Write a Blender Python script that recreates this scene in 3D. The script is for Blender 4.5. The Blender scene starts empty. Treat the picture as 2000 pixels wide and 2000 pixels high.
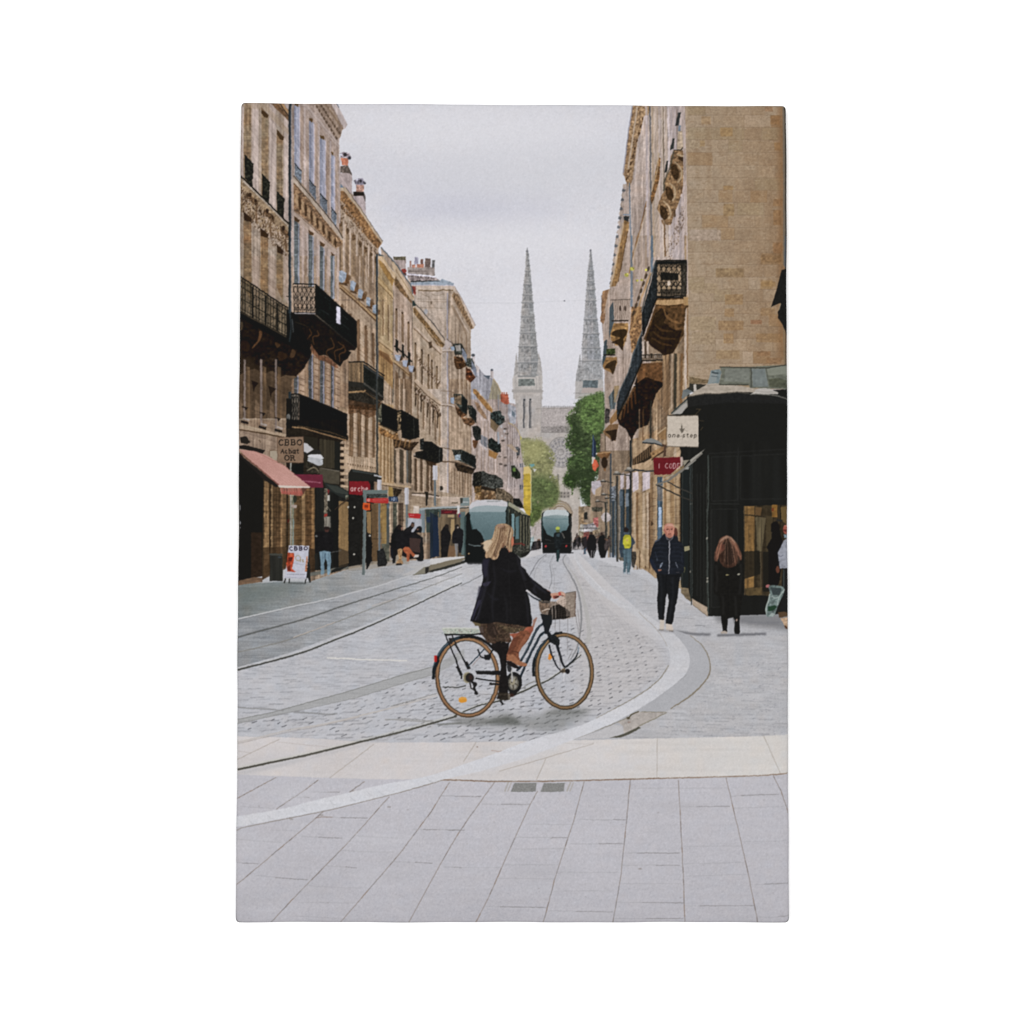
import bpy, math
import numpy as np
from mathutils import Matrix, Vector

# ---------------------------------------------------------------- camera, world, lamps, exposure
scene = bpy.context.scene
CAM_R = np.array([[0.9999365,-0.00217897,-0.01105672],
                  [-0.01110764,-0.02493185,-0.99962744],
                  [0.00190249,0.99968678,-0.02495447]])
CAM_C = np.array([-0.01893256,-1.58203122,-0.04151542])
HANG = np.array([0.0,0.0,1.5])          # the canvas hangs with its middle 1.5 m above the floor
cam_data = bpy.data.cameras.new('camera')
cam_data.lens = 50.0
cam_data.sensor_width = 36.0
cam_data.clip_end = 100.0
cam = bpy.data.objects.new('camera', cam_data)
scene.collection.objects.link(cam)
M = Matrix([list(CAM_R[i]) + [float(CAM_C[i] + HANG[i])] for i in range(3)] + [[0,0,0,1]])
cam.matrix_world = M
scene.camera = cam

world = bpy.data.worlds.new('World')
scene.world = world
world.use_nodes = True
bg = world.node_tree.nodes['Background']
bg.inputs['Color'].default_value = (1.0,1.0,1.0,1.0)
bg.inputs['Strength'].default_value = 0.35

def softbox(name, loc, size, power):
    d = bpy.data.lights.new(name, 'AREA')
    d.shape = 'RECTANGLE'; d.size = size[0]; d.size_y = size[1]; d.energy = power
    d.color = (1.0,1.0,1.0)
    o = bpy.data.objects.new(name, d)
    scene.collection.objects.link(o)
    o.location = loc
    o.rotation_euler = (Vector((0,0,1.5)) - Vector(loc)).to_track_quat('-Z', 'Y').to_euler()
    return o

softbox('studio_softbox', (-1.5,-3.6,1.75), (2.0,2.4), 118.0)
softbox('studio_softbox', (1.6,-3.6,1.35), (1.8,2.4), 92.0)

scene.view_settings.view_transform = 'Standard'
scene.view_settings.look = 'None'
scene.view_settings.exposure = 0.0
scene.view_settings.gamma = 1.0
scene.view_settings.use_curve_mapping = False
INK_WHITE = 1.48        # radiance of a perfectly white surface hung where the canvas hangs

# ==== PAINT BEGIN
# The print on the canvas: the ink is laid down procedurally, shape by shape, in the
# photograph's own pixel units, and ends up as ink colour on the weave of the canvas cloth.
X0, Y0, WPX, HPX, SS = 452,190,1098,1624,2
BW, BH = WPX * SS, HPX * SS
rng = np.random.default_rng(7)
buf = np.zeros((BH, BW, 3), np.float32)
ids = np.zeros((BH, BW), np.uint8)
PARTS = ['printed_sky']
CUR = 0

def part(name):
    """What is printed from here on belongs to this piece of the print ('name|what sets it apart')."""
    global CUR
    if name not in PARTS:
        PARTS.append(name)
    CUR = PARTS.index(name)

def smooth_noise(cx, cy, seed, w=BW, h=BH):
    """Bicubic-ish value noise, cells cx by cy buffer pixels, about -1..1."""
    r = np.random.default_rng(seed)
    gw, gh = int(w / cx) + 4, int(h / cy) + 4
    g = r.standard_normal((gh, gw)).astype(np.float32)
    xs = np.arange(w) / cx; ys = np.arange(h) / cy
    xi = xs.astype(int); yi = ys.astype(int)
    fx = (xs - xi).astype(np.float32); fy = (ys - yi).astype(np.float32)
    fx = fx * fx * (3 - 2 * fx); fy = fy * fy * (3 - 2 * fy)
    row = g[:, xi] * (1 - fx) + g[:, xi + 1] * fx
    return row[yi] * (1 - fy)[:, None] + row[yi + 1] * fy[:, None]

F = {
    'fine': smooth_noise(2.2,2.2,1), 'grain': smooth_noise(5,5,2), 'blot': smooth_noise(14,14,3),
    'big': smooth_noise(50,50,4), 'huge': smooth_noise(200,160,5),
    'vst': smooth_noise(5,90,6), 'vst2': smooth_noise(12,240,7), 'hst': smooth_noise(60,4,8),
    'hst2': smooth_noise(160,9,9), 'mot': smooth_noise(9,7,10), 'vmot': smooth_noise(6,16,11),
    'hue': smooth_noise(30,24,12),
}
FR = {'A': (440,180,5.367), 'B': (440,500,5.367), 'C': (440,820,5.367), 'D': (1180,180,5.084),
      'E': (640,460,6.44), 'F': (640,740,6.44), 'G': (880,460,6.0375), 'H': (900,760,6.44),
      'I': (1140,460,4.6), 'J': (1140,860,4.6), 'K': (840,1000,5.682), 'L': (840,1180,5.682),
      'M': (440,1060,4.2), 'N': (440,1380,4.2), 'O': (860,1400,2.76), 'Q': (1100,1180,4.2),
      '.': (0,0,1.0)}

def Z(fr, v):
    ox, oy, k = FR[fr]
    a = np.asarray(v, float).reshape(-1,2)
    return a / k + (ox, oy)

def catmull(p, closed=True, n=6):
    p = np.asarray(p, float)
    if closed:
        q = np.vstack([p[-1:], p, p[:2]])
    else:
        q = np.vstack([2 * p[0] - p[1], p, 2 * p[-1] - p[-2]])
    out = []
    t = np.linspace(0,1, n, endpoint=False)[:, None]
    for i in range(1, len(q) - 2):
        a, b, c, d = q[i - 1], q[i], q[i + 1], q[i + 2]
        out.append(0.5 * (2 * b + (c - a) * t + (2 * a - 5 * b + 4 * c - d) * t ** 2 + (3 * b - a - 3 * c + d) * t ** 3))
    r = np.vstack(out)
    return r if closed else np.vstack([r, p[-1:]])

def raster(polys, pad=0):
    """Union of polygons (photo px) -> (y0,y1,x0,x1,mask) in buffer pixels."""
    pts = [(np.asarray(p, float) - (X0, Y0)) * SS for p in polys]
    al = np.vstack(pts)
    x0 = max(0, int(al[:, 0].min()) - 1 - pad); x1 = min(BW, int(al[:, 0].max()) + 2 + pad)
    y0 = max(0, int(al[:, 1].min()) - 1 - pad); y1 = min(BH, int(al[:, 1].max()) + 2 + pad)
    if x1 <= x0 or y1 <= y0:
        return None
    W, H = x1 - x0, y1 - y0
    out = np.zeros((H, W), bool)
    for p in pts:
        acc = np.zeros((H, W + 1), np.int16)
        a = p; b = np.roll(p, -1,0)
        for (ax, ay), (bx, by) in zip(a, b):
            if ay == by:
                continue
            s = 1
            if ay > by:
                ax, ay, bx, by = bx, by, ax, ay; s = -1
            r0 = max(0, int(math.ceil(ay - 0.5 - y0))); r1 = min(H, int(math.ceil(by - 0.5 - y0)))
            if r1 <= r0:
                continue
            rr = np.arange(r0, r1)
            xi = ax + (rr + 0.5 + y0 - ay) * (bx - ax) / (by - ay)
            c = np.clip(np.ceil(xi - 0.5 - x0), 0, W).astype(int)
            np.add.at(acc, (rr, c), s)
        out |= np.cumsum(acc, 1)[:, :W] != 0
    return y0, y1, x0, x1, out

def boxblur(m, r):
    for ax in (0,1):
        for _ in range(3):
            c = np.cumsum(np.pad(m, [(r + 1, r) if a == ax else (0,0) for a in (0,1)], mode='constant'), axis=ax)
            n = 2 * r + 1
            m = (c[n:] - c[:-n]) / n if ax == 0 else (c[:, n:] - c[:, :-n]) / n
    return m

def lay(reg, col, a=1.0, tex=(), grad=None, soft=0, mark=True, hue=0.0):
    """Put ink: col on the masked region. tex: (field, amount) pairs; grad: (pA, pB, colB)."""
    if reg is None:
        return
    y0, y1, x0, x1, m = reg
    mm = m.astype(np.float32)
    if soft:
        mm = boxblur(mm, max(1, int(soft * SS)))
    c = np.broadcast_to(np.asarray(col, np.float32), (y1 - y0, x1 - x0,3)).copy()
    if grad:
        (ax, ay), (bx, by), cb = grad
        xs = np.arange(x0, x1) / SS + X0; ys = np.arange(y0, y1) / SS + Y0
        d = (bx - ax) ** 2 + (by - ay) ** 2
        t = np.clip(((xs - ax)[None, :] * (bx - ax) + (ys - ay)[:, None] * (by - ay)) / d, 0,1)[..., None]
        c = c * (1 - t) + np.asarray(cb, np.float32) * t
    for f, amt in tex:
        c *= (1 + amt * F[f][y0:y1, x0:x1])[..., None]
    if hue:
        h = F['hue'][y0:y1, x0:x1] * hue
        c[..., 0] *= 1 + h; c[..., 2] *= 1 - h
    k = (mm * a)[..., None]
    buf[y0:y1, x0:x1] = buf[y0:y1, x0:x1] * (1 - k) + np.clip(c, 0,255) * k
    if mark and a > 0.4 and not soft:
        sub = ids[y0:y1, x0:x1]
        sub[m] = CUR

def poly(fr, v, col, a=1.0, curve=False, **k):
    p = Z(fr, v)
    if curve:
        p = catmull(p)
    lay(raster([p], pad=int(k.get('soft', 0) * SS * 4)), col, a, **k)

def strokes(p, w):
    p = np.asarray(p, float)
    w = np.interp(np.linspace(0,1, len(p)), np.linspace(0,1, np.size(w)), np.atleast_1d(np.asarray(w, float)))
    out = []
    for i in range(len(p) - 1):
        d = p[i + 1] - p[i]; L = math.hypot(*d)
        if L < 1e-6:
            continue
        n = np.array([-d[1], d[0]]) / L; e = d / L * 0.15
        out.append([p[i] - e + n * w[i] / 2, p[i + 1] + e + n * w[i + 1] / 2, p[i + 1] + e - n * w[i + 1] / 2, p[i] - e - n * w[i] / 2])
        if w[i] > 2.5 and i:
            t = np.linspace(0,2 * math.pi, 12, endpoint=False)
            out.append(np.c_[np.cos(t), np.sin(t)] * w[i] / 2 + p[i])
    return out

def line(fr, v, w, col, a=1.0, curve=False, **k):
    p = Z(fr, v)
    if curve:
        p0 = p; p = catmull(p, False)
        if np.ndim(w):
            w = np.interp(np.linspace(0,1, len(p)), np.linspace(0,1, len(w)), w)
    s = strokes(p, w)
    if s:
        lay(raster(s, pad=int(k.get('soft', 0) * SS * 4)), col, a, **k)

def many(segs, w, col, a=1.0, **k):
    """Many separate strokes laid in one go; segs are point lists in photo px."""
    s = []
    for q in segs:
        s += strokes(q, w)
    if s:
        lay(raster(s), col, a, **k)

def ell(fr, cx, cy, rx, ry, col, a=1.0, rot=0, **k):
    t = np.linspace(0,2 * math.pi, 40, endpoint=False)
    c, s = math.cos(rot), math.sin(rot)
    x = np.cos(t) * rx; y = np.sin(t) * ry
    poly(fr, np.c_[cx + x * c - y * s, cy + x * s + y * c], col, a, **k)

def ring(fr, cx, cy, rx, ry, w, col, a=1.0, rot=0, t0=0, t1=360, **k):
    t = np.radians(np.linspace(t0, t1,90))
    c, s = math.cos(rot), math.sin(rot)
    x = np.cos(t) * rx; y = np.sin(t) * ry
    line(fr, np.c_[cx + x * c - y * s, cy + x * s + y * c], w, col, a, **k)

# a small stroke alphabet for the writing on the shop signs (unit box, y down)
GL = {
    'C': [[.9,.15,.6,0,.2,.1,0,.5,.2,.9,.6,1,.9,.85]],
    'B': [[.1,0,.1,1], [.1,0,.6,0,.8,.25,.6,.48,.1,.48], [.6,.48,.9,.74,.6,1,.1,1]],
    'O': [[.5,0,.15,.15,0,.5,.15,.85,.5,1,.85,.85,1,.5,.85,.15,.5,0]],
    'A': [[0,1,.5,0,1,1], [.2,.62,.8,.62]],
    'R': [[.1,0,.1,1], [.1,0,.65,0,.85,.25,.65,.5,.1,.5], [.5,.5,.95,1]],
    'D': [[.1,0,.1,1,.55,1,.9,.75,.9,.25,.55,0,.1,0]],
    'E': [[.85,0,.1,0,.1,1,.85,1], [.1,.5,.7,.5]],
    'I': [[.5,0,.5,1]],
    'a': [[.8,.35,.5,.3,.15,.45,.1,.75,.35,1,.7,.9,.8,.65], [.85,.3,.85,1]],
    'c': [[.85,.42,.5,.3,.12,.5,.12,.8,.5,1,.85,.88]],
    'h': [[.12,0,.12,1], [.12,.5,.5,.3,.82,.45,.82,1]],
    't': [[.45,.05,.45,.85,.6,1,.85,.95], [.15,.32,.8,.32]],
    'r': [[.2,.3,.2,1], [.2,.5,.5,.32,.8,.35]],
    'e': [[.12,.65,.88,.65,.8,.4,.5,.3,.15,.45,.12,.8,.45,1,.82,.88]],
    'o': [[.5,.3,.15,.45,.12,.8,.5,1,.85,.82,.85,.45,.5,.3]],
    'n': [[.12,.3,.12,1], [.12,.5,.5,.3,.82,.45,.82,1]],
    's': [[.8,.38,.5,.3,.2,.42,.3,.6,.7,.7,.8,.88,.5,1,.15,.9]],
    'p': [[.12,.3,.12,1.35], [.12,.45,.5,.3,.85,.45,.85,.82,.5,1,.12,.88]],
    ' ': [],
}

def text(fr, s, x, y, w, h, gap, lw, col, a=1.0, slope=0.0, shear=0.0, serif=0.0):
    segs = []
    for i, ch in enumerate(s):
        ox = x + i * (w + gap)
        for st in GL.get(ch, []):
            p = np.asarray(st, float).reshape(-1,2)
            q = np.c_[ox + p[:, 0] * w - p[:, 1] * shear * h, y + p[:, 1] * h + (ox - x + p[:, 0] * w) * slope]
            segs.append(Z(fr, q))
            if serif and len(p) == 2:
                for e in (q[0], q[-1]):
                    segs.append(Z(fr, [e[0] - serif, e[1], e[0] + serif, e[1]]))
    many(segs, lw, col, a)

# perspective of the two rows of houses: all their level lines run to one point
VX, VY = 1110.0,1035.0
def LH(x, y):
    return (VY - y) * 650.0 / (VX - x)
def LY(x, h):
    return VY - h * (VX - x) / 650.0
def RH(x, y):
    return (VY - y) * 235.0 / (x - VX)
def RY(x, h):
    return VY - h * (x - VX) / 235.0

def lband(x0, x1, ya, yb, col, a=1.0, **k):
    """Strip on the left row: upper edge starts at y=ya, lower at y=yb (both at x0)."""
    h0, h1 = LH(x0, ya), LH(x0, yb)
    poly('.', [x0, ya, x1, LY(x1, h0), x1, LY(x1, h1), x0, yb], col, a, **k)

def rband(x0, x1, ya, yb, col, a=1.0, **k):
    """Strip on the right row; ya, yb are given at its right end x1."""
    h0, h1 = RH(x1, ya), RH(x1, yb)
    poly('.', [x0, RY(x0, h0), x1, ya, x1, yb, x0, RY(x0, h1)], col, a, **k)

BLK = (28,28,26)

# ---------------------------------------------------------------- sky
def paint_sky():
    part('printed_sky')
    lay(raster([[[440,180], [1560,180], [1560,1120], [440,1120]]]), (212,211,217),
        tex=(('fine', .007), ('grain', .006), ('huge', .006)), hue=.002)
    for cx, cy, rx, ry, c, a in ((930,408,190,26, (186,187,203), .5), (900,400,80,12, (180,182,199), .35),
                                 (800,345,170,40, (204,204,212), .6), (1060,330,220,60, (206,206,212), .6),
                                 (930,250,260,45, (220,219,224), .6), (1000,470,200,40, (222,221,226), .6),
                                 (1060,620,140,90, (221,220,226), .6), (760,520,120,60, (218,217,223), .5)):
        ell('.', cx, cy, rx, ry, c, a, soft=22)
    line('.', [900,592,1010,592,1102,588,1180,584], .7, (195,195,200), .8)
    ell('.', 1103,588,1.6,1.4, (110,110,118))

# ---------------------------------------------------------------- street surface
def ground_uv(y0, y1, x0, x1, yh=1035.0, vx=1110.0, H=1.0):
    xs = np.arange(x0, x1) / SS + X0; ys = np.arange(y0, y1) / SS + Y0
    d = 1000.0 / np.maximum(ys - yh, 4)
    v = np.broadcast_to(d[:, None], (len(ys), len(xs)))
    u = (xs[None, :] - vx) * d[:, None] / 1000.0
    return u.astype(np.float32), v.astype(np.float32)

def hash2(i, j):
    s = np.sin(i * 127.1 + j * 311.7) * 43758.5453
    return s - np.floor(s)

def paving(reg, su, sv, dark, p, tw=.16, warp=None, shear=0.0, joint_u=True, amp=.03, yh=1035.0, vx=1110.0, dash=.5):
    """Setts seen in perspective: joint lines at su, sv spacing on the ground; p share of joints read as dark dashes."""
    y0, y1, x0, x1, m = reg
    u, v = ground_uv(y0, y1, x0, x1, yh, vx)
    v = v + shear * u
    if warp is not None:
        u, v = warp(u, v)
    j = np.floor(v / sv)
    uu = u / su + 0.5 * np.mod(j, 2)
    i = np.floor(uu)
    fv = v / sv - j; fu = uu - i
    pix = 1.0 / SS
    h = hash2(i, j); h2 = hash2(i + 31, j + 17)
    c = 1 + (h - .5)[..., None] * 2 * amp
    buf[y0:y1, x0:x1] = np.where(m[..., None], buf[y0:y1, x0:x1] * c, buf[y0:y1, x0:x1])
    jv = (fv < tw) & (h2 < p) & (np.abs(fu - .5) < dash)
    k = (jv * m * (.35 + .65 * h))[..., None].astype(np.float32)
    if joint_u:
        ju = (fu < tw * .5) & m
        k = np.maximum(k, (ju * .35)[..., None])
    k = boxblur(k[..., 0], 1)[..., None] * dark[1]
    buf[y0:y1, x0:x1] = buf[y0:y1, x0:x1] * (1 - k) + np.asarray(dark[0], np.float32) * k

def paint_ground():
    part('printed_pavement')
    G = [(440,1075), (760,1085), (1060,1072), (1180,1072), (1560,1180), (1560,1820), (440,1820)]
    # base
    lay(raster([G]), (184,184,188), tex=(('fine', .02), ('hst', .02), ('huge', .012), ('big', .008)), hue=.004,
        grad=((0,1085), (0,1300), (182,182,187)))
    lay(raster([[[1040,1074], [1180,1074], [1330,1250], [1000,1250]]], pad=60), (196,195,199), .8, soft=14)
    # left footway, darker towards the shop fronts
    part('printed_sidewalk')
    poly('M', [80,340,300,330,460,320,700,320,1000,220,1300,165,1700,130,1640,170,1540,265,1270,345,900,445,560,520,90,625],
         (128,132,132), tex=(('fine', .03), ('hst', .035), ('big', .03)), grad=((480,0), (820,0), (163,162,164)), hue=.01)
    poly('M', [80,345,700,330,900,260,500,420,300,480,90,520], (98,106,104), .55, soft=9)
    poly('M', [1540,180,1640,170,1940,110,1940,90,1640,140,1500,180], (190,189,192), .7, soft=2)
    for c in ([560,400,640,405], [740,402,840,408], [130,520,230,526], [1330,275,1390,280]):
        line('M', c, 2, (105,108,108), .5, soft=.8)
    # roadway left of the far rails
    part('printed_street')
    poly('M', [90,632,560,528,900,452,1270,352,1540,268,1940,150,1940,330,1550,520,1200,680,980,770,660,890,420,960,92,1040],
         (140,142,145), tex=(('fine', .03), ('hst', .045), ('big', .03)), grad=((500,1210), (880,1120), (186,186,190)), hue=.006)
    # cobbled roadway
    rd = [[440,1310], [566,1275], [700,1225], [810,1180], [910,1135], [1000,1085], [1060,1078], [1104,1078], [1130,1120], [1190,1190],
          [1260,1240], [1300,1265], [1306,1300], [1290,1330], [1230,1370], [1130,1420], [1040,1448], [700,1448], [560,1436], [440,1432]]
    reg = raster([rd])
    lay(reg, (181,181,186), tex=(('fine', .014), ('hst', .014), ('big', .01)), hue=.004, grad=((1000,1080), (1000,1160), (184,184,189)))
    poly('.', [1110,1085,1150,1090,1290,1260,1300,1310,1200,1380,1130,1390,1120,1200], (190,185,184), .6, soft=10)
    def warp(u, v):
        return u, v + .55 * np.minimum(u, 0) ** 2 * .8
    up = raster([[p for p in rd]])
    paving(up, .12,.045, ((104,104,108), .62), .5,.3, warp=lambda u, v: (u, v - .10 * u), joint_u=False, amp=.012, dash=.34)
    lower = raster([[[440,1400], [620,1395], [840,1310], [900,1220], [1130,1220], [1300,1290], [1290,1330], [1200,1385], [1130,1420], [1040,1447], [640,1447], [440,1438]]])
    # slanted gaps between the setts near the crossing
    segs = []; r = np.random.default_rng(11)
    def inside(x, y, pl):
        c = False; n = len(pl)
        for i in range(n):
            ax, ay = pl[i]; bx, by = pl[(i + 1) % n]
            if (ay > y) != (by > y) and x < ax + (y - ay) * (bx - ax) / (by - ay):
                c = not c
        return c
    pl = [(470,1405), (600,1392), (760,1350), (850,1318), (950,1290), (1110,1215), (1250,1240), (1295,1280), (1290,1318), (1215,1372), (1120,1420), (1040,1446), (900,1446), (700,1440), (560,1433), (470,1428)]
    for row in range(26):
        y = 1255 + row * 8.0 * (1 + row * .004)
        sx = 15 + row * .25
        for q in range(70):
            x = 470 + q * sx + (row % 2) * sx / 2 + r.normal(0,1.7)
            yy = y - (x - 900) * .16 + r.normal(0,1.0)
            if inside(x, yy, pl) and r.random() < .86:
                L = r.uniform(1.8,3.6) * (1 + max(0, (yy - 1330)) / 150)
                segs.append((r.random(), [[x - L, yy + L * .42], [x + L, yy - L * .42]]))
    for lo, hi, c, w in ((0,.3, (118,118,122), 1.4), (.3,.7, (136,136,140), 1.2), (.7,1, (84,84,88), 1.8)):
        many([s for k, s in segs if lo <= k < hi], w, c, .7)
    many([[(p[0] + 3, p[1] + 3.2) for p in s] for k, s in segs if k < .6], 1.8, (198,196,200), .35)
    many([s for k, s in segs if k < .5 and s[0][1] > 1340 and s[0][0] > 820], 1.9, (96,96,98), .6)
    # long shallow marks in the far cobbles
    segs = []
    for q in range(900):
        x = r.uniform(450,1240); y = r.uniform(1190,1400)
        ya = 1310 - (x - 450) * .42
        if y < ya or (x > 840 and y > 1300) or (x > 1130 and y > 1230):
            continue
        L = r.uniform(2,9); segs.append([[x - L, y - .05 * L], [x + L, y + .05 * L]])
    many(segs[::2], .8, (156,156,161), .4); many(segs[1::2], .9, (196,196,201), .35)
    # brick rows that curve with the kerb, right half
    for k in range(17):
        f = k / 16.0
        xa = 1118 + 60 * f; xb = 1135 + 168 * f
        ps = [xa - 12,1105 + 40 * f, xa + (xb - xa) * .55,1190 + 35 * f, xb, 1262 + 20 * f, xb - 8,1300 + 10 * f, xb - 45 - 10 * (1 - f), 1350]
        line('.', ps, .8, (165,160,160), .38, curve=True)
    for k in range(15):
        y = 1110 + k * 15.5
        xl, xr = 1125, min(1300,1120 + (y - 1078) * 1.0)
        line('.', [xl, y, xr, y + 2], .8, (162,158,160), .4)

    # footway on the right of the kerb
    part('printed_sidewalk')
    rp = [[1130,1080], [1240,1118], [1380,1200], [1560,1200], [1560,1436], [1420,1446], [1190,1446], [1300,1385], [1360,1345], [1384,1300],
          [1372,1262], [1340,1236], [1300,1236], [1262,1205], [1200,1150]]
    reg = raster([rp])
    lay(reg, (177,177,181), tex=(('fine', .018), ('hst', .016), ('big', .01)), hue=.004, grad=((1180,1090), (1300,1250), (180,179,182)))
    paving(reg, .1,.05, ((112,112,116), .42), .42,.22, warp=lambda u, v: (u, v + .1 * u), joint_u=False, amp=.02, dash=.36)
    segs = []
    for q in range(420):
        x = r.uniform(1300,1538); y = r.uniform(1290,1442)
        if x < 1390 - (y - 1300) * .9 or (x < 1390 and y < 1345):
            continue
        L = r.uniform(1,2.4); segs.append([[x - L, y], [x + L, y + r.normal(0,.4)]])
    many(segs[::2], 1.3, (140,140,146), .6); many(segs[1::2], 2.0, (196,196,200), .4)
    poly('.', [1390,1196,1400,1215,1545,1232,1545,1196], (104,104,106), .65, soft=4)
    for c in ([1315,1229,1375,1233,1400,1233], ):
        pass
    line('J', [800,1715,1000,1742,1140,1744], 5, (96,96,100), .75, soft=1.2)
    line('J', [1200,1752,1400,1748,1640,1738], 5, (98,98,102), .8, soft=1.0)
    line('J', [1400,1620,1600,1640,1760,1640], 5, (120,120,124), .6, soft=1.2)
    line('J', [1000,1662,1090,1666], 1.5, (120,120,124), .7)
    for c in ([500,1460,650,1466], [420,1358,560,1356], [830,1590,1000,1605], [140,1130,300,1136], [200,1218,380,1222]):
        line('J', c, 1.2, (135,135,138), .6)
    # white kerb line sweeping round the corner, with the grey gutter outside it
    part('printed_kerb')
    ko = np.array([[1121,1080], [1128,1105], [1150,1140], [1190,1172], [1240,1202], [1278,1232], [1303,1262], [1309,1290], [1297,1318], [1255,1355], [1200,1385],
                   [1130,1418], [1040,1444], [960,1474], [902,1494], [845,1513], [807,1522], [749,1532], [668,1551], [611,1564], [554,1579], [462,1595], [445,1599]])
    ki = np.array([[1125,1080], [1134,1100], [1160,1134], [1204,1166], [1256,1196], [1306,1230], [1338,1262], [1347,1292], [1336,1320], [1300,1350], [1245,1386],
                   [1180,1420], [1100,1452], [1020,1482], [930,1508], [864,1523], [788,1545], [749,1555], [645,1580], [560,1597], [500,1609], [462,1616], [445,1620]])
    gut = np.array([[1300,1228], [1344,1240], [1372,1262], [1386,1292], [1382,1322], [1352,1358], [1310,1385], [1250,1402], [1200,1440], [1120,1444], [1180,1410], [1240,1386], [1300,1345],
                    [1336,1315], [1347,1290], [1337,1262]])
    lay(raster([catmull(gut)]), (171,171,175), tex=(('fine', .014), ('big', .01)))
    line('.', [1348,1241,1372,1262,1386,1292,1383,1322,1352,1356,1310,1384], [1,1.5,2,2.6,3,2], (128,118,102), .9, curve=True)
    line('.', [1341,1318,1300,1350,1247,1384], .9, (140,140,142), .8, curve=True)
    # broken corner slab
    poly('Q', [400,985,480,1000,500,1040,470,1075,390,1098,90,1108,300,1040], (186,184,186), tex=(('fine', .02),))
    poly('Q', [620,880,760,890,840,885,760,935,620,1010,540,1060,500,1060,490,1000,440,965,540,930], (172,165,160), tex=(('fine', .03), ('mot', .04)))
    poly('Q', [380,1098,500,1062,620,1005,640,1015,540,1068,470,1094], (88,86,76))
    line('Q', [530,940,560,905,620,880], 2.4, (92,84,66)); ell('Q', 532,934,14,10, (88,78,60))
    line('Q', [90,1108,260,1042,380,995,530,930], 1.3, (122,116,104), .9)
    line('Q', [620,1000,770,930,850,888], 1.8, (132,126,112), .9)
    ell('Q', 540,968,14,6, (140,120,112), .8)
    line('Q', [640,882,760,886,840,884], 1.2, (120,112,95), .8)

    # cream band across the street
    part('printed_pavement')
    lay(raster([[[440,1438], [560,1440], [640,1444], [720,1450], [900,1450], [1100,1446], [1290,1442], [1480,1438], [1560,1434], [1560,1512], [1380,1518], [1200,1521], [1000,1524],
                 [860,1522], [760,1526], [600,1520], [440,1515]]]), (203,198,198), tex=(('fine', .009), ('hst2', .008), ('huge', .01)), hue=.004,
        grad=((850,0), (1500,0), (208,204,201)))
    for c in ([440,1490,620,1478], ):
        pass
    lines = (([930,1450,905,1488]), ([1066,1482,1048,1523]), ([1284,1442,1283,1518]), ([1491,1436,1525,1512]), ([1160,1452,1060,1482,975,1506]),
             ([545,1444,462,1484]), ([730,1454,640,1522]))
    for q in lines:
        line('.', q, 1.2, (158,148,138), .75)
    line('N', [430,290,700,318,860,332], .9, (170,160,155), .7)
    line('N', [100,368,210,380], .9, (170,160,155), .7)
    line('O', [275,180,310,186,355,182], 1.6, (172,150,142), .8)
    ell('O', 200,162,5,4, (150,135,128))
    line('O', [640,142,780,146,830,138], .9, (176,170,166), .7)
    # the wide grey slabs in front
    lay(raster([[[440,1512], [600,1518], [740,1522], [860,1522], [1000,1525], [1200,1522], [1400,1518], [1560,1512], [1560,1820], [440,1820]]]),
        (188,186,192), tex=(('fine', .012), ('grain', .008), ('hst2', .006), ('huge', .008)), hue=.002, grad=((1000,1560), (1000,1800), (183,181,187)))
    SL = [[[455,1564], [540,1518]], [[540,1580], [600,1540], [622,1523]], [[682,1548], [712,1526]],
          [[455,1734], [560,1646], [610,1604], [632,1584]], [[528,1803], [590,1737], [680,1646], [760,1556]],
          [[664,1803], [780,1668], [840,1588], [878,1528]], [[798,1803], [862,1684], [900,1620], [967,1526]],
          [[929,1803], [958,1745], [986,1680], [1034,1574], [1050,1545]], [[1061,1803], [1084,1715], [1120,1604], [1141,1526]],
          [[1197,1803], [1212,1715], [1224,1600], [1231,1523]], [[1338,1803], [1334,1700], [1330,1620], [1325,1523]],
          [[1481,1803], [1460,1700], [1438,1604], [1418,1519]], [[1510,1515], [1526,1545], [1541,1590]]]
    for q in SL:
        q = np.array(q, float)
        n = 26; t = np.linspace(0,1, n)
        tt = np.linspace(0,1, len(q))
        xs = np.interp(t, tt, q[:, 0]) + r.normal(0,.25, n); ys = np.interp(t, tt, q[:, 1])
        line('.', np.c_[xs, ys], 1.5, (142,132,126), .85)
        for i in range(n - 1):
            k = r.random()
            if k < .35:
                line('.', [xs[i], ys[i], xs[i + 1], ys[i + 1]], 1.9, ((120,112,108), (142,122,108), (132,130,132))[int(k * 20) % 3], .6)
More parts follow.
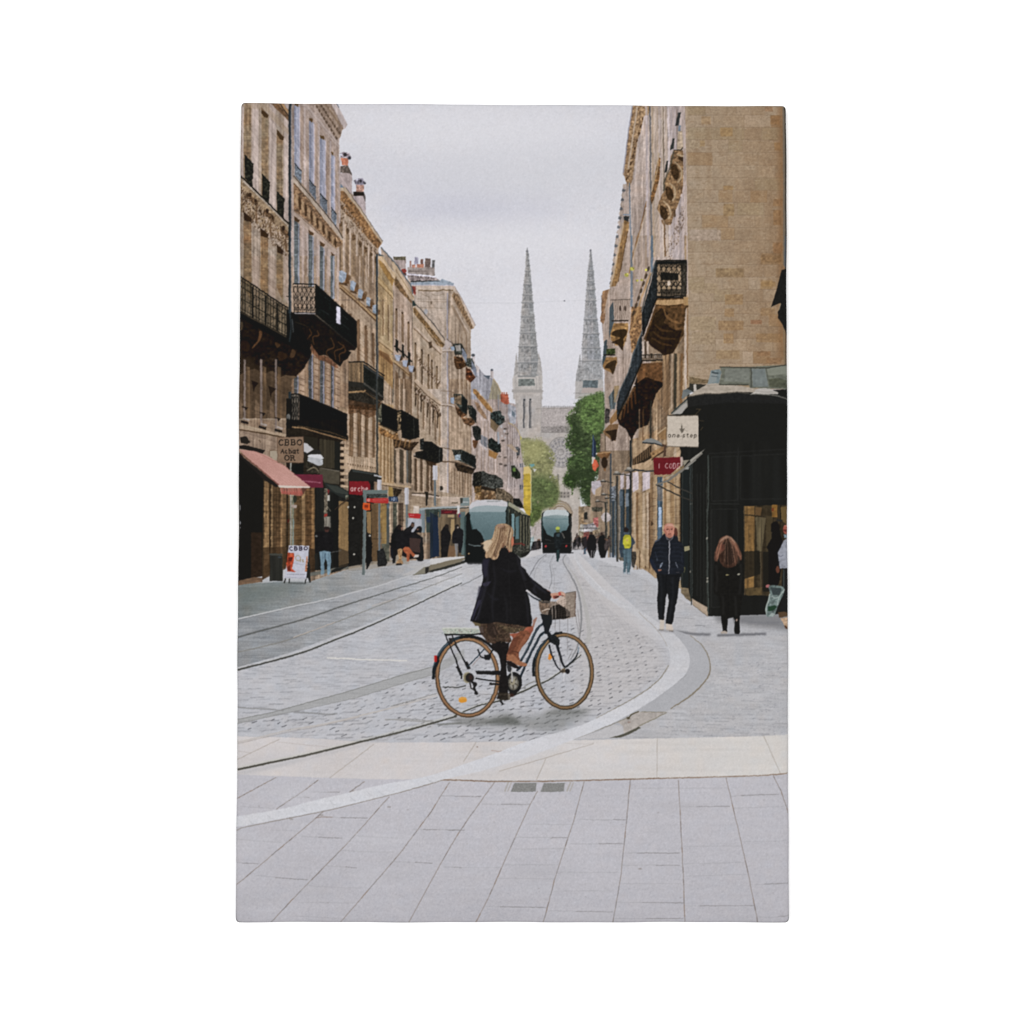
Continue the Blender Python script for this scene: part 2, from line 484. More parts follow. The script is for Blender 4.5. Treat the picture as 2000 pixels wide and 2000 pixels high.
    cross = [(0,1085,460,1115, 'N'), (95,1280,270,1290, 'N'), (250,1385,680,1422, 'N'), (670,1470,1130,1490, 'N'), (600,1606,1050,1612, 'N'),
             (830,1306,1080,1324, 'N'), (940,1180,1380,1196, 'N'), (380,1012,600,1022, 'N'), (630,1064,960,1080, 'N'), (770,905,1170,915, 'N'),
             (1060,1060,1440,1080, 'N'), (1540,1005,1940,1012, 'N'), (1360,1270,1700,1285, 'N'), (1790,1315,1940,1320, 'N'), (540,740,690,745, 'N'),
             (720,700,940,702, 'N'), (560,1720,930,1740, 'N'), (1760,730,1940,735, 'N'), (120,820,400,835, 'N'),
             (0,425,220,430, 'O'), (225,470,485,472, 'O'), (0,608,130,612, 'O'), (20,810,325,812, 'O'), (300,870,615,874, 'O'), (245,1022,575,1028, 'O'),
             (580,1046,930,1052, 'O'), (610,940,930,938, 'O'), (645,836,965,838, 'O'), (700,684,985,684, 'O'), (740,552,1000,556, 'O'), (470,578,720,580, 'O'),
             (400,650,690,652, 'O'), (350,798,640,798, 'O'), (990,734,1290,735, 'O'), (980,802,1290,800, 'O'), (970,900,1300,898, 'O'), (955,1000,1310,1003, 'O'),
             (1030,385,1278,382, 'O'), (1290,385,1540,384, 'O'), (1300,485,1560,482, 'O'), (1310,698,1620,696, 'O'), (1300,792,1640,785, 'O'), (1330,858,1650,850, 'O'),
             (1320,1020,1690,1018, 'O'), (1560,428,1825,418, 'O'), (1580,492,1850,484, 'O'), (1620,672,1870,668, 'O'), (1690,904,1878,898, 'O'), (1720,1080,1878,1076, 'O'),
             (940,1088,1310,1090, 'O'), (380,712,680,710, 'O')]
    for xa, ya, xb, yb, f in cross:
        k = r.random()
        xm = xa + (xb - xa) * r.uniform(.2,.8)
        line(f, [xa, ya, (xa + xb) / 2, (ya + yb) / 2 + r.normal(0,2), xb, yb], 1.1, (160,159,162), .5 + .25 * k)
        if k > .5:
            line(f, [xm, ya + (yb - ya) * .5, xb, yb], 1.3, (128,124,124), .6)
    for q in range(120):      # gum, grit and stains on the slabs
        x = r.uniform(460,1540); y = r.uniform(1536,1800); s = r.uniform(.4,1.5)
        ell('.', x, y, s * 1.6, s * .7, ((162,158,160), (204,202,206), (146,140,138))[q % 3], .45)
    for q in range(26):
        x = r.uniform(440,1560); y = r.uniform(1452,1800); ell('.', x, y, r.uniform(25,80), r.uniform(5,16), ((172,170,174), (202,201,206))[q % 2], .22, soft=6)
    # pieces of darker dirt
    for cx, cy in ((690,1545), (628,1592), (760,1576), (1250,1697), (569,1600)):
        ell('.', cx, cy, 4,1.6, (140,132,128), .6)
    line('N', [750,912,790,905,880,908], 2, (150,136,130), .8)
    line('N', [1340,720,1480,690,1600,660,1780,604], 1.2, (148,140,134), .8)
    # seam between band and slabs
    line('.', [855,1523,960,1526,1050,1526,1150,1524,1260,1521,1380,1518,1480,1515,1541,1511], 3, (170,158,148), .6)
    xs = np.arange(856,1541,9.0)
    for i in range(len(xs) - 1):
        y = np.interp([xs[i], xs[i + 1]], [855,960,1050,1150,1260,1380,1480,1541], [1522.5,1526,1526,1524,1521,1518,1515,1511])
        line('.', [xs[i], y[0], xs[i + 1], y[1]], r.uniform(1.2,2.6), (128,104,86), .85 if xs[i] < 1300 else .6)
    # drain grating
    part('printed_drain_grating')
    for a, b in ((380,520), (540,672)):
        poly('O', [a + 20,356, b, 356, b - 8,402, a, 405], (150,149,148), tex=(('fine', .05),))
        for k in range(6):
            yy = 360 + k * 8
            line('O', [a + 16 - k * 3, yy, (a + b) / 2, yy + 3, b - 4, yy - 1], 1.5, (112,112,110), .85)
    part('printed_pavement')
    for a in (355,690):
        line('O', [a + 12,352, a - 8,402], 3, (164,158,150), .7); line('O', [a + 28,352, a + 8,402], 2, (160,152,140), .6)

    # kerb again over band and slabs
    part('printed_kerb')
    lay(raster([catmull(np.vstack([ko, ki[::-1]]))]), (190,189,192), tex=(('fine', .012), ('grain', .008), ('hst2', .008)), hue=.002,
        grad=((1290,1180), (1180,1420), (205,205,210)))
    lay(raster([[[870,1518], [980,1476], [1120,1424], [1180,1418], [1040,1482], [930,1512]]], pad=40), (203,202,206), .5, soft=4)
    line('.', np.array([[1306,1300], [1288,1326], [1255,1353], [1200,1384], [1165,1402]]), [1.4,2,1.8,1.3,.8], (128,120,106), .8, curve=True)
    line('.', np.array([[1247,1196], [1285,1232], [1303,1262]]), 1, (150,140,130), .7, curve=True)
    line('.', [456,1626,470,1618,500,1611,560,1599,645,1582,749,1556,788,1546,864,1524], 1.4, (136,128,120), .85)
    for x, y in ((492,1608), (528,1598), (595,1584), (650,1570), (690,1562), (722,1551), (745,1550), (840,1526)):
        line('.', [x - 6, y - 6, x, y, x + 5, y + 2], .9, (172,172,176), .7)
    # tram rails
    part('printed_tram_rails')
    def rail(fr, v, w, c, a=.9, side=(198,197,196), sw=2.0, dy=-3):
        p = catmull(Z(fr, v), False)
        if np.ndim(w):
            w = np.interp(np.linspace(0,1, len(p)), np.linspace(0,1, len(w)), w)
        line('.', p + (0, dy), sw, side, .5)
        line('.', p, w, c, a)
    rail('M', [94,1046,200,1018,420,962,660,892,860,812,1060,735,1300,632,1520,530,1750,418,1940,330], [3.8,3.6,3.2,2.6,1.8], (70,70,66))
    rail('M', [94,1864,370,1804,640,1749,950,1674,1100,1636,1340,1579,1600,1509,1900,1422], [4.2,4.2,3.8,3.2], (72,70,62), .92, (190,188,180), 3,-4)
    poly('M', [90,1880,400,1815,900,1700,1700,1500,1700,1520,900,1725,400,1850,90,1905], (182,180,182), .6, soft=2)
    line('M', [94,778,300,720,560,652,760,590,900,540,1100,475,1240,432,1400,380,1700,290,1940,200], [3.6,3.2,3.0,2.6,2.0,1.4], (96,97,96), .9, curve=True)
    line('M', [94,900,400,830,600,768,800,690,1000,618,1300,500,1600,385,1940,255], [2.2,2.2,2,1.8,1.2], (126,124,119), .75, curve=True)
    line('M', [560,775,760,705,900,650], 1.6, (188,176,168), .8); line('M', [1200,520,1360,470], 1.6, (182,172,164), .7)
    poly('M', [94,1450,400,1385,700,1300,1000,1218,1200,1160,1500,1062,1700,1018,1800,960,1960,870,1960,940,1800,1040,1700,1085,1500,1140,1060,1275,700,1350,400,1420,94,1485],
         (160,160,160), .8, tex=(('hst', .02), ('fine', .015)))
    line('M', [94,1452,400,1388,700,1305,1000,1222,1400,1100,1700,1018], 1.4, (120,120,118), .8)
    line('M', [94,1485,700,1355,1060,1276,1500,1140,1700,1085], 1.2, (132,131,130), .8)
    line('M', [94,1640,300,1590,560,1530,800,1490,1100,1420,1400,1345,1740,1250], [2.4,2.6,3.2,3,2.4], (186,180,176), .85, curve=True)
    line('M', [94,1652,300,1602,560,1545,800,1500,1100,1430], 1.2, (150,142,138), .7, curve=True)
    line('M', [1360,1342,1560,1285,1740,1235], 1.3, (128,124,118), .85)
    line('M', [90,1350,200,1360,320,1358,480,1380], 3.5, (150,150,152), .7); line('M', [560,1390,720,1398,840,1412,920,1400], 3.5, (142,142,144), .75)
    line('M', [1310,1450,1420,1452,1620,1466,1700,1460], 3, (146,144,142), .75); line('M', [1420,1440,1560,1448,1640,1456], 1, (110,108,104), .8)
    line('M', [1740,1490,1940,1480], 3.2, (128,128,126), .8)
    for c in ([90,1348,480,1376], [580,1385,900,1410]):
        line('M', c, .9, (120,118,116), .6)
    # rail under and past the bicycle
    rail('L', [270,1240,380,1190,560,1120,740,1080,900,1020,1040,965,1170,900,1300,850,1440,755,1560,660,1680,560], [2.6,2.6,3.2,3.4,2.4,1.6], (64,64,58), .92, (196,194,188), 2.5,-2.5)
    line('L', [1010,940,1100,880,1170,850], 1.4, (108,106,98), .8)
    # rails receding behind her
    line('K', [1000,940,1060,760,1110,700,1140,640,1200,540,1290,470], [2.2,2.2,1.8,1.4], (118,118,122), .85, curve=True)
    line('K', [1150,740,1170,660,1220,560,1300,475], 1.2, (150,149,152), .8, curve=True)
    line('K', [1320,860,1350,760,1345,680,1330,600,1340,540,1370,480], [2.2,1.8,1.2], (138,138,142), .8, curve=True)
    line('K', [1370,860,1380,760,1370,660,1350,590,1360,520,1390,475], [1.4,1.2,.9], (158,157,160), .8, curve=True)
    line('K', [1500,475,1475,530,1500,600,1560,700,1620,820,1660,960,1680,1150,1665,1330,1640,1480,1560,1640], [1.6,2,2.4,3.4,4,3.6,3,2.4], (128,128,130), .85, curve=True)
    line('K', [1510,480,1495,545,1540,620,1600,700,1660,820,1700,960,1750,1200,1765,1360,1740,1460], [1,1.6,2.6,5,7,9,9], (172,170,168), .7, curve=True)
    line('K', [1600,460,1620,540,1700,640,1800,740,1900,850,1940,900], [1,1.6,2.2,3], (204,203,206), .8, curve=True)
    line('K', [340,640,560,580], 1.2, (150,150,152), .6); line('K', [340,818,420,780,580,695], 1.6, (118,118,118), .8)
    line('K', [340,730,570,650], 1.0, (168,166,166), .6)
    # long pale edge of the left footway
    part('printed_kerb')
    line('M', [94,628,340,572,560,522,720,490,900,450,1060,404,1270,350,1400,305,1530,265], [2.8,2.6,2.4,2.2,2], (186,186,188), .9, curve=True)
    line('M', [94,636,340,580,560,530,720,498,900,458], 1.2, (112,114,114), .6)
    line('M', [835,945,1000,950,1100,958,1300,962,1490,968], 2.6, (212,209,205), .95)
    # platform edge of the tram stop
    poly('M', [1535,268,1640,195,1940,130,1940,165,1740,222,1640,256], (92,88,80))
    poly('M', [1500,200,1640,175,1940,98,1940,130,1640,200,1535,262,1440,268,1560,215], (178,176,176), .95)
    poly('M', [1540,266,1630,200,1640,200,1640,252], (128,124,112)); poly('M', [1640,205,1670,200,1665,245,1640,254], (44,42,40))
    poly('M', [1670,200,1940,138,1940,155,1670,225], (116,108,92))
    poly('K', [0,575,160,545,385,500,395,520,330,560,160,610,0,650], (122,114,98))
    poly('K', [0,650,160,606,330,556,400,530,400,560,200,625,0,672], (50,50,46))
    poly('K', [0,520,240,490,390,470,390,505,200,540,0,590], (196,194,194))

# ---------------------------------------------------------------- cathedral, trees, far end of the street
def spire(pts_l, pts_r, base, k):
    part('printed_cathedral')
    L = np.array(pts_l, float); R = np.array(pts_r, float)
    poly('G', np.vstack([L, R[::-1]]), base, tex=(('grain', .07), ('mot', .05), ('fine', .03)), hue=.01)
    r = np.random.default_rng(k)
    ys = np.arange(L[0,1], L[-1,1], 3.0)
    lx = np.interp(ys, L[:, 1], L[:, 0]); rx = np.interp(ys, R[:, 1], R[:, 0])
    # shaded right flank, arrises and course lines
    m = lx + (rx - lx) * .66
    poly('G', np.vstack([np.c_[m, ys], np.c_[rx, ys][::-1]]), (128,132,134), .4, tex=(('grain', .08),), mark=False)
    m2 = lx + (rx - lx) * .3
    poly('G', np.vstack([np.c_[lx, ys], np.c_[m2, ys][::-1]]), (188,182,178), .3, tex=(('grain', .06),), mark=False)
    for f in (.3,.66):
        q = np.c_[lx + (rx - lx) * f, ys]
        line('G', q[::8], .8, (112,114,116), .5, mark=False)
    for yb in ((420,580,700,790,960,1150,1310,1500) if k == 21 else (420,540,640,770,990,1160,1330,1480)):
        a = np.interp(yb, L[:, 1], L[:, 0]); b = np.interp(yb, R[:, 1], R[:, 0]); w = b - a; s = .4 + w / 160
        poly('G', [a - 6 * s, yb - 8, b + 6 * s, yb - 8, b + 7 * s, yb + 4, a - 7 * s, yb + 4], (134,134,136), .85)
        poly('G', [a + 1, yb + 4, b - 1, yb + 4, b - 1, yb + 14, a + 1, yb + 14], (104,106,108), .55, soft=.5); line('G', [a, yb - 9, b, yb - 9], .8, (196,192,190), .7)
        if w > 55:
            for q in range(3):
                x = a + w * (.2 + .3 * q); poly('G', [x - w * .06, yb + 66, x - w * .06, yb + 34, x, yb + 20, x + w * .06, yb + 34, x + w * .06, yb + 66], (98,100,102), .7); line('G', [x, yb + 30, x, yb + 66], .7, (168,164,162), .8)
    y = L[0,1] + 90
    while y < L[-1,1] - 10:
        a = np.interp(y, L[:, 1], L[:, 0]); b = np.interp(y, R[:, 1], R[:, 0]); w = b - a
        line('G', [a - 2, y, b + 2, y], 1.0, (124,126,128), .38)
        line('G', [a, y + 8, b, y + 8], .7, (196,192,190), .4)
        for q in range(int(w / 26)):
            x = a + 16 + q * 26 + r.normal(0,2)
            ell('G', x, y - 14,3.2,7, (96,100,102), .6, mark=False)
        for s in (a - 2, b + 2):
            ell('G', s, y - 22,3.5,4, base, .9)
            ell('G', s + r.normal(0,1), y - 55,3,4, base, .9)
        y += r.uniform(62,110)
    segs = []
    for q in range(130):
        y = r.uniform(L[0,1] + 200, L[-1,1]); a = np.interp(y, L[:, 1], L[:, 0]); b = np.interp(y, R[:, 1], R[:, 0])
        x = r.uniform(a + 4, b - 4); segs.append(Z('G', [x, y, x + r.normal(0,1), y + r.uniform(5,20)]))
    many(segs[::2], .9, (118,118,118), .5, mark=False); many(segs[1::2], .9, (198,194,192), .4, mark=False)

def ctr_shrink(P, k):
    c = P.mean(0)
    return c + (P - c) * k

def foliage(outline, fr, cols, n, size, seed, a=.8, name='printed_tree'):
    """Leaf clumps inside an outline, dark ones first."""
    part(name)
    P = catmull(Z(fr, outline))
    before = buf.copy() if n > 200 else None
    lay(raster([P], pad=24), cols[0], .8, soft=1.6)
    lay(raster([ctr_shrink(P, .94)]), cols[0], .7, tex=(('mot', .12), ('grain', .1), ('blot', .12)))
    r = np.random.default_rng(seed)
    for c in cols[:3]:
        ps = []
        for i in r.integers(0, len(P), n // 2):
            px, py = P[i] + r.normal(0, size * .95,2); s = size * r.uniform(.25,.7)
            t = np.sort(r.uniform(0,2 * math.pi, 5)); q = r.uniform(.5,1.1,5) * s
            ps.append(np.c_[px + np.cos(t) * q, py + np.sin(t) * q * .8])
        lay(raster(ps), c, .85)
    reg = raster([P]); y0, y1, x0, x1, m = reg
    ysx = np.argwhere(m)
    for ci, c in enumerate(cols):
        k = n // (1 + 0 * ci)
        idx = r.integers(0, len(ysx), k)
        ps = []
        for i in idx:
            y, x = ysx[i]; px = (x + x0) / SS + X0; py = (y + y0) / SS + Y0
            s = size * r.uniform(.4,1.3) * (1.25 - .25 * ci)
            t = np.sort(r.uniform(0,2 * math.pi, 6)); q = r.uniform(.5,1.1,6) * s
            ps.append(np.c_[px + np.cos(t) * q * 1.2, py + np.sin(t) * q * .7])
        if ps:
            for sub in (ps[:len(ps) // 2], ps[len(ps) // 2:]):
                lay(raster(sub), tuple(np.array(c) * r.uniform(.92,1.08)), a, tex=(('grain', .1),))
    if before is not None:      # gaps where what stands behind shows through
        ps = []
        c = P.mean(0)
        for i in r.integers(0, len(P), 70):
            px, py = P[i] + (c - P[i]) * abs(r.normal(0,.16)) + r.normal(0,1.2,2)
            t = np.sort(r.uniform(0,2 * math.pi, 5)); q = r.uniform(.5,1.1,5) * r.uniform(.9,2.6)
            ps.append(np.c_[px + np.cos(t) * q * 1.2, py + np.sin(t) * q])
        g0, g1, h0, h1, gm = raster(ps)
        buf[g0:g1, h0:h1][gm] = before[g0:g1, h0:h1][gm]

def paint_cathedral():
    C = (176,171,168); CD = (158,152,148)
    part('printed_cathedral')
    tx = (('fine', .02), ('mot', .025), ('vmot', .02), ('big', .015))
    # left tower
    poly('G', [742,1660,770,1550,1060,1550,1082,1660,1085,1932,735,1932], C, tex=tx)
    poly('G', [770,1550,776,1380,792,1560,780,1660,745,1660], (156,152,150)); poly('G', [1030,1380,1050,1420,1078,1580,1082,1650,1015,1650], (168,164,162))
    spire([[900,150], [893,200], [880,420], [862,580], [845,780], [832,960], [820,1150], [805,1300], [795,1500], [790,1690]],
          [[908,150], [918,200], [942,420], [955,580], [972,780], [988,960], [1003,1150], [1020,1300], [1035,1500], [1040,1690]], (152,150,150), 21)
    spire([[1648,160], [1640,220], [1618,420], [1605,580], [1590,780], [1575,960], [1562,1150], [1548,1300], [1545,1450], [1550,1720]],
          [[1656,160], [1664,220], [1688,420], [1700,580], [1714,780], [1728,960], [1748,1150], [1760,1300], [1782,1480], [1790,1720]], (154,154,158), 22)
    ell('G', 904,150,4,9, (130,130,134)); ell('G', 905,186,13,12, (120,120,124)); ell('G', 1651,178,12,14, (120,120,126))
    for x, w, top, bot in ((776,24,1375,1660), (1046,26,1380,1640)):
        poly('G', [x, top, x + w, top + 190, x + w + 6, bot, x - w - 6, bot, x - w, top + 190], (164,160,158), .95, tex=(('grain', .07),))
    poly('G', [742,1655,1080,1655,1083,1690,1075,1830,740,1830,728,1700], (184,178,174), tex=tx)
    poly('G', [790,1650,1000,1650,1010,1672,795,1672], (136,136,136)); poly('G', [800,1690,985,1690,995,1775,795,1775], (122,126,124), tex=(('mot', .12),))
    for x in (760,775,1012,1046,1062):
        line('G', [x, 1665, x + 1,1820], 1.1, (152,148,146), .7)
    poly('G', [722,1828,1095,1828,1100,1840,1060,1850,740,1850,718,1842], (150,146,144))
    # right tower
    poly('G', [1472,1700,1510,1560,1525,1390,1545,1560,1800,1700,1810,1932,1468,1932], (172,168,166), tex=tx)
    poly('G', [1478,1650,1500,1560,1522,1395,1545,1540,1562,1690,1560,1720,1476,1720], (150,149,150), tex=(('grain', .1),))
    poly('G', [1550,1500,1720,1480,1800,1560,1800,1700,1560,1700], (160,160,162), .8, tex=(('grain', .08), ('vmot', .04)))
    for x in (1600,1640,1690,1735):
        line('G', [x, 1470, x, 1695], 1.0, (128,130,132), .6)
    poly('G', [1562,1710,1735,1710,1735,1795,1555,1795], (98,106,110), tex=(('grain', .1),))
    poly('G', [1560,1795,1800,1795,1800,1860,1540,1855], (172,160,156)); line('G', [1450,1860,1560,1862,1640,1862], 1.2, (140,136,134))
    # body of the church
    poly('H', [665,20,1018,20,1018,240,1440,225,1440,1000,1500,1300,1500,1932,880,1932,700,700,690,200], (178,171,167), tex=tx, hue=.01)
    poly('H', [1018,232,1440,225,1440,470,1010,470], (172,164,162), tex=(('grain', .04), ('fine', .04)))
    poly('H', [640,8,1020,8,1040,22,1020,45,660,45], (160,155,152))
    for x in np.arange(1035,1430,22):
        line('H', [x, 215, x, 235], 1.1, (120,118,118), .8)
    line('H', [945,250,1440,240], 1.3, (132,128,124), .8); line('H', [1020,222,1440,215], .8, (140,136,134), .6)
    poly('H', [1010,470,1360,462,1360,545,1010,548], (146,140,138), tex=(('grain', .1),)); line('H', [1015,545,1350,548], 1.2, (122,118,116), .7)
    for x in (1060,1110,1160,1290,1330):
        line('H', [x, 480, x, 530], 1, (118,114,114), .5)
    for x in (798,874):
        poly('H', [x - 16,150, x, 120, x + 16,150, x + 14,490, x - 16,492], (120,118,118)); line('H', [x - 6,160, x - 6,490], 1.6, (88,88,92)); line('H', [x + 10,160, x + 10,480], .8, (160,156,152), .7)
        line('H', [x - 26,130, x - 26,500], 1, (190,184,180), .8)
        ell('H', x, 132,15,14, (70,72,76))
    line('H', [1010,60,1010,600], 1.4, (150,146,144), .6); line('H', [700,60,702,560], 1.2, (158,152,148), .6)
    line('H', [770,620,880,622], 2.2, (112,108,104), .7)
    # rose window
    ell('H', 1260,795,172,195, (162,157,155), tex=(('grain', .06),)); ring('H', 1260,795,168,190,1.6, (136,132,130), .7)
    r = np.random.default_rng(5)
    for i in range(16):
        a = i * math.pi / 8
        line('H', [1260 + 40 * math.cos(a), 795 + 44 * math.sin(a), 1260 + 160 * math.cos(a), 795 + 180 * math.sin(a)], 1.0, (190,184,182), .7)
        a += .2
        for q, s in ((75,9), (120,12), (148,8)):
            ell('H', 1260 + q * math.cos(a), 795 + 1.1 * q * math.sin(a), s, s * 1.5, (124,122,126), .75, rot=a)
    ring('H', 1260,795,34,38,1.4, (130,126,126), .8)
    ring('H', 1260,800,190,215,2.0, (188,182,178), .8, t0=10, t1=150)
    # lower storey: doorway arch
    poly('H', [1200,1010,1500,1010,1500,1932,1180,1932], (180,172,165), tex=tx)
    for x in (1220,1300,1340,1420):
        line('H', [x, 1060, x, 1290], 1.8, (138,130,126), .5)
    poly('H', [1212,1070,1235,1070,1235,1190,1212,1190], (128,124,120)); poly('H', [1232,1290,1372,1290,1372,1370,1232,1370], (150,142,136))
    for x in (1262,1304,1350):
        for y in (1308,1350):
            ell('H', x, y, 11,13, (104,100,98), .9)
    ring('H', 1250,1640,160,230,3.0, (132,116,100), .8, t0=190, t1=350); ring('H', 1250,1640,140,200,3.5, (156,136,112), .9, t0=190, t1=350)
    ring('H', 1250,1640,118,170,3, (128,108,86), .8, t0=190, t1=350)
    poly('H', [1410,1520,1500,1480,1500,1932,1400,1932], (176,166,158), tex=tx)
    poly('H', [890,1640,1010,1640,1010,1840,890,1840], (176,166,164), tex=(('grain', .05),))
    # end of the street, right: low houses
    poly('H', [1480,1480,1800,1450,1800,1932,1480,1932], (140,122,100), tex=(('grain', .12), ('mot', .12)), hue=.04)
    poly('H', [1550,1560,1600,1550,1605,1680,1545,1680], (48,50,48)); poly('H', [1640,1500,1790,1490,1790,1530,1640,1530], (50,54,42))
    poly('H', [1550,1480,1620,1470,1640,1510,1560,1520], (96,62,44)); poly('H', [1500,1700,1650,1700,1660,1800,1490,1790], (158,160,160), .8, tex=(('hst', .15), ('grain', .15)))

    # trees
    foliage([740,640,800,625,900,632,1000,640,1080,700,1140,770,1180,850,1165,960,1150,1060,1215,1130,1235,1230,1225,1330,1215,1420,1165,1480,1080,1500,1020,1530,1010,1620,920,1680,880,1700,870,1560,880,1200,820,1000,770,860,740,720],
            'H', [(130,130,90), (114,118,80), (144,142,98), (160,156,110)], 260,2.6,31,.55)
    poly('H', [900,1100,1060,1080,1200,1180,1215,1400,1060,1490,900,1560], (84,98,60), .72, soft=6)
    poly('H', [780,650,1000,660,1060,760,1000,900,820,900,760,760], (168,164,112), .55, soft=6)
    foliage([890,1180,1000,1120,1150,1180,1220,1260,1210,1400,1130,1470,1020,1500,900,1560], 'H', [(92,104,64), (76,92,56), (106,118,72), (120,128,84)], 110,2.4,32,.5)
    foliage([860,1560,900,1480,1010,1480,1000,1600,930,1680,890,1720], 'H', [(78,92,50), (96,110,58)], 60,2.4,33,.7)
    part('printed_tree')
    ell('H', 970,1420,14,16, (150,132,116), .5)
    line('H', [950,1720,900,1932], 1.5, (120,112,96), .4)
    foliage([1560,120,1600,100,1700,60,1790,60,1810,200,1820,420,1800,560,1790,760,1760,950,1740,1060,1690,1130,1690,1300,1690,1420,1660,1490,1580,1450,1530,1400,1500,1290,1480,1200,1420,1250,1340,1220,
             1300,1160,1330,1080,1350,1000,1350,900,1420,820,1330,720,1330,640,1370,560,1410,480,1370,430,1335,360,1400,310,1440,230,1470,160],
            'H', [(58,72,42), (40,54,30), (66,84,46), (82,104,56), (104,128,72)], 420,2.9,34,.7, 'printed_broad_tree')
    poly('H', [1520,150,1700,70,1790,80,1780,500,1600,560,1500,420], (112,134,80), .4, soft=7)
    poly('H', [1350,420,1430,400,1560,640,1500,900,1380,720], (40,54,30), .5, soft=5)
    poly('H', [1330,1050,1700,950,1680,1420,1560,1430,1480,1220,1330,1200], (40,54,30), .5, soft=6)
    foliage([1540,120,1700,65,1790,70,1800,420,1700,560,1560,520,1500,330], 'H', [(92,116,64), (118,140,84), (52,70,38)], 130,2.6,35,.5, 'printed_broad_tree')
    foliage([1380,880,1500,820,1640,860,1640,960,1500,1020,1400,980], 'H', [(60,78,44), (96,118,68)], 50,2.6,36,.6, 'printed_broad_tree')
    foliage([1320,1080,1420,1100,1440,1190,1400,1230,1330,1210,1305,1150], 'H', [(40,56,26), (52,72,34)], 40,2.4,37,.7, 'printed_broad_tree')
    r = np.random.default_rng(10)
    for q in range(120):      # shaded hollows and sprays of lit leaves
        y = r.uniform(140,1400); x = r.uniform(1380,1760)
        if y > 850 and x > 1700 or y > 1250 and x < 1540 or y < 400 and x < 1470: continue
        w = r.uniform(14,42)
        poly('H', [x - w, y, x - w * .3, y - w * .5, x + w * .6, y - w * .3, x + w, y + w * .2, x + w * .2, y + w * .5, x - w * .7, y + w * .4], ((36,48,28), (116,138,84), (44,58,32), (90,112,62))[q % 4], .5, curve=True, tex=(('grain', .2),))
    # flag on the far balcony
    part('printed_flag')
    poly('H', [1655,570,1672,600,1700,680,1704,780,1690,860,1650,850,1648,760,1656,660], (40,50,74), tex=(('vst', .1),)); line('H', [1662,575,1664,860], 1.2, (96,120,140), .8)
    poly('H', [1650,850,1692,860,1690,900,1665,950,1646,940], (190,180,174)); poly('H', [1680,880,1712,900,1735,965,1705,1000,1692,1035,1668,1020,1650,960,1668,920], (200,94,66), tex=(('mot', .08),))
    part('printed_broad_tree')
    r = np.random.default_rng(9)
    # ragged edge leaves
    for q in range(170):
        t = r.uniform(0,1); y = 130 + t * 1200
        xe = np.interp(y, [130,230,330,430,500,640,720,820,900,1000,1160,1230], [1520,1440,1340,1375,1400,1330,1335,1415,1355,1350,1305,1400])
        ell('H', xe + r.normal(0,12), y, r.uniform(5,12), r.uniform(4,8), ((70,96,44), (96,126,60), (48,68,32))[q % 3], .85, rot=r.uniform(0,3))
    # yellow hoarding with crane-like top, cyan banner
    part('printed_yellow_banner')
    poly('H', [770,1000,850,970,885,1040,885,1400,870,1640,820,1560,780,1480,790,1200,770,1090], (188,158,58), tex=(('mot', .06), ('vst', .03)))
    poly('H', [760,990,850,970,880,1020,885,1090,860,1060,765,1070], (206,180,112)); line('H', [882,1020,884,1560], 1.6, (196,186,140), .8)
    for y in (1075,1220,1340,1480):
        line('H', [790, y, 870, y + 4], 1, (140,116,50), .6)
    poly('H', [860,945,920,940,930,960,890,985], (108,150,150)); poly('H', [905,1000,955,1010,925,1045], (192,192,192)); poly('H', [735,590,768,600,760,640,735,630], (180,170,84))

# ---------------------------------------------------------------- left row of houses
TS = (('fine', .025), ('mot', .03), ('vst', .035), ('vst2', .02), ('big', .02))

def vstrip(xa, xb, ya, yb, col, a=1.0, xr=None, **k):
    """Vertical strip on the left row: ya / yb are heights at its left edge, its ends slope to the vanishing point."""
    h0, h1 = LH(xa, ya), LH(xa, yb)
    poly('.', [xa, ya, xb, LY(xb, h0), xb, LY(xb, h1), xa, yb], col, a, **k)

def blocks(xa, xb, y0, y1, step, col, a=.4, w=.9, seed=1):
    """Course joints of a stone strip on the left row."""
    r = np.random.default_rng(seed)
    y = y0
    segs = []
    while y < y1:
        segs.append([[xa, y], [xb, LY(xb, LH(xa, y))]]); y += step * r.uniform(.85,1.15)
    many(segs, w, col, a)

def ornaments(xa, xb, ya, hgt, n, seed, cols=((70,52,34), (100,78,54), (188,168,146)), a=.75, right=False):
    """Carved relief along a frieze: small dark, mid and light touches in rows that follow the perspective."""
    r = np.random.default_rng(seed)
    for c in cols:
        ps = []
        for q in range(n):
            x = r.uniform(xa, xb)
            s = (VX - x) / (VX - xa) if not right else (x - VX) / (xb - VX)
            yy = (LY(x, LH(xa, ya)) if not right else RY(x, RH(xb, ya))) + r.uniform(0, hgt) * s
            t = np.sort(r.uniform(0,2 * math.pi, 5))
            ps.append(np.c_[x + np.cos(t) * r.uniform(.8,2.4) * s, yy + np.sin(t) * r.uniform(1.2,4.2) * s])
        lay(raster(ps), c, a)

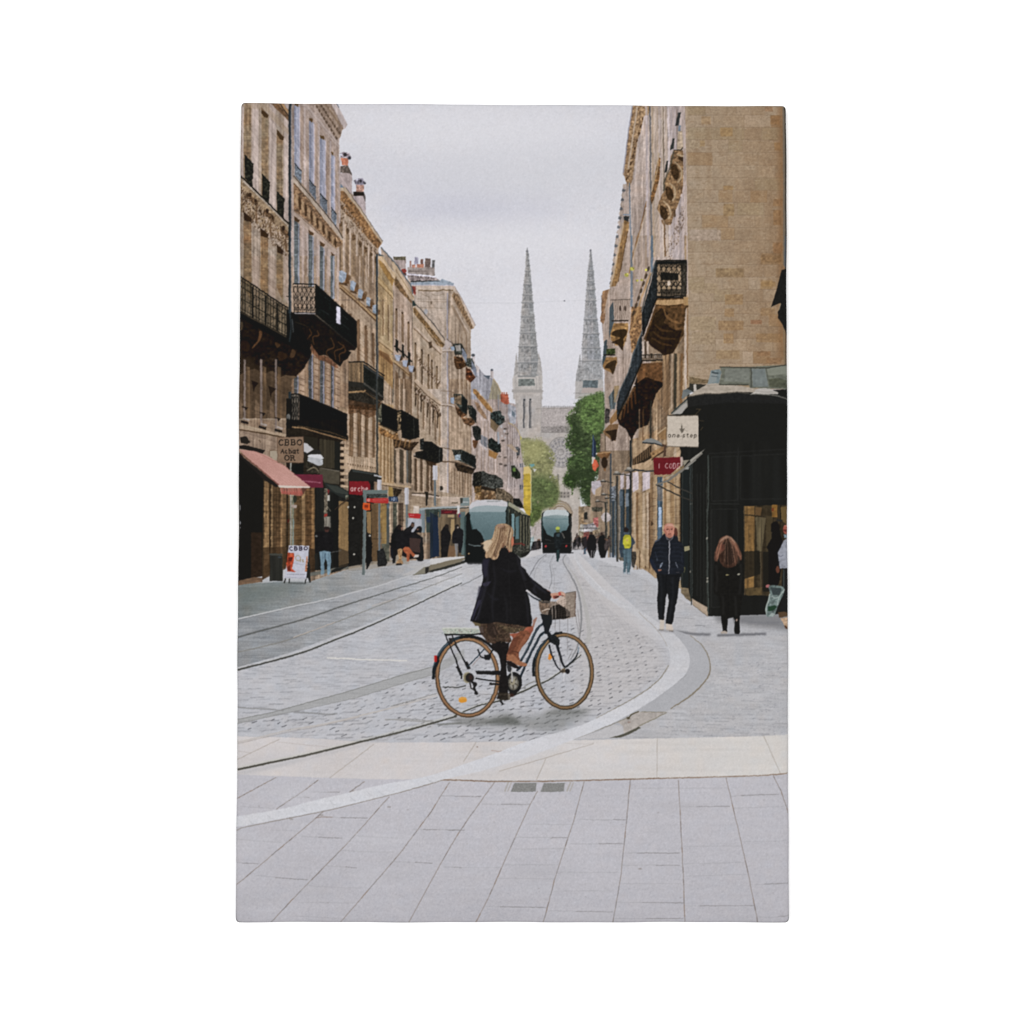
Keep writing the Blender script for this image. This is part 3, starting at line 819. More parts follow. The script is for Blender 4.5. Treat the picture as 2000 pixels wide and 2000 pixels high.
def railing(fr, a, b, c, d, n, bg=None, col=BLK, mesh=True, lw=.8):
    """Wrought iron panel in the quad a(top left) b(top right) c(bottom right) d(bottom left)."""
    a, b, c, d = [Z(fr, q)[0] for q in (a, b, c, d)]
    if bg is not None:
        lay(raster([[a, b, c, d]]), bg[0], bg[1], tex=(('mot', .12),))
    pt = lambda u, v: (a * (1 - u) + b * u) * (1 - v) + (d * (1 - u) + c * u) * v
    segs = [[pt(u, 0), pt(u, 1)] for u in np.linspace(0,1, n + 1)]
    if mesh:
        for i in range(n):
            u0, u1, um = i / n, (i + 1) / n, (i + .5) / n
            for v0, v1 in ((.08,.36), (.36,.64), (.64,.92)):
                vm = (v0 + v1) / 2
                segs += [[pt(um, v0), pt(u1, vm), pt(um, v1), pt(u0, vm), pt(um, v0)]]
    many(segs, lw, col, .9)
    many([[a, b], [d, c]], 2.0, col); many([[pt(0,.1), pt(1,.1)], [pt(0,.9), pt(1,.9)]], .9, col, .8)

def paint_left():
    LT = (176,158,140); MD = (150,130,108); OL = (134,114,86); DK = (62,48,34)
    part('printed_house|far house with a grey roof and planted balconies')
    poly('.', [738,497,775,545,830,700,905,760,1015,900,1015,1075,905,1086,845,1091,749,1099,678,1112,606,1136,600,1000,690,800], (134,116,94), tex=(('vst', .08), ('mot', .05), ('vst2', .05)), hue=.02)
    # ---- far houses, from the back forward
    part('printed_house|pale house at the far end, beside the cathedral')
    poly('H', [640,300,700,230,720,560,745,600,760,800,790,990,780,1500,640,1500], (158,148,140), tex=TS)
    # house with orange chimney
    poly('H', [480,150,610,170,690,190,720,560,740,700,760,980,790,1200,790,1480,480,1480], (160,148,138), tex=TS, hue=.01)
    poly('H', [500,60,595,65,610,190,560,190,495,150], (176,96,68), tex=(('mot', .08),))
    for x in (520,545,575):
        poly('H', [x - 8,40, x + 8,40, x + 8,66, x - 8,66], (178,108,82))
    poly('H', [600,180,690,230,700,330,690,430,620,440,590,300], (148,150,150), tex=(('mot', .1),)); poly('H', [640,260,680,300,680,360,640,330], (104,116,120))
    line('H', [600,430,650,440,720,520,745,590], 2.2, (172,150,108), .9)
    for x in (590,618,650,680,705):
        line('H', [x, 440, x, 1200], 1.6, (122,112,104), .55)
    for x in (603,665,692):
        line('H', [x, 440, x, 1200], 1.4, (190,180,170), .5)
    poly('H', [690,730,720,720,745,760,740,830,700,840], (78,80,78), tex=(('grain', .2),)); line('H', [720,840,705,870], 1.4, (72,62,52))
    poly('H', [570,700,640,690,720,790,690,800], (164,144,120))
    for y0, y1 in ((960,1090),):
        poly('H', [635, y0,680, y0,750,1060,750,1120,700,1130,640,1100], (50,56,44), tex=(('grain', .3),))
        poly('H', [650,1000,680,985,695,1030,660,1040], (88,116,52))
    poly('H', [655,1370,740,1380,775,1440,790,1500,660,1470], (40,42,38), tex=(('grain', .2),))
    for x in (745,765):
        poly('H', [x, 930, x + 12,940, x + 12,985, x, 985], (86,94,100)); poly('H', [x, 1200, x + 12,1210, x + 12,1262, x, 1262], (70,78,82))
    # house behind (grey roof, pale)
    part('printed_house|far house with a grey roof and planted balconies')
    poly('H', [215,0,480,0,490,60,500,300,520,500,560,700,580,1000,600,1480,130,1480,130,0], (172,156,142), tex=TS, hue=.01)
    poly('G', [235,1745,300,1560,330,1560,395,1640,430,1660,500,1690,590,1860,590,1932,235,1932], (152,152,152), tex=(('vst', .05), ('mot', .04)))
    poly('G', [500,1690,560,1760,590,1850,590,1932,450,1932], (150,142,118), tex=(('vst', .03),)); line('G', [505,1690,560,1765,595,1860], 1.6, (172,150,112))
    poly('G', [470,1590,505,1590,505,1690,470,1670], (176,168,160)); ell('G', 488,1586,17,14, (92,98,102))
    poly('G', [385,1650,470,1650,450,1700], (96,106,112)); poly('G', [255,1410,285,1420,290,1530,250,1460], (180,174,168)); ell('G', 266,1412,22,18, (86,90,92))
    poly('G', [300,1520,340,1560,335,1620,290,1600], (174,166,158))
    line('H', [330,20,330,200], 1.2, (118,116,116), .7); line('H', [400,40,400,250], 1.2, (118,116,116), .6); line('H', [470,70,472,300], 1.8, (138,142,146), .8)
    poly('H', [150,0,180,0,400,260,395,300,330,260,160,50], (150,112,64), tex=(('mot', .08),)); line('H', [185,0,300,130,410,265], 1.6, (182,150,108))
    poly('H', [170,150,220,180,320,340,330,380,290,370,210,270], (140,106,70), .7, tex=(('grain', .1),))
    for x in (205,260,300,345,420,455):
        line('H', [x, 400, x, 1050], 1.6, (132,112,92), .5)
    for x in (232,282,322,440):
        line('H', [x, 420, x, 1050], 1.2, (194,178,164), .45)
    # balconies with plants
    def bal(fr, pts, c=(40,42,38), t=.25):
        poly(fr, pts, c, tex=(('grain', t), ('mot', .1)))
    bal('H', [375,300,420,280,500,270,520,330,555,350,545,420,480,460,440,440,375,370], (58,66,62), .3)
    poly('H', [375,370,480,460,440,540,370,480], (122,104,76))
    bal('H', [150,480,200,460,250,490,250,620,190,650,150,580], (46,46,40)); poly('H', [150,640,220,650,190,740,150,720], (110,74,48))
    for x in range(245,330,14):
        line('H', [x, 570 + (x - 245) * .5, x, 680 + (x - 245) * .7], 1.4, (88,100,108), .9)
    poly('H', [230,670,330,745,330,775,230,700], (180,172,164))
    bal('H', [340,640,390,610,430,650,500,690,505,790,440,800,345,740], (42,48,44), .3); poly('H', [350,760,470,810,440,880,350,840], (150,112,62))
    line('H', [465,540,475,690], 4, (150,158,160), .9)
    for q in ((510,470,16), (548,530,14), (520,590,10), (560,610,9)):
        ell('H', *q[:2], q[2], q[2] * 1.3, (182,182,178), .8)
    for q in ((545,410), (560,500), (580,560), (530,650), (500,940), (560,960), (490,850), (560,860)):
        ell('H', q[0], q[1], 22,14, (82,76,68), .7, tex=(('grain', .3),))
    bal('H', [155,1060,280,1030,360,1070,440,1080,530,1140,530,1230,450,1260,150,1190], (66,68,62), .3)
    for x, y in ((220,1130), (310,1160), (400,1130), (480,1180)):
        ell('H', x, y, 16,12, (96,98,94), .5)
    poly('H', [140,1190,450,1260,640,1340,640,1360,200,1290], (52,44,34))
    poly('H', [190,1250,440,1290,440,1410,180,1390], (126,102,72), tex=(('mot', .15), ('grain', .15))); poly('H', [240,1290,300,1300,290,1390,230,1380], (96,70,42), .8); poly('H', [350,1300,390,1310,380,1390,330,1380], (96,70,42), .8)
    poly('H', [450,1240,540,1260,660,1350,660,1480,440,1410], (104,92,72), tex=(('grain', .2), ('mot', .15)))

    poly('E', [660,140,760,240,860,345,960,490,1060,620,1100,760,1080,800,840,470,690,290], (160,140,118), tex=TS)
    # ---- L7: tall cream house with the gable side showing
    part('printed_house|tall cream house with a wide gable and cornice')
    WL = (172,156,136)
    poly('E', [1000,500,1200,560,1580,640,1600,700,1800,1180,1800,1932,1060,1932,1060,700], WL, tex=TS, hue=.01)
    poly('F', [1060,0,1790,0,1800,620,1810,1480,1790,1560,1060,1560], WL, tex=TS, hue=.01)
    # cast street-side flank a little darker and browner
    poly('E', [1520,700,1600,700,1800,1190,1800,1932,1520,1932], (150,130,106), .7, tex=(('vst', .08), ('mot', .04)))
    poly('F', [1520,0,1800,0,1815,1470,1520,1470], (148,124,96), .65, tex=(('vst', .09), ('mot', .04)))
    # roof, chimneys
    poly('E', [1000,500,1010,470,1350,520,1380,545,1400,560,1050,590], (140,130,124), tex=(('grain', .15),)); line('E', [1000,485,1200,505,1360,522], 2, (214,213,218))
    line('E', [1040,575,1200,575,1410,572], 2, (52,56,56)); poly('E', [1040,590,1410,575,1440,545,1480,560,1590,600,1580,640,1050,620], (140,152,158), tex=(('mot', .04),))
    poly('E', [1000,400,1345,400,1345,510,1010,470], (146,136,126), tex=(('mot', .07), ('hst', .06)))
    poly('E', [820,270,985,265,985,310,980,480,900,420,825,300], (160,146,136), tex=(('mot', .04),)); poly('E', [825,268,985,264,982,308,830,308], (112,106,84), tex=(('grain', .1),))
    for x, y, w, h, c in ((1030,320,24,80, (150,118,104)), (1090,275,50,90, (150,148,158)), (1060,365,40,40, (170,118,96)), (1120,360,90,45, (182,124,98)), (1170,300,30,65, (120,92,80)),
                          (1225,285,68,115, (118,104,94)), (1310,310,36,95, (104,104,100))):
        poly('E', [x, y, x + w, y, x + w, y + h, x, y + h], c, tex=(('grain', .08),))
    ell('E', 960,445,34,26, (136,62,50)); poly('E', [940,470,990,470,985,510], (92,62,54)); poly('E', [1060,640,1110,645,1105,760,1070,720], (128,62,52), tex=(('mot', .1),))
    # its cornice
    poly('E', [1100,640,1160,622,1590,630,1600,650,1640,700,1860,1130,1840,1170,1800,1180,1590,700,1450,690,1380,700,1140,685], (186,168,146), tex=(('fine', .02), ('mot', .03)))
    line('E', [1140,690,1380,700,1440,685,1580,690], 2.4, (112,92,64), .85); line('E', [1050,625,1300,625,1590,630], 2, (178,174,176), .9)
    line('E', [1600,640,1700,820,1862,1130], 1.3, (140,128,118), .8)
    poly('E', [1590,710,1640,740,1800,1080,1840,1165,1800,1180,1700,1010,1560,760], (134,108,76), .85, tex=(('grain', .12),))
    for k in range(11):
        x = 1600 + k * 21; line('E', [x, 755 + k * 38, x - 6,790 + k * 38], 1.8, (92,70,46), .7)
    line('E', [1540,800,1620,930,1700,1090,1780,1230], 1.6, (188,172,152), .7); line('E', [1560,880,1700,1140,1740,1240], 4, (132,112,88), .6)
    for c in ([1120,800,1500,805], [1120,830,1500,836], [1130,905,1480,915], [1300,730,1360,760,1460,735], [1180,730,1280,780]):
        line('E', c, 1.2, (128,112,92), .6, curve=len(c) > 4)
    ell('E', 1300,850,8,22, (92,74,54), .8); ell('E', 1235,955,24,32, (156,158,156), .9)
    line('E', [1505,720,1505,1932], 2.2, (160,158,162), .9); line('E', [1515,720,1515,1932], 1, (120,112,108), .7)
    line('F', [1510,0,1510,1470], 1.8, (158,156,158), .85); line('F', [1520,0,1520,1470], .9, (122,112,106), .6)
    line('F', [1560,0,1560,620], 1, (128,108,86), .5)
    for fr, ya, yb in (('E', 1240,1932), ('F', 0,620)):
        for x in (1640,1690,1745):
            line(fr, [x, ya, x, yb], 1.6, (118,96,70), .5)
            line(fr, [x + 20, ya, x + 20, yb], 1.4, (184,164,138), .5)
    for x in range(1560,1800,34):
        line('F', [x, 1130, x, 1470], 1.8, (110,88,62), .55); line('F', [x + 15,1180, x + 15,1470], 1.4, (176,152,122), .5)
    # cornice ledges
    line('E', [1420,1450,1500,1440,1600,1450], 3.2, (190,176,158)); line('E', [1430,1462,1580,1462], 1.3, (112,92,70), .8)
    line('F', [1420,320,1560,330,1640,370], 3.0, (188,172,152)); line('F', [1430,334,1560,345], 1.4, (104,84,62), .8)
    line('F', [1440,1040,1560,1042,1760,1080], 3, (98,80,60), .85); line('F', [1420,860,1560,890], 1.6, (112,92,72), .8); line('F', [1420,150,1560,160,1620,200], 1.4, (112,92,72), .7)
    # hanging balconies of the street front
    for (fr, rail, br, bc) in (
            ('E', [1570,1360,1690,1360,1750,1500,1750,1640,1700,1500,1600,1500,1580,1420], [1590,1520,1690,1530,1750,1640,1680,1680,1620,1680,1590,1600], (84,58,34)),
            ('E', [1730,1540,1820,1550,1870,1680,1870,1780,1800,1660,1740,1640], [1740,1660,1800,1680,1860,1790,1800,1850,1740,1800], (96,58,34)),
            ('F', [1580,190,1690,190,1760,270,1755,450,1690,420,1660,370,1600,300], [1600,340,1700,400,1755,450,1690,490,1630,450], (92,64,40)),
            ('F', [1760,330,1820,340,1870,400,1870,560,1820,500,1780,470], [1680,480,1830,500,1860,560,1790,600,1720,560], (104,76,50)),
            ('F', [1560,890,1690,890,1860,970,1865,1130,1700,1050,1600,1010], [1600,1050,1860,1130,1810,1200,1640,1160,1600,1090], (54,44,32))):
        poly(fr, br, bc, tex=(('grain', .2), ('mot', .15)))
        poly(fr, rail, (58,62,56), .95, tex=(('grain', .3),))
    poly('E', [1690,1400,1750,1500,1752,1610,1690,1510], (130,136,142), tex=(('mot', .06),)); poly('E', [1810,1570,1868,1680,1870,1775,1812,1680], (122,128,136), tex=(('mot', .06),))
    poly('E', [1600,1385,1670,1375,1680,1450,1620,1460], (166,160,148), .8)
    poly('F', [1690,200,1760,280,1755,440,1688,400], (36,40,38)); poly('F', [1815,345,1872,410,1870,550,1812,480], (38,42,40)); poly('F', [1590,210,1680,205,1680,330,1600,300], (128,106,78), .8, tex=(('grain', .2),))
    poly('F', [1690,900,1862,980,1866,1120,1690,1030], (36,40,38), tex=(('grain', .15),)); poly('F', [1600,960,1670,950,1670,1020,1600,1020], (128,142,146), tex=(('grain', .2),))
    poly('E', [1540,1400,1590,1395,1600,1440,1560,1450], (140,156,168)); poly('F', [1540,240,1590,230,1590,320,1550,300], (146,160,172))
    poly('E', [1410,1420,1500,1300,1545,1310,1560,1380,1500,1440], (176,164,152)); line('E', [1500,1300,1560,1350,1600,1370], 2, (88,78,68), .7)
    # right neighbour balcony at the edge (far)
    poly('F', [1820,600,1890,590,1930,630,1925,760,1880,780,1830,720], (48,50,46), tex=(('grain', .25),)); poly('F', [1820,780,1890,800,1850,880,1830,860], (104,72,44))
    poly('F', [1830,1180,1932,1160,1932,1350,1820,1340], (42,42,36), tex=(('grain', .4),)); poly('F', [1840,1360,1932,1340,1932,1480,1850,1430], (112,88,52), tex=(('grain', .2),))

    # ---- L6: pale house, x 805..865
    part('printed_house|low pale house beside the tall cream one')
    poly('E', [1065,860,1110,850,1480,1330,1440,1400,1420,1932,1060,1932], (168,148,122), tex=TS, hue=.01)
    poly('F', [1060,0,1080,0,1420,320,1400,1500,1060,1450], (164,144,118), tex=TS, hue=.01)
    poly('E', [1075,900,1110,890,1470,1370,1450,1410,1380,1380,1080,970], (124,98,62), tex=(('grain', .1), ('mot', .1)))
    poly('E', [1060,862,1110,850,1300,1080,1480,1330,1470,1370,1280,1140,1100,905,1065,910], (178,158,132)); line('E', [1110,865,1250,1020,1340,1120,1480,1320], 1.8, (82,80,76), .9)
    line('E', [1090,1000,1250,1180,1420,1390], 1.6, (178,156,128), .8)
    poly('E', [1085,1120,1260,1290,1430,1460,1420,1490,1260,1330,1085,1160], (178,158,134)); line('E', [1085,1165,1260,1340,1420,1495], 1.6, (108,86,62), .8)
    poly('E', [1040,830,1080,820,1115,870,1090,890,1060,885], (52,66,62))
    line('E', [1060,880,1058,1680], 3.2, (64,66,60)); line('F', [1075,420,1070,1400], 1.5, (120,104,84), .7)
    for x, yt in ((1105,1345), (1186,1430), (1270,1490), (1312,1560), (1376,1640)):
        poly('E', [x - 14, yt, x + 12, yt + 22, x + 12,1932, x - 14,1932], (112,92,66), .85, tex=(('vst', .05),)); ell('E', x, yt + 14,10,14, (66,52,36), .9); line('E', [x + 18, yt + 10, x + 18,1932], 1.6, (186,166,142), .8)
    poly('E', [1265,1340,1310,1330,1320,1410,1280,1420], (84,64,42), .8, tex=(('grain', .2),))
    ornaments(812,860,690,14,40,4)
    # second-floor row of little canopied windows, from F
    for i, x in enumerate((1110,1180,1260,1330,1385)):
        y = 150 + i * 70
        poly('F', [x - 20, y - 40, x + 40, y, x + 45, y + 40, x + 10, y + 60, x, y + 200, x - 14, y + 190, x - 10, y + 20], (72,56,38), .85, tex=(('grain', .2),))
        poly('F', [x + 14, y + 40, x + 36, y + 60, x + 36, y + 420, x + 14, y + 400], (120,98,72), .7, tex=(('vst', .06),)); line('F', [x + 44, y + 60, x + 44, y + 430], 1.6, (188,166,140), .8)
    poly('F', [1100,0,1250,130,1425,300,1425,325,1240,215,1090,40], (176,154,126)); line('F', [1090,45,1250,210,1420,335], 1.8, (92,74,54), .8)
    ornaments(812,858,755,12,50,6)

    # ---- L5
    part('printed_house|pinkish house with blue flower bins at its windows')
    poly('E', [820,350,850,420,1065,800,1065,1700,820,1500], (168,146,124), tex=TS, hue=.012)
    poly('F', [700,0,1060,0,1065,480,1150,520,1160,780,1060,1400,700,1300], (160,138,112), tex=TS, hue=.012)
    poly('E', [830,440,870,540,1060,830,1060,860,980,780,840,620], (118,92,58), .9, tex=(('grain', .12),))
    poly('E', [800,330,840,330,1090,790,1080,815,1040,790,830,470], (184,160,126)); line('E', [670,150,760,250,850,350,960,500,1050,640,1070,740], 2.4, (92,102,104), .9, curve=True)
    line('E', [850,420,960,590,1085,790], 1.1, (128,104,72), .8)
    for x, yt in ((866,910), (942,960), (1018,1080)):
        poly('E', [x - 16, yt, x + 16, yt + 30, x + 16, yt + 400, x - 16, yt + 370], (122,100,74), .9, tex=(('vst', .05),)); ell('E', x, yt + 16,13,16, (70,54,36), .85); line('E', [x + 22, yt + 10, x + 22, yt + 420], 1.5, (192,170,148), .8)
        line('E', [x - 22, yt, x - 22, yt + 420], 1.2, (188,166,142), .7)
    # flower-box balconettes: dark posts and blue bins
    for x, y in ((870,1300), (950,1370), (1025,1460)):
        poly('E', [x - 16, y, x + 14, y + 20, x + 14, y + 180, x - 16, y + 150], (40,44,40))
    line('E', [840,1390,950,1480,1060,1590], 3, (40,42,38))
    for x, y in ((885,1540), (975,1610), (1050,1680)):
        poly('E', [x - 36, y - 40, x + 36, y - 40, x + 20, y + 45, x - 26, y + 30], (150,158,168), tex=(('mot', .06),)); poly('E', [x + 34, y - 30, x + 62, y, x + 50, y + 30, x + 20, y + 40], (80,62,42))
    poly('E', [640,1300,700,1360,830,1470,830,1600,900,1660,1000,1760,1060,1800,1060,1770,900,1620,830,1560,640,1400], (172,142,100), .9)
    line('E', [650,1340,740,1410,830,1480], 1.5, (88,68,42), .8); line('E', [830,1600,960,1700,1060,1790], 2.4, (96,74,48), .85)
    # shutters strips in lower storey
    for x in (870,960,1040):
        poly('E', [x - 16,1700, x + 20,1740, x + 20,1932, x - 16,1932], (98,76,52), .85, tex=(('vst', .08),))
    for x, w in ((872,26), (935,16), (1000,22), (1042,20)):
        poly('F', [x - w, 0, x + w, 0, x + w, 460, x - w, 420], (116,94,68), .75, tex=(('vst', .08),)); line('F', [x + w + 6,0, x + w + 6,440], 1.7, (190,168,142), .8)
    for x in (760,790,905):
        line('F', [x, 0, x, 340], 2, (186,162,132), .6); line('F', [x + 12,0, x + 12,340], 1.3, (110,88,60), .6)
    line('E', [815,640,815,1500], 3.2, (96,100,98)); line('E', [828,700,828,1932], 1.4, (128,112,96), .7)
    line('F', [825,0,818,300], 1.8, (70,72,64), .8); line('F', [935,60,938,380], 1.1, (70,66,56), .8)

    # ---- L4 yellow stone
    part('printed_house|narrow yellow stone house')
    poly('E', [615,240,690,260,850,510,820,640,822,1500,615,1300], (166,142,104), tex=TS, hue=.012)
    poly('E', [640,290,690,290,840,520,820,640,700,460,640,340], (152,118,66), tex=(('mot', .04),))
    poly('E', [615,240,650,240,700,300,860,500,840,560,700,350,625,280], (186,160,122)); line('E', [700,350,840,565], 1.4, (120,94,60), .8)
    poly('E', [605,200,660,235,720,260,660,262,615,250], (70,82,86)); line('E', [690,260,800,400,850,460], 2, (150,136,112), .8)
    poly('E', [640,530,700,570,820,740,830,790,720,670,640,590], (180,152,106)); line('E', [640,596,720,680,828,800], 1.6, (116,90,56), .8); line('E', [640,528,820,735], 1, (116,90,56), .7)
    for x, yt in ((695,800), (762,870)):
        line('E', [x, yt, x, yt + 460], 3.0, (126,102,72), .85); line('E', [x + 16, yt, x + 16, yt + 480], 1.3, (188,166,134), .7); line('E', [x - 26, yt - 30, x - 26, yt + 450], 1.1, (140,118,86), .7)
    poly('E', [640,1290,830,1440,830,1470,640,1330], (184,158,118)); line('E', [640,1335,830,1480], 1.6, (112,88,56), .8)
    poly('E', [640,1400,830,1560,830,1600,650,1450], (180,148,102)); poly('E', [645,1450,820,1600,820,1932,700,1800,645,1760], (150,120,78), tex=(('vst', .08), ('mot', .04)))
    poly('E', [650,1440,770,1500,820,1600,820,1640,650,1500], (112,78,44), .7)
    poly('F', [640,300,830,330,830,1330,640,1280], (162,134,96), tex=TS, hue=.012)
    for x in (672,715,760,795):
        line('F', [x, 640, x, 1300], 2.6, (124,98,64), .75); line('F', [x + 18,640, x + 18,1300], 1.8, (190,164,128), .65)
    poly('F', [640,600,720,640,820,700,880,660,900,780,820,760,700,720,650,680], (128,92,50), .8, tex=(('grain', .2), ('mot', .2)))

    # ground floor zone behind the stop
    poly('F', [640,1300,1810,1480,1810,1700,1780,1932,640,1932], (150,132,108), tex=TS, hue=.012)
    poly('F', [680,1300,1050,1350,1050,1380,680,1330], (180,154,118)); poly('F', [1060,1440,1420,1480,1420,1500,1060,1465], (188,170,148)); line('F', [1060,1440,1230,1440,1400,1478], 2, (66,56,44), .9)
    line('F', [690,1335,1050,1385], 1.5, (84,66,46), .85)
    poly('F', [1420,1480,1800,1490,1800,1620,1420,1620], (178,160,138), tex=(('hst', .03),))
    poly('F', [820,1370,870,1380,940,1395,920,1440,860,1500,830,1470], (64,54,40), tex=(('grain', .25),)); poly('F', [760,1350,820,1370,820,1480,770,1480], (150,124,62), .9)
    for x, w, c in ((610,40, (120,92,62)), (575,26, (150,126,92)), (700,36, (132,106,60)), (760,22, (78,94,102)), (790,14, (170,148,118)), (850,30, (66,70,60)), (920,30, (92,76,60)), (880,10, (180,160,132))):
        poly('F', [x - w, 1560, x + w, 1560, x + w, 1932, x - w, 1932], c, .9, tex=(('vst', .12), ('mot', .1)))
    poly('F', [1040,1580,1180,1580,1180,1600,1050,1600], (168,148,122)); poly('F', [1080,1600,1150,1600,1150,1690,1080,1690], (188,176,158))
    poly('F', [1215,1420,1270,1420,1265,1480,1250,1600,1235,1600,1232,1470], (48,46,38))
    poly('F', [1410,1350,1450,1350,1450,1400,1410,1400], (58,54,46))
    # lower windows of L5/L6 below the balconies
    for x0, x1 in ((835,860), (905,955), (990,1010), (1010,1055)):
        poly('F', [x0,880, x1,900, x1,1320, x0,1300], (70,62,48) if x1 - x0 > 22 else (92,96,92), .85, tex=(('vst', .15),))
    for x in (880,972,1066):
        line('F', [x, 900, x, 1330], 3.4, (178,154,124), .9)
    for x in (1110,1180,1262,1310,1350):
        poly('F', [x - 18,1000, x + 16,1010, x + 16,1420, x - 18,1400], (84,66,46), .85, tex=(('vst', .15),)); line('F', [x + 26,1030, x + 26,1430], 2.6, (180,156,128), .85)
    poly('F', [820,760,1060,800,1150,790,1060,900,990,900,900,860,840,880], (58,42,26), .9, tex=(('grain', .25), ('mot', .2)))
    for x in (870,920,985,1040):
        line('F', [x, 760, x - 20,860], 3, (138,106,66), .8)
    # dark balconies
    poly('F', [680,300,880,400,885,660,860,660,660,570], BLK, tex=(('grain', .1),)); poly('F', [640,560,880,670,880,690,650,590], (66,56,40)); line('F', [650,585,860,680], 1.8, (146,120,86), .8)
    poly('F', [620,340,680,310,680,560,625,540], (84,84,70), .9, tex=(('grain', .35),))
    poly('F', [870,400,935,390,1075,470,1145,510,1155,740,1100,750,1030,770,935,740,925,640,880,650], (32,32,28), tex=(('grain', .15),)); poly('F', [875,410,925,405,915,640,880,640], (112,96,70), .9, tex=(('grain', .4),))
    line('F', [1085,480,1085,740], 1.2, (74,76,70), .8)
    poly('F', [1160,760,1210,750,1215,900,1160,890], (48,50,46), tex=(('grain', .3),)); poly('F', [1210,780,1310,790,1400,860,1445,870,1450,1040,1390,1060,1330,1060,1160,1000,1080,980,1110,920,1200,900], (34,34,30), tex=(('grain', .18),))
    ell('F', 1092,955,14,16, (150,138,122)); poly('F', [1220,1020,1360,1050,1340,1120,1260,1080], (60,44,28), .8)
    line('F', [1405,880,1405,1050], 1.2, (82,84,80), .8)

    # ---- L3 carved house x 662..738
    part('printed_house|carved house with two chimneys')
    poly('A', [1190,960,1290,1000,1650,1570,1605,1640,1600,1932,1170,1932,1170,1010], (162,142,118), tex=TS, hue=.012)
    poly('B', [1170,0,1590,0,1600,1932,1170,1932], (160,138,112), tex=TS, hue=.012)
    poly('C', [1170,0,1590,0,1590,520,1600,560,1290,560,1170,560], (160,138,112), tex=TS, hue=.012)
    # chimneys
    poly('A', [1190,850,1300,845,1330,880,1325,1070,1200,980], (170,156,148), tex=(('mot', .03),)); poly('A', [1190,780,1290,765,1335,880,1300,850,1200,845], (104,94,84), tex=(('grain', .1),))
    poly('A', [1212,690,1290,690,1285,770,1220,765], (196,122,92), tex=(('mot', .08),)); poly('A', [1205,640,1240,625,1300,640,1320,690,1280,710,1270,680,1212,690], (128,118,118), .9, tex=(('grain', .25),))
    ell('A', 1255,655,18,20, (62,58,58)); ell('A', 1300,690,16,18, (66,66,70)); ell('A', 1218,655,10,14, (196,196,200))
    poly('A', [1340,1090,1470,1080,1475,1280,1350,1120], (168,156,150), tex=(('mot', .03),)); poly('A', [1340,1045,1450,1045,1475,1110,1470,1150,1440,1085,1345,1090], (92,86,80)); poly('A', [1345,1045,1455,1050,1450,1085,1345,1088], (48,42,34))
    poly('A', [1370,970,1450,970,1455,1045,1370,1045], (176,136,116), tex=(('grain', .12),)); poly('A', [1345,930,1380,905,1440,900,1475,960,1440,975,1370,975], (120,116,122), .9, tex=(('grain', .3),)); ell('A', 1420,930,14,18, (64,60,64)); ell('A', 1385,915,12,12, (200,200,205)); ell('A', 1462,958,14,12, (74,74,78))
    # cornice
    poly('A', [1180,1020,1250,1010,1400,1200,1640,1590,1600,1640,1560,1620,1185,1190], (138,104,66), tex=(('grain', .12), ('mot', .12)))
    poly('A', [1185,1010,1215,985,1265,1000,1650,1565,1640,1590,1390,1220,1240,1035,1190,1040], (176,156,126)); line('A', [1265,1000,1460,1280,1650,1565], 1.5, (112,104,96), .9)
    poly('A', [1165,920,1200,950,1240,1000,1175,1000], (100,118,128)); poly('A', [1170,930,1200,950,1195,965], (44,54,54))
    ornaments(662,738,382,22,150,11, a=.6)
    ornaments(662,738,410,14,90,12, a=.5)
    line('A', [1180,1190,1400,1440,1600,1660], 3, (182,160,132), .6)
    # pilaster rhythm
    for x, w in ((1205,26), (1280,20), (1345,24), (1415,20), (1470,22), (1530,18), (1575,14)):
        yt = 1330 + (x - 1205) * 1.02
        poly('A', [x - w, yt, x + w, yt + 30, x + w, 1932, x - w, 1932], (132,110,82), .75, tex=(('vst', .06), ('mot', .06)))
        line('A', [x + w + 10, yt + 20, x + w + 10,1932], 3.2, (184,164,142), .8)
        ell('A', x, yt + 50, w * .7,34, (84,62,38), .7, tex=(('grain', .2),))
    for x, w in ((1280,18), (1380,18), (1450,16), (1520,14)):
        poly('B', [x - w, 0, x + w, 0, x + w, 260 + (x - 1280) * .8, x - w, 200 + (x - 1280) * .8], (134,112,86), .7, tex=(('vst', .06),)); line('B', [x + w + 12,0, x + w + 12,280], 2.6, (186,164,142), .7)
    # planter row
    pr = ((1190,1272,150,285), (1310,1372,255,372), (1393,1450,345,452), (1478,1532,430,532), (1546,1594,508,612))
    for i, (xa, xb, ya, yb) in enumerate(pr):
        poly('B', [xa, ya + 8, xa + 30, ya, xb, ya + 30, xb - 14, yb - 30, xa + 34, yb, xa, yb - 20], (150,162,170), tex=(('mot', .05),)); poly('B', [xa + 2, ya + 60, xa + 34, ya + 80, xa + 36, yb, xa, yb - 20], (128,142,150))
        poly('B', [xb, ya + 40, xb + 30, ya + 70, xb + 22, yb, xb - 20, yb + 20, xb - 10, yb - 50], (118,86,52))
        poly('B', [xa, yb - 10, xb, yb, xb + 10, yb + 30, xa, yb + 10], (84,62,40), .8)
        ell('B', xa - 8, ya - 30,16,30, (112,88,60), .8)
    poly('B', [1180,290,1230,300,1610,665,1615,695,1590,695,1400,500,1200,330], (168,138,98)); line('B', [1200,335,1400,510,1600,700], 2.8, (92,68,44), .85); line('B', [1190,292,1400,470,1610,665], 1.4, (100,74,48), .7)
    line('B', [1150,460,1280,462,1500,466,1700,472], .8, (92,84,78), .7)
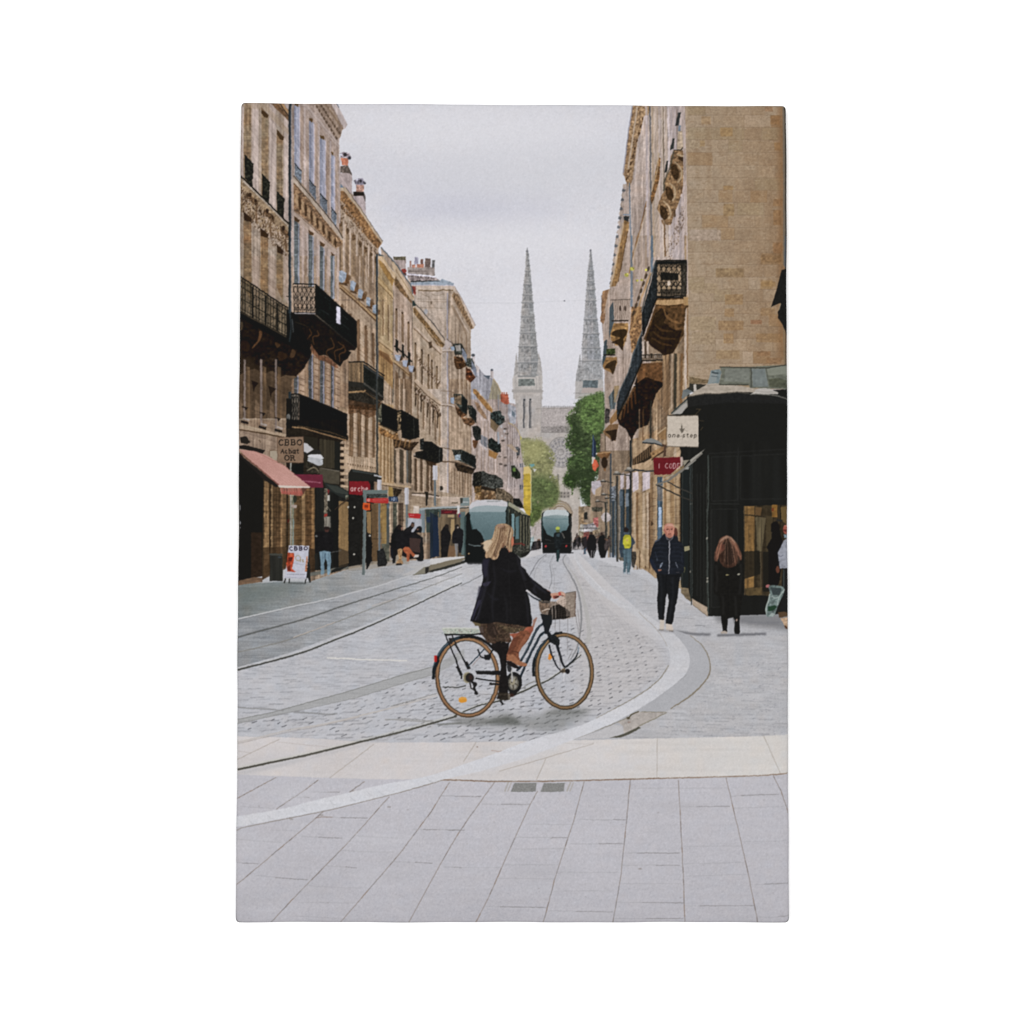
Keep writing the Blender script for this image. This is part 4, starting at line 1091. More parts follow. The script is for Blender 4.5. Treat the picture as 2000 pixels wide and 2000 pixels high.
    for x, y in ((1225,510), (1310,610), (1395,670), (1472,730), (1548,810)):
        ell('B', x, y + 20,15,26, (98,74,48), .85); 
    for x, w, y0 in ((1395,16,690), (1475,16,760), (1550,14,830)):
        poly('B', [x - w, y0, x + w, y0 + 20, x + w, 1200, x - w, 1100], (112,86,58), .8, tex=(('vst', .06),)); line('B', [x + w + 20, y0, x + w + 20,1180], 4, (184,160,128), .7)
    blocks(697,735,640,720,9, (120,96,68), .5)
    poly('B', [1170,1140,1270,1120,1280,1420,1180,1400], (172,146,114), tex=TS)
    line('B', [1180,1060,1180,1600], 2, (58,48,38), .85)
    for x, y in ((1225,1170), (1230,1250), (1215,1350), (1240,1140)):
        poly('B', [x - 26, y - 12, x + 30, y, x + 40, y + 20, x - 10, y + 16], (82,58,38), .85)
    ell('B', 1225,1530,24,34, (74,56,38), .85)
    poly('B', [1195,1500,1280,1560,1275,1640,1190,1610], (140,118,90), .7, tex=(('mot', .1),))
    # pilasters under small balcony
    for x, w in ((1320,22), (1405,20), (1480,18), (1555,14)):
        poly('B', [x - w, 1560, x + w, 1560, x + w, 1932, x - w, 1932], (106,82,54), .8, tex=(('vst', .08),)); line('B', [x + w + 14,1540, x + w + 14,1932], 3.6, (184,160,128), .8)
        poly('C', [x - w, 0, x + w, 0, x + w, 420, x - w, 400], (110,86,58), .75, tex=(('vst', .08),)); line('C', [x + w + 14,0, x + w + 14,400], 3.6, (180,156,126), .8)
    poly('B', [1290,1500,1640,1540,1600,1620,1290,1600], (66,46,28), .85, tex=(('mot', .15),)); poly('B', [1290,1560,1600,1600,1600,1660,1500,1700,1400,1640,1290,1660], (92,62,36), .6, tex=(('grain', .2),))
    blocks(677,735,818,900,10, (104,82,56), .55, seed=5)
    poly('C', [1180,380,1280,380,1585,400,1590,560,1240,520,1180,500], (168,144,114), tex=TS)
    for k in range(12):
        line('C', [1290 + k * 24,400,1290 + k * 24,480], .9, (196,176,150), .7); poly('C', [1280 + k * 26,450 + k * 4,1292 + k * 26,455 + k * 4,1288 + k * 26,480 + k * 4], (74,56,38), .8)
    for y in range(250,700,66):
        poly('C', [1205, y, 1245, y + 6,1245, y + 34,1205, y + 32], (56,44,30)); poly('C', [1215, y + 36,1285, y + 40,1285, y + 64,1215, y + 62], (180,154,120))
    # its two shop pilasters
    poly('C', [1190,740,1300,760,1300,1500,1190,1540], (142,116,80), tex=TS)
    line('C', [1230,900,1230,1500], 4.5, (158,132,92), .7); line('C', [1215,840,1215,1500], 2, (74,58,38), .8); line('C', [1292,800,1292,1500], 2, (92,72,48), .7)

    # small balcony 4
    poly('B', [1270,1380,1300,1330,1450,1370,1660,1500,1620,1540,1560,1560,1280,1500], (54,50,42), tex=(('grain', .15),)); line('B', [1290,1430,1450,1420,1480,1400], 3.4, (160,128,86), .9); line('B', [1460,1420,1540,1480,1640,1530], 2, (112,88,58), .8)
    poly('B', [1285,1110,1450,1108,1450,1370,1290,1330], (136,112,80), tex=(('vst', .05),))
    for x in range(1295,1450,17):
        line('B', [x, 1120, x, 1350], .9, (74,66,52), .85)
    line('B', [1280,1112,1450,1108,1665,1255], 2.4, (36,36,32)); poly('B', [1290,1310,1450,1330,1450,1390,1290,1360], (52,50,44))
    poly('B', [1450,1130,1660,1270,1660,1500,1450,1370], (40,42,38), tex=(('grain', .06),)); line('B', [1450,1150,1660,1285], 3, (74,76,72), .9); line('B', [1450,1330,1655,1480], 3.6, (84,82,74), .9)
    poly('B', [1450,1370,1660,1500,1660,1515,1450,1395], (48,44,38))

    # ---- L2 tall pale house x 571..662
    part('printed_house|tall house with blue shutters and a big black balcony')
    poly('A', [690,100,1140,100,1280,340,1250,390,1225,380,1195,500,1195,1932,690,1932], (166,148,132), tex=TS, hue=.008)
    poly('B', [690,0,1180,0,1180,1932,690,1932], (158,136,112), tex=TS, hue=.012)
    poly('A', [930,100,1140,100,1240,360,1200,490,1160,470,1000,230], (152,132,112), tex=(('mot', .05),))
    for row in range(3):
        for k in range(9):
            t = k / 9.0
            x = 960 + row * 48 + t * (230 - row * 20); y = 130 + row * -8 + t * (370 - row * 50)
            if y > 110:
                ell('A', x, y + 20,11,20, (98,80,60) if row < 2 else (128,108,84), .8, rot=-.4)
    poly('A', [1095,100,1160,100,1282,340,1250,390,1225,370], (182,170,160)); line('A', [1160,100,1190,160,1180,140], 2, (92,98,104), .8); line('A', [1100,110,1235,375], 1.3, (128,110,92), .8)
    poly('A', [830,100,1190,530,1190,590,1100,480,800,120], (178,164,152), .7); line('A', [830,140,1000,340,1190,560], 1.2, (142,126,110), .7)
    wl = (156,158,166)
    for (xa, xb, yt, yb) in ((722,775,100,760), (877,925,270,930), (990,1045,450,1075), (1108,1142,620,1215)):
        poly('A', [xa, yt, xb, yt + 50, xb, yb + 60, xa, yb], wl, tex=(('vst', .03),)); poly('A', [xa, yt, xa + 22, yt + 20, xa + 22, yb, xa, yb], (128,132,142), .8)
        line('A', [xb + 4, yt + 60, xb + 4, yb + 60], 2.2, (182,178,184), .9)
        line('A', [xb + 30, yt + 60, xb + 30, yb + 120], 3.6, (160,138,118), .75)
        line('A', [xb + 58, yt + 60, xb + 58, yb + 160], 2.6, (184,170,160), .8)
        poly('A', [xa, yt, xb - 8, yt + 10, xb - 10, yt + 50, xa + 4, yt + 30], (104,80,46))
        for y in np.arange(yt + 170, yb, 180):
            line('A', [xa, y, xb - 8, y + 4], .9, (190,192,200), .8)
        # iron guard
        poly('A', [xa + 4, yb, xb + 24, yb + 70, xb + 24, yb + 210, xa + 4, yb + 110], (104,114,120), .9, tex=(('grain', .12),)); line('A', [xa + 4, yb - 10, xb + 24, yb + 66], 1.8, (48,54,56))
    # middle cornice
    poly('A', [715,875,830,990,1230,1540,1225,1600,1160,1640,720,1240], (128,100,70), .9, tex=(('mot', .15), ('grain', .12)))
    for k in range(14):
        t = k / 14.0
        x = 740 + t * 440; y = 1060 + t * 500; s = 1 - t * .3
        poly('A', [x, y, x + 22 * s, y + 20, x + 24 * s, y + 130 * s, x + 8 * s, y + 150 * s, x - 6, y + 60 * s], (72,52,32) if k % 2 else (160,132,98), .85)
    poly('A', [715,870,740,890,880,1060,1000,1200,1235,1530,1225,1560,980,1260,870,1130,730,960,715,950], (172,156,134)); line('A', [715,875,860,1050,1000,1210,1170,1420,1235,1530], 2.0, (74,66,56), .85)
    line('A', [725,960,880,1130,1210,1570], 1.6, (96,74,50), .8)
    poly('A', [720,1240,790,1290,1170,1640,1170,1690,1060,1620,720,1330], (172,152,132), .9); line('A', [720,1240,900,1410,1170,1650], 1.3, (112,88,62), .7)
    # middle windows
    for (xa, xb, yt, yb) in ((722,778,1340,1932), (872,928,1480,1932), (990,1042,1600,1932), (1106,1140,1710,1932)):
        poly('A', [xa, yt, xb, yt + 40, xb, yb, xa, yb], (96,102,100), tex=(('mot', .08),)); poly('A', [xa, yt - 40, xb + 6, yt, xb - 6, yt + 24, xa + 8, yt + 14], (92,68,42))
        line('A', [xb - 8, yt + 40, xb - 8, yb], 2.4, (150,152,158), .9); line('A', [xb + 40, yt + 60, xb + 40, yb], 3.4, (182,164,150), .6); line('A', [xa - 8, yt, xa - 8, yb], 1.6, (182,170,160), .8)
        for y in np.arange(yt + 60, yb, 150):
            line('A', [xa, y, xb - 8, y + 3], .9, (150,156,156), .8)
    for (xa, xb, yb) in ((722,778,300), (872,928,320), (990,1040,360), (1102,1145,450)):
        poly('B', [xa, 0, xb, 0, xb, yb, xa, yb], (98,104,102), tex=(('mot', .08),)); line('B', [xb - 8,0, xb - 8, yb], 2.6, (156,158,164), .9); line('B', [xb + 36,0, xb + 36, yb + 20], 4.0, (178,158,142), .6)
        line('B', [xa, 150, xb - 8,153], .9, (150,156,156), .8)
    # lower windows of L2
    poly('B', [690,680,1290,1000,1290,1600,690,1450], (146,122,96), tex=TS, hue=.012)
    for (xa, xb, yt, yb) in ((720,770,1250,1450), (872,922,1030,1510), (992,1040,1080,1560), (1108,1140,1100,1600)):
        poly('B', [xa, yt, xb, yt + 20, xb, yb, xa, yb - 14], (78,80,78), tex=(('mot', .1),)); line('B', [xb - 8, yt, xb - 8, yb], 2.4, (142,140,146), .9); line('B', [xa - 10, yt, xa - 10, yb], 1.6, (118,96,72), .8)
        poly('B', [xb + 16, yt - 80, xb + 60, yt - 60, xb + 60, yb, xb + 16, yb - 20], (162,136,110), .8, tex=(('mot', .04),))
        for y in np.arange(yt + 30, yb, 64):
            line('B', [xb + 16, y, xb + 60, y + 18], 1.2, (96,74,54), .8)
        line('B', [xa, (yt + yb) / 2 + 40, xb, (yt + yb) / 2 + 44], 1, (160,164,164), .7)
    # balcony 2 underside and consoles
    poly('B', [715,590,950,620,1375,970,1350,990,1290,990,1320,1010,1280,1080,1240,1100,1200,1160,1140,1110,1060,1040,980,1040,900,940,880,1000,760,900,715,800], (38,32,24), tex=(('mot', .1),))
    for pts in ([960,780,980,830,920,850,930,930], [1110,860,1140,950,1060,1000,1080,1060], [1180,900,1240,960,1150,1000,1160,1090], [1240,930,1260,1000,1200,1030,1200,1110], [880,760,900,820,860,870]):
        line('B', pts, [1.5,3,2.5,1.5], (104,70,42), .7, curve=True)
    poly('B', [900,920,980,1040,1060,1050,1140,1110,1190,1170,1170,1180,1060,1110,980,1090,900,1000], (112,74,48), .8, tex=(('vst', .1), ('mot', .1)))
    poly('B', [715,600,945,600,1375,960,1375,975,940,625,730,616], (46,44,40)); line('B', [720,602,930,604,1370,945], 1.3, (138,122,100), .8)
    railing('B', (712,292), (945,296), (940,600), (722,592), 5, lw=.9)
    line('B', [722,600,940,604], 2.2, (172,166,160), .9)
    for x in (740,800,860,915):
        ell('B', x, 440,10,16, (40,42,40), .8); ell('B', x, 540,10,14, (40,42,40), .6)
    poly('B', [945,290,1378,690,1378,965,945,610], (30,33,31), tex=(('grain', .08),)); line('B', [945,292,1378,692], 2, (22,22,20)); 
    for q in ([1040,430,1100,470], [1000,560,1090,620], [1230,620,1290,670], [1150,660,1300,770]):
        line('B', q, 1, (74,82,80), .5)
    poly('B', [1165,525,1205,540,1210,722,1165,700], (200,198,204))

    # ---- L1 nearest house x 450..566
    part('printed_house|nearest house on the left, with a carved frieze')
    poly('A', [0,90,560,90,690,300,690,1932,0,1932], (158,142,122), tex=TS, hue=.01)
    poly('B', [0,0,690,0,690,1932,0,1932], (152,134,110), tex=TS, hue=.012)
    poly('C', [0,0,640,0,640,1500,560,1540,0,1660], (140,120,96), tex=TS, hue=.012)
    for xa, xb, yt in ((190,272,90), (378,450,200), (540,605,400)):
        poly('A', [xa, yt, xb, yt + 50, xb, 1000 + (xa - 190) * .95, xa, 960 + (xa - 190) * .95], OL, tex=(('hst', .04), ('mot', .06), ('vst', .05)), hue=.03)
    for xa, xb in ((275,350), (150,190), (455,530), (608,665)):
        poly('A', [xa, 90, xb, 90, xb, 1080 + (xa - 275) * .9, xa, 1010 + (xa - 275) * .9], (178,162,148), .85, tex=(('vst', .03),))
        line('A', [xa + 4,90, xa + 4,1000], 1.4, (128,108,84), .6)
    for xa, yt in ((375,150), (540,385)):
        poly('A', [xa, yt, xa + 75, yt + 90, xa + 66, yt + 120, xa + 30, yt + 110, xa, yt + 60], (78,58,34))
    poly('A', [150,95,400,95,690,420,690,470,500,300,430,200,150,140], (158,136,108), .5)
    poly('A', [460,95,620,95,690,220,690,330,560,200], (112,84,54), .9, tex=(('mot', .1),)); poly('A', [540,100,600,100,690,240,690,290,620,200], (160,126,88)); line('A', [560,100,690,290], 2, (52,44,36), .9)
    poly('A', [600,95,680,95,680,200,640,160], (172,160,150))
    for q in ((200,655,295,755,285,1000,205,900), (385,860,468,950,458,1170,388,1100), (540,1045,622,1125,610,1335,542,1260)):
        poly('A', q, (44,44,36), tex=(('grain', .25), ('mot', .15))); line('A', q[:4], 2.2, (30,32,28))
    # frieze
    poly('A', [140,870,690,1410,690,1690,650,1690,560,1560,145,1230], (150,128,98), tex=(('mot', .08), ('grain', .06)))
    ornaments(468,566,362,54,330,21)
    for x, y in ((250,1090), (430,1260), (600,1440)):
        poly('A', [x - 20, y - 40, x + 90, y + 50, x + 80, y + 110, x - 30, y + 10], (98,74,48), .8, tex=(('grain', .25),)); ell('A', x + 10, y - 15,16,26, (54,38,24), .9); ell('A', x + 66, y + 50,14,20, (60,42,26), .8)
    for x in (330,480,640):
        line('A', [x, 1180 + (x - 330), x - 5,1260 + (x - 330), x, 1380 + (x - 330) * .95], [3,2,4,2], (112,86,58), .8, curve=True)
    poly('A', [140,860,690,1400,690,1425,140,900], (138,124,102)); line('A', [140,855,400,1115,690,1405], 2.6, (40,38,32)); line('A', [190,930,450,1180,690,1440], 2, (188,176,156), .8)
    for xa, xb, yt in ((190,275,1250), (370,448,1420), (540,605,1590)):
        poly('A', [xa, yt, xb, yt + 70, xb, 1932, xa, 1932], (128,104,74), tex=(('mot', .07), ('vst', .05), ('hst', .04)), hue=.03); poly('A', [xa, yt, xb + 4, yt + 70, xb - 6, yt + 110, xa + 6, yt + 90], (66,46,26))
    for xa, xb in ((190,275), (370,448), (540,605)):
        poly('B', [xa, 0, xb, 0, xb, 480, xa, 330], (134,110,78), tex=(('hst', .06), ('mot', .06)), hue=.03)
        poly('B', [xb + 6,0, xb + 80,0, xb + 80,560, xb + 6,420], (172,150,132), .6)
    # stone joints
    # balcony one: dark consoles and shade
    poly('B', [140,560,450,760,900,1000,880,1060,830,1180,740,1270,700,1300,690,1700,140,1700], (98,80,58), tex=(('vst2', .08), ('mot', .06)))
    poly('B', [140,600,450,780,905,1010,890,1060,820,1180,740,1260,620,1250,560,1280,500,1200,420,1230,300,1180,140,1240], (42,33,24), tex=(('mot', .18), ('big', .08)))
    poly('B', [140,1050,280,1080,400,1180,560,1230,700,1300,690,1480,600,1560,140,1500], (76,60,42), .55, soft=5)
    for q, c in (((355,790,385,800,375,870,300,960,280,960,340,880), (122,84,50)), ((150,690,185,700,175,770,150,770), (96,80,58)), ((520,900,580,930,540,960), (92,66,40)),
                 ((700,980,740,1000,720,1060,680,1060), (90,66,42)), ((180,880,260,930,230,1000,150,960), (60,42,28)), ((560,1000,660,1050,560,1100), (66,46,30))):
        poly('B', q, c, .8, curve=True)
    for xa in (195,370,525):
        poly('B', [xa - 4,1080, xa + 18,1090, xa + 18,1700 + (xa - 195) * .5, xa - 4,1690 + (xa - 195) * .5], (134,122,112), .85); poly('B', [xa + 22,1150, xa + 60,1170, xa + 60,1700, xa + 22,1700], (112,90,62), .7, tex=(('vst', .06),))
        poly('B', [xa - 55,1500, xa - 12,1560, xa - 12,1700, xa - 55,1700], (136,114,88), .5)
    for x, y in ((310,1320), (490,1380)):
        poly('B', [x - 40, y - 20, x + 40, y + 10, x, y + 60, x - 12, y + 110], (46,36,24))
    for x, y in ((205,1590), (390,1650), (550,1705)):
        line('B', [x - 32, y - 12, x + 30, y + 4], 1.6, (44,36,28)); poly('B', [x - 5, y, x + 28, y + 6, x + 6, y + 30], (44,36,28))
    # slatted shutters end ledges
    poly('B', [130,1760,300,1790,640,1890,690,1932,130,1932], (150,130,104), tex=TS)
    for x, y in ((205,1740), (390,1796), (560,1830)):
        poly('B', [x - 40, y - 20, x + 40, y, x + 36, y + 24, x - 44, y + 4], (44,38,30)); line('B', [x - 20, y - 40, x + 46, y - 18], 3.6, (158,148,136), .9)
    poly('B', [130,1755,400,1820,640,1890,640,1910,400,1850,130,1785], (168,148,120)); line('B', [130,1790,400,1855,640,1915], 2, (92,72,50), .85)
    poly('C', [130,70,640,150,640,185,440,140,130,95], (166,144,116)); line('C', [130,98,440,150,640,190], 2.6, (84,64,42), .85)
    poly('C', [130,105,540,180,640,200,640,460,540,460,400,400,130,320], (146,126,104), tex=TS)
    # railing of balcony one
    bgc = ((84,74,52), .55)
    railing('B', (145,205), (655,545), (655,850), (145,575), 17, bg=bgc, mesh=False, lw=.9)
    for v in (.28,.62):
        line('B', [145,205 + 370 * v, 655,545 + 305 * v], 1.4, (34,34,28), .9)
    r = np.random.default_rng(3)
    for k in range(60):
        u = r.uniform(0,1); v = r.uniform(.12,.9)
        x = 145 + 510 * u; y = (205 + 340 * u) * (1 - v) + (575 + 275 * u) * v
        ell('B', x, y, 8,10, (40,38,30) if k % 3 else (150,126,92), .55)
    for x in (285,425,548,650):
        line('B', [x, 230 + (x - 145) * .66, x, 580 + (x - 145) * .52], 3.2, (32,32,28), .9)
    poly('B', [140,565,660,850,905,1005,885,1050,650,930,140,640], (30,29,25)); line('B', [160,590,420,725,640,850], 1.3, (128,108,80), .7)
    poly('B', [655,560,760,620,900,1000,700,900,655,850], (32,31,27)); line('B', [730,690,880,745], 1, (84,72,54), .6); line('B', [700,660,715,800], 2, (92,100,102), .7)
    # drainpipe
    for fr, ya, yb in (('A', 100,1932), ('B', 0,600), ('B', 1420,1932), ('C', 0,190)):
        line(fr, [676, ya, 676, yb], 5.2, (46,56,58)); line(fr, [688, ya, 688, yb], 1.6, (98,108,114), .8)
    line('B', [676,560,690,760,676,900], 3, (52,60,62), .8)
    line('B', [640,420,676,430], 2, (60,56,50), .8)
    line('B', [1590,40,1590,1932], 3.2, (62,68,68)); line('B', [1600,40,1600,1932], 1, (112,112,110), .7); line('C', [1592,0,1592,540], 3.2, (62,66,62)); line('A', [1590,1700,1590,1932], 3.2, (62,74,78))
    line('F', [625,0,622,1200], 3.0, (66,68,62))
    # balcony 3 and dark shop front of L2
    poly('B', [640,1640,760,1750,1290,1880,1290,1932,640,1932], (54,46,34), tex=(('mot', .1),))
    poly('B', [700,1770,1290,1932,1000,1932,700,1830], (80,64,44), .8); line('B', [740,1780,850,1790,1270,1920], 2.6, (158,130,92), .9)
    railing('B', (690,1445), (770,1448), (765,1770), (690,1770), 3, bg=((92,88,78), .9), lw=1.0)
    poly('B', [775,1450,1280,1660,1275,1905,775,1770], (29,30,29), tex=(('grain', .05),)); line('B', [690,1444,775,1446,1280,1660], 1.6, (22,22,20))
    poly('B', [640,1490,700,1500,700,1740,640,1740], (36,34,28)); ell('B', 662,1690,20,34, (98,98,92)); ell('B', 658,1730,20,26, (40,40,36))
    poly('C', [640,0,1275,0,1275,205,1180,190,700,90,640,90], (34,32,28)); line('C', [700,75,820,85,960,130,1270,215], 2.8, (148,118,80), .9); line('C', [760,62,860,80,1100,130,1270,190], 1.4, (96,76,50), .9)
    poly('C', [640,90,800,90,1240,215,1205,240,1205,700,1300,760,1300,1540,940,1580,640,1560], (46,40,32), tex=(('mot', .06),))
    part('printed_shop_front|dark shop front under the blue shuttered house')
    poly('C', [830,170,970,190,970,480,830,480], (40,36,28)); poly('C', [985,200,1145,220,1145,510,985,495], (58,52,40), tex=(('vst', .1),)); poly('C', [1145,220,1205,235,1205,540,1145,520], (30,30,27))
    poly('C', [985,500,1200,535,1195,680,1040,660,985,560], (76,70,58), tex=(('mot', .04),)); line('C', [1000,505,1200,540], 2, (112,106,96), .8)
    poly('C', [930,680,1300,770,1300,1540,930,1580], (30,30,28), tex=(('vst', .12),))
    poly('C', [1035,720,1075,720,1070,1120,1035,1120], (104,96,84), tex=(('grain', .3),)); poly('C', [1040,985,1070,985,1072,1015,1038,1015], (150,52,44)); poly('C', [1038,1020,1105,1015,1105,1130,1040,1130], (128,124,116), .8, tex=(('vst', .2),))
    poly('C', [1070,790,1095,790,1095,850,1070,850], (176,172,164)); line('C', [1040,870,1110,960], 1.2, (160,150,130), .7); poly('C', [1070,720,1100,730,1080,790], (120,40,40))
    poly('C', [1130,740,1190,760,1190,1540,1130,1540], (24,24,23))
    poly('C', [1190,850,1300,860,1300,1500,1190,1530], (134,108,72), tex=TS); poly('C', [1190,1340,1290,1380,1285,1530,1190,1560], (62,50,36), .7)
    # black awning right of it
    poly('C', [1035,660,1180,690,1310,760,1310,840,1190,800,1060,720], (40,44,42)); poly('C', [1060,680,1180,700,1310,775,1290,790,1150,760], (58,62,58)); poly('C', [1260,790,1310,800,1308,835,1260,830], (112,112,98), tex=(('grain', .3),))
    line('C', [1150,940,1290,820], 1.6, (60,46,34)); line('C', [1190,920,1290,830], 1, (60,46,34), .7)
    # L3 shop: black fascia and window
    poly('C', [1290,560,1320,515,1600,560,1640,620,1590,650,1520,640,1290,640], (34,34,31)); poly('C', [1290,640,1560,640,1560,800,1440,960,1440,1520,1290,1540], (28,27,25), tex=(('mot', .1),))
    line('C', [1560,580,1640,600], 3, (176,176,178)); ell('C', 1362,535,8,6, (168,164,158)); poly('C', [1330,520,1600,570,1600,580,1340,545], (60,64,62))
    for q in ((1355,915), (1290,915), (1350,1410), (1500,1215), (1340,1030)):
        ell('C', q[0], q[1], 10,11, (190,186,176), .9)
    poly('C', [1420,760,1560,760,1560,1500,1420,1540], (34,30,26)); poly('C', [1480,960,1530,960,1530,1200,1490,1180], (134,108,72), tex=TS); poly('C', [1530,880,1600,880,1600,1480,1540,1500], (100,78,52), tex=TS)
    line('C', [1530,1250,1700,1245], 1.6, (70,54,38), .8); poly('C', [1640,900,1690,900,1690,1320,1640,1320], (150,122,74), .8, tex=TS); poly('C', [1690,930,1720,930,1720,1450,1690,1450], (74,78,78), .9)
    poly('C', [1290,1540,1440,1510,1540,1480,1600,1480,1780,1420,1932,1400,1932,1510,1700,1530,1560,1560,1290,1580], (150,142,132), .7)
    poly('C', [1640,1300,1720,1300,1720,1480,1640,1480], (88,88,78), tex=(('mot', .1),)); poly('C', [1590,1370,1660,1340,1700,1500,1680,1530,1600,1540], (30,30,30))

    # ---- ground floor of L1
    part('printed_house|nearest house on the left, with a carved frieze')
    poly('C', [390,620,940,680,940,1560,560,1560,390,1680], (104,84,56), tex=TS, hue=.02)
    for xa, xb, c in ((385,455, (140,112,74)), (460,480, (66,50,32)), (480,500, (150,124,86)), (500,580, (92,70,44)), (580,600, (142,112,74)), (605,640, (122,96,62)), (640,660, (56,44,30)), (675,712, (128,104,66)),
                       (700,720, (120,128,112)), (740,800, (92,70,42)), (805,835, (146,118,80)), (840,905, (98,72,44)), (905,935, (132,102,64))):
        poly('C', [xa, 640, xb, 650, xb, 1500, xa, 1560], c, .85, tex=(('vst', .05), ('mot', .08), ('hst', .05)))
    for y in range(730,1500,58):
        line('C', [500, y, 580, y - 2], .9, (66,48,30), .5); line('C', [840, y + 20,905, y + 16], .9, (66,48,30), .6); line('C', [740, y + 10,800, y + 8], .9, (66,48,30), .5)
    poly('C', [380,1340,640,1330,640,1560,380,1680], (72,54,34), .7)
    poly('C', [820,1320,940,1360,940,1600,850,1620], (70,52,34), .8)
    poly('C', [700,470,820,450,820,580,700,560], (30,32,30)); line('C', [688,440,688,1320], 3, (150,152,140), .9); poly('C', [690,890,750,890,745,925,700,925], (150,136,122)); ell('C', 660,1060,8,22, (96,34,30))
    ell('C', 730,830,20,40, (50,54,44), .9); line('C', [715,1040,712,1320], 2.4, (128,140,132), .9)
    line('C', [470,700,466,1380], 1.6, (52,42,32), .8); ell('C', 490,1120,10,10, (120,92,60), .8)
    part('printed_shop_front|unlit dark shop entrance below the pink awning')
    poly('C', [130,350,300,480,400,620,390,1340,385,1640,130,1690], (24,23,21)); poly('C', [270,1180,385,1180,385,1640,270,1660], (46,33,23), tex=(('mot', .1),)); poly('C', [400,620,410,620,400,1640,385,1640], (60,46,30))
    poly('C', [130,1690,300,1650,390,1655,385,1700,130,1735], (112,88,68), tex=(('mot', .08),))
    for y, h in ((920,30), (1080,20), (1130,8)):
        ell('C', 148, y, 7, h, (150,150,154), .8)
    # security box, bracket on wall
    poly('C', [150,180,220,170,260,235,230,255,160,240], (38,33,28)); line('C', [355,210,375,240], 1.5, (80,62,46), .8); poly('C', [465,320,545,325,545,420,510,420,470,380], (160,146,128)); line('C', [465,380,465,320,545,322], 1.2, (96,74,54), .8)
    part('printed_awning|pink sloping awning')
    poly('C', [140,270,200,262,420,320,395,355,200,310,140,300], (32,28,25))
    poly('C', [135,310,290,325,430,370,620,480,760,590,890,700,560,690], (184,134,124), tex=(('fine', .02), ('big', .02)), grad=((480,900), (560,950), (196,146,136)))
    for k in range(9):
        line('C', [160 + k * 38,320 + k * 12,575 + k * 34,690], .9, (160,108,100), .35)
    line('C', [300,330,620,480,890,700], 1, (150,104,92), .8)
    poly('C', [130,330,200,400,560,690,540,710,420,640,130,370], (32,28,26)); line('C', [160,350,560,680], 2.4, (96,54,46), .7)
    poly('C', [550,685,890,700,885,715,570,712], (202,188,178)); poly('C', [570,714,830,714,800,800,590,775], (150,90,78), .95, tex=(('vst', .12),)); poly('C', [800,714,860,714,810,790], (96,60,48))
    for k in range(8):
        line('C', [590 + k * 28,775,600 + k * 28,745,612 + k * 28,780], 1.2, (190,84,76), .7)
    for k in range(9):
        line('C', [580 + k * 26,716,586 + k * 25,760], 1, (196,150,134), .5)
    part('printed_wall_lamp')
    poly('C', [820,240,860,250,930,310,860,350,820,330], (182,180,182)); poly('C', [820,330,870,350,880,340,940,312,990,318,1015,355,900,362,860,370,820,350], (40,40,38))
    poly('C', [860,375,900,362,1000,362,1035,405,1000,412,900,392,870,392], (200,200,204)); poly('C', [865,395,900,392,1025,415,1025,465,980,485,900,450,862,430], (172,174,178), tex=(('mot', .04),))
    poly('C', [850,440,900,455,985,490,990,560,960,570,850,555], (46,42,34), tex=(('grain', .3),)); line('C', [860,530,930,500,980,540], 2.4, (150,140,116), .7, curve=True)
    # hanging shop signs
    part('printed_shop_sign|brown hanging sign lettered CBBO Achat OR')
    poly('C', [545,185,820,178,820,450,548,445], (132,108,88), tex=(('fine', .02), ('mot', .03))); line('C', [545,185,820,178,820,450,548,445,545,185], 1.3, (98,76,60), .8)
    text('C', 'CBBO', 562,208,50,58,14,1.9, (42,34,28), serif=10); text('C', 'Achat', 585,304,30,48,10,1.6, (42,34,28), serif=6); text('C', 'OR', 622,372,46,52,16,1.9, (42,34,28), serif=8)
    part('printed_shop_sign|wine red shop sign')
    poly('C', [715,570,1020,575,1025,712,895,712,890,700,830,650,760,595], (110,36,56), tex=(('mot', .03),))
    r = np.random.default_rng(8)
    for k in range(24):
        line('C', [812 + k * 8,634 + k * .8,812 + k * 8 + 3,650 + k * .8 - r.uniform(0,10)], .9, (200,160,170), .6)
    poly('C', [1295,645,1500,645,1518,680,1520,740,1440,740,1440,790,1295,780], (128,26,34), tex=(('mot', .03),)); text('C', 'arche', 1314,694,30,54,8,1.5, (206,176,172))
    # street lights: white cylinders on grey posts
    part('printed_street_lamp|slim grey lamp posts with white heads')
    for (fr, x, yt, ym, yb, w) in (('C', 1615,630,740,1370,5), ('F', 1350,1090,1270,1600,6), ('F', 995,1370,1580,1932,5)):
        line(fr, [x, ym, x, yb], w * .75, (96,104,108)); line(fr, [x - 5, ym, x - 5, yb], 1.2, (132,138,142), .7)
        line(fr, [x, yt, x, ym], w * 1.6, (190,188,194)); line(fr, [x + 12, yt + 10, x + 12, ym], 1.4, (150,148,152), .8)
    # tram stop mast with its boards
    part('printed_stop_sign')
    line('C', [1462,745,1462,1000,1450,1625], 6.0, (100,108,108)); line('C', [1474,760,1474,1000,1464,1610], 1.4, (134,142,142), .7)
    poly('C', [1440,735,1700,735,1700,775,1480,780,1445,800], (104,114,112)); poly('C', [1480,775,1700,778,1700,815,1480,815], (62,66,64), tex=(('grain', .25),))
    poly('C', [1475,820,1710,822,1710,878,1560,870,1480,860], (176,44,42)); ell('C', 1502,842,18,18, (206,120,110)); 
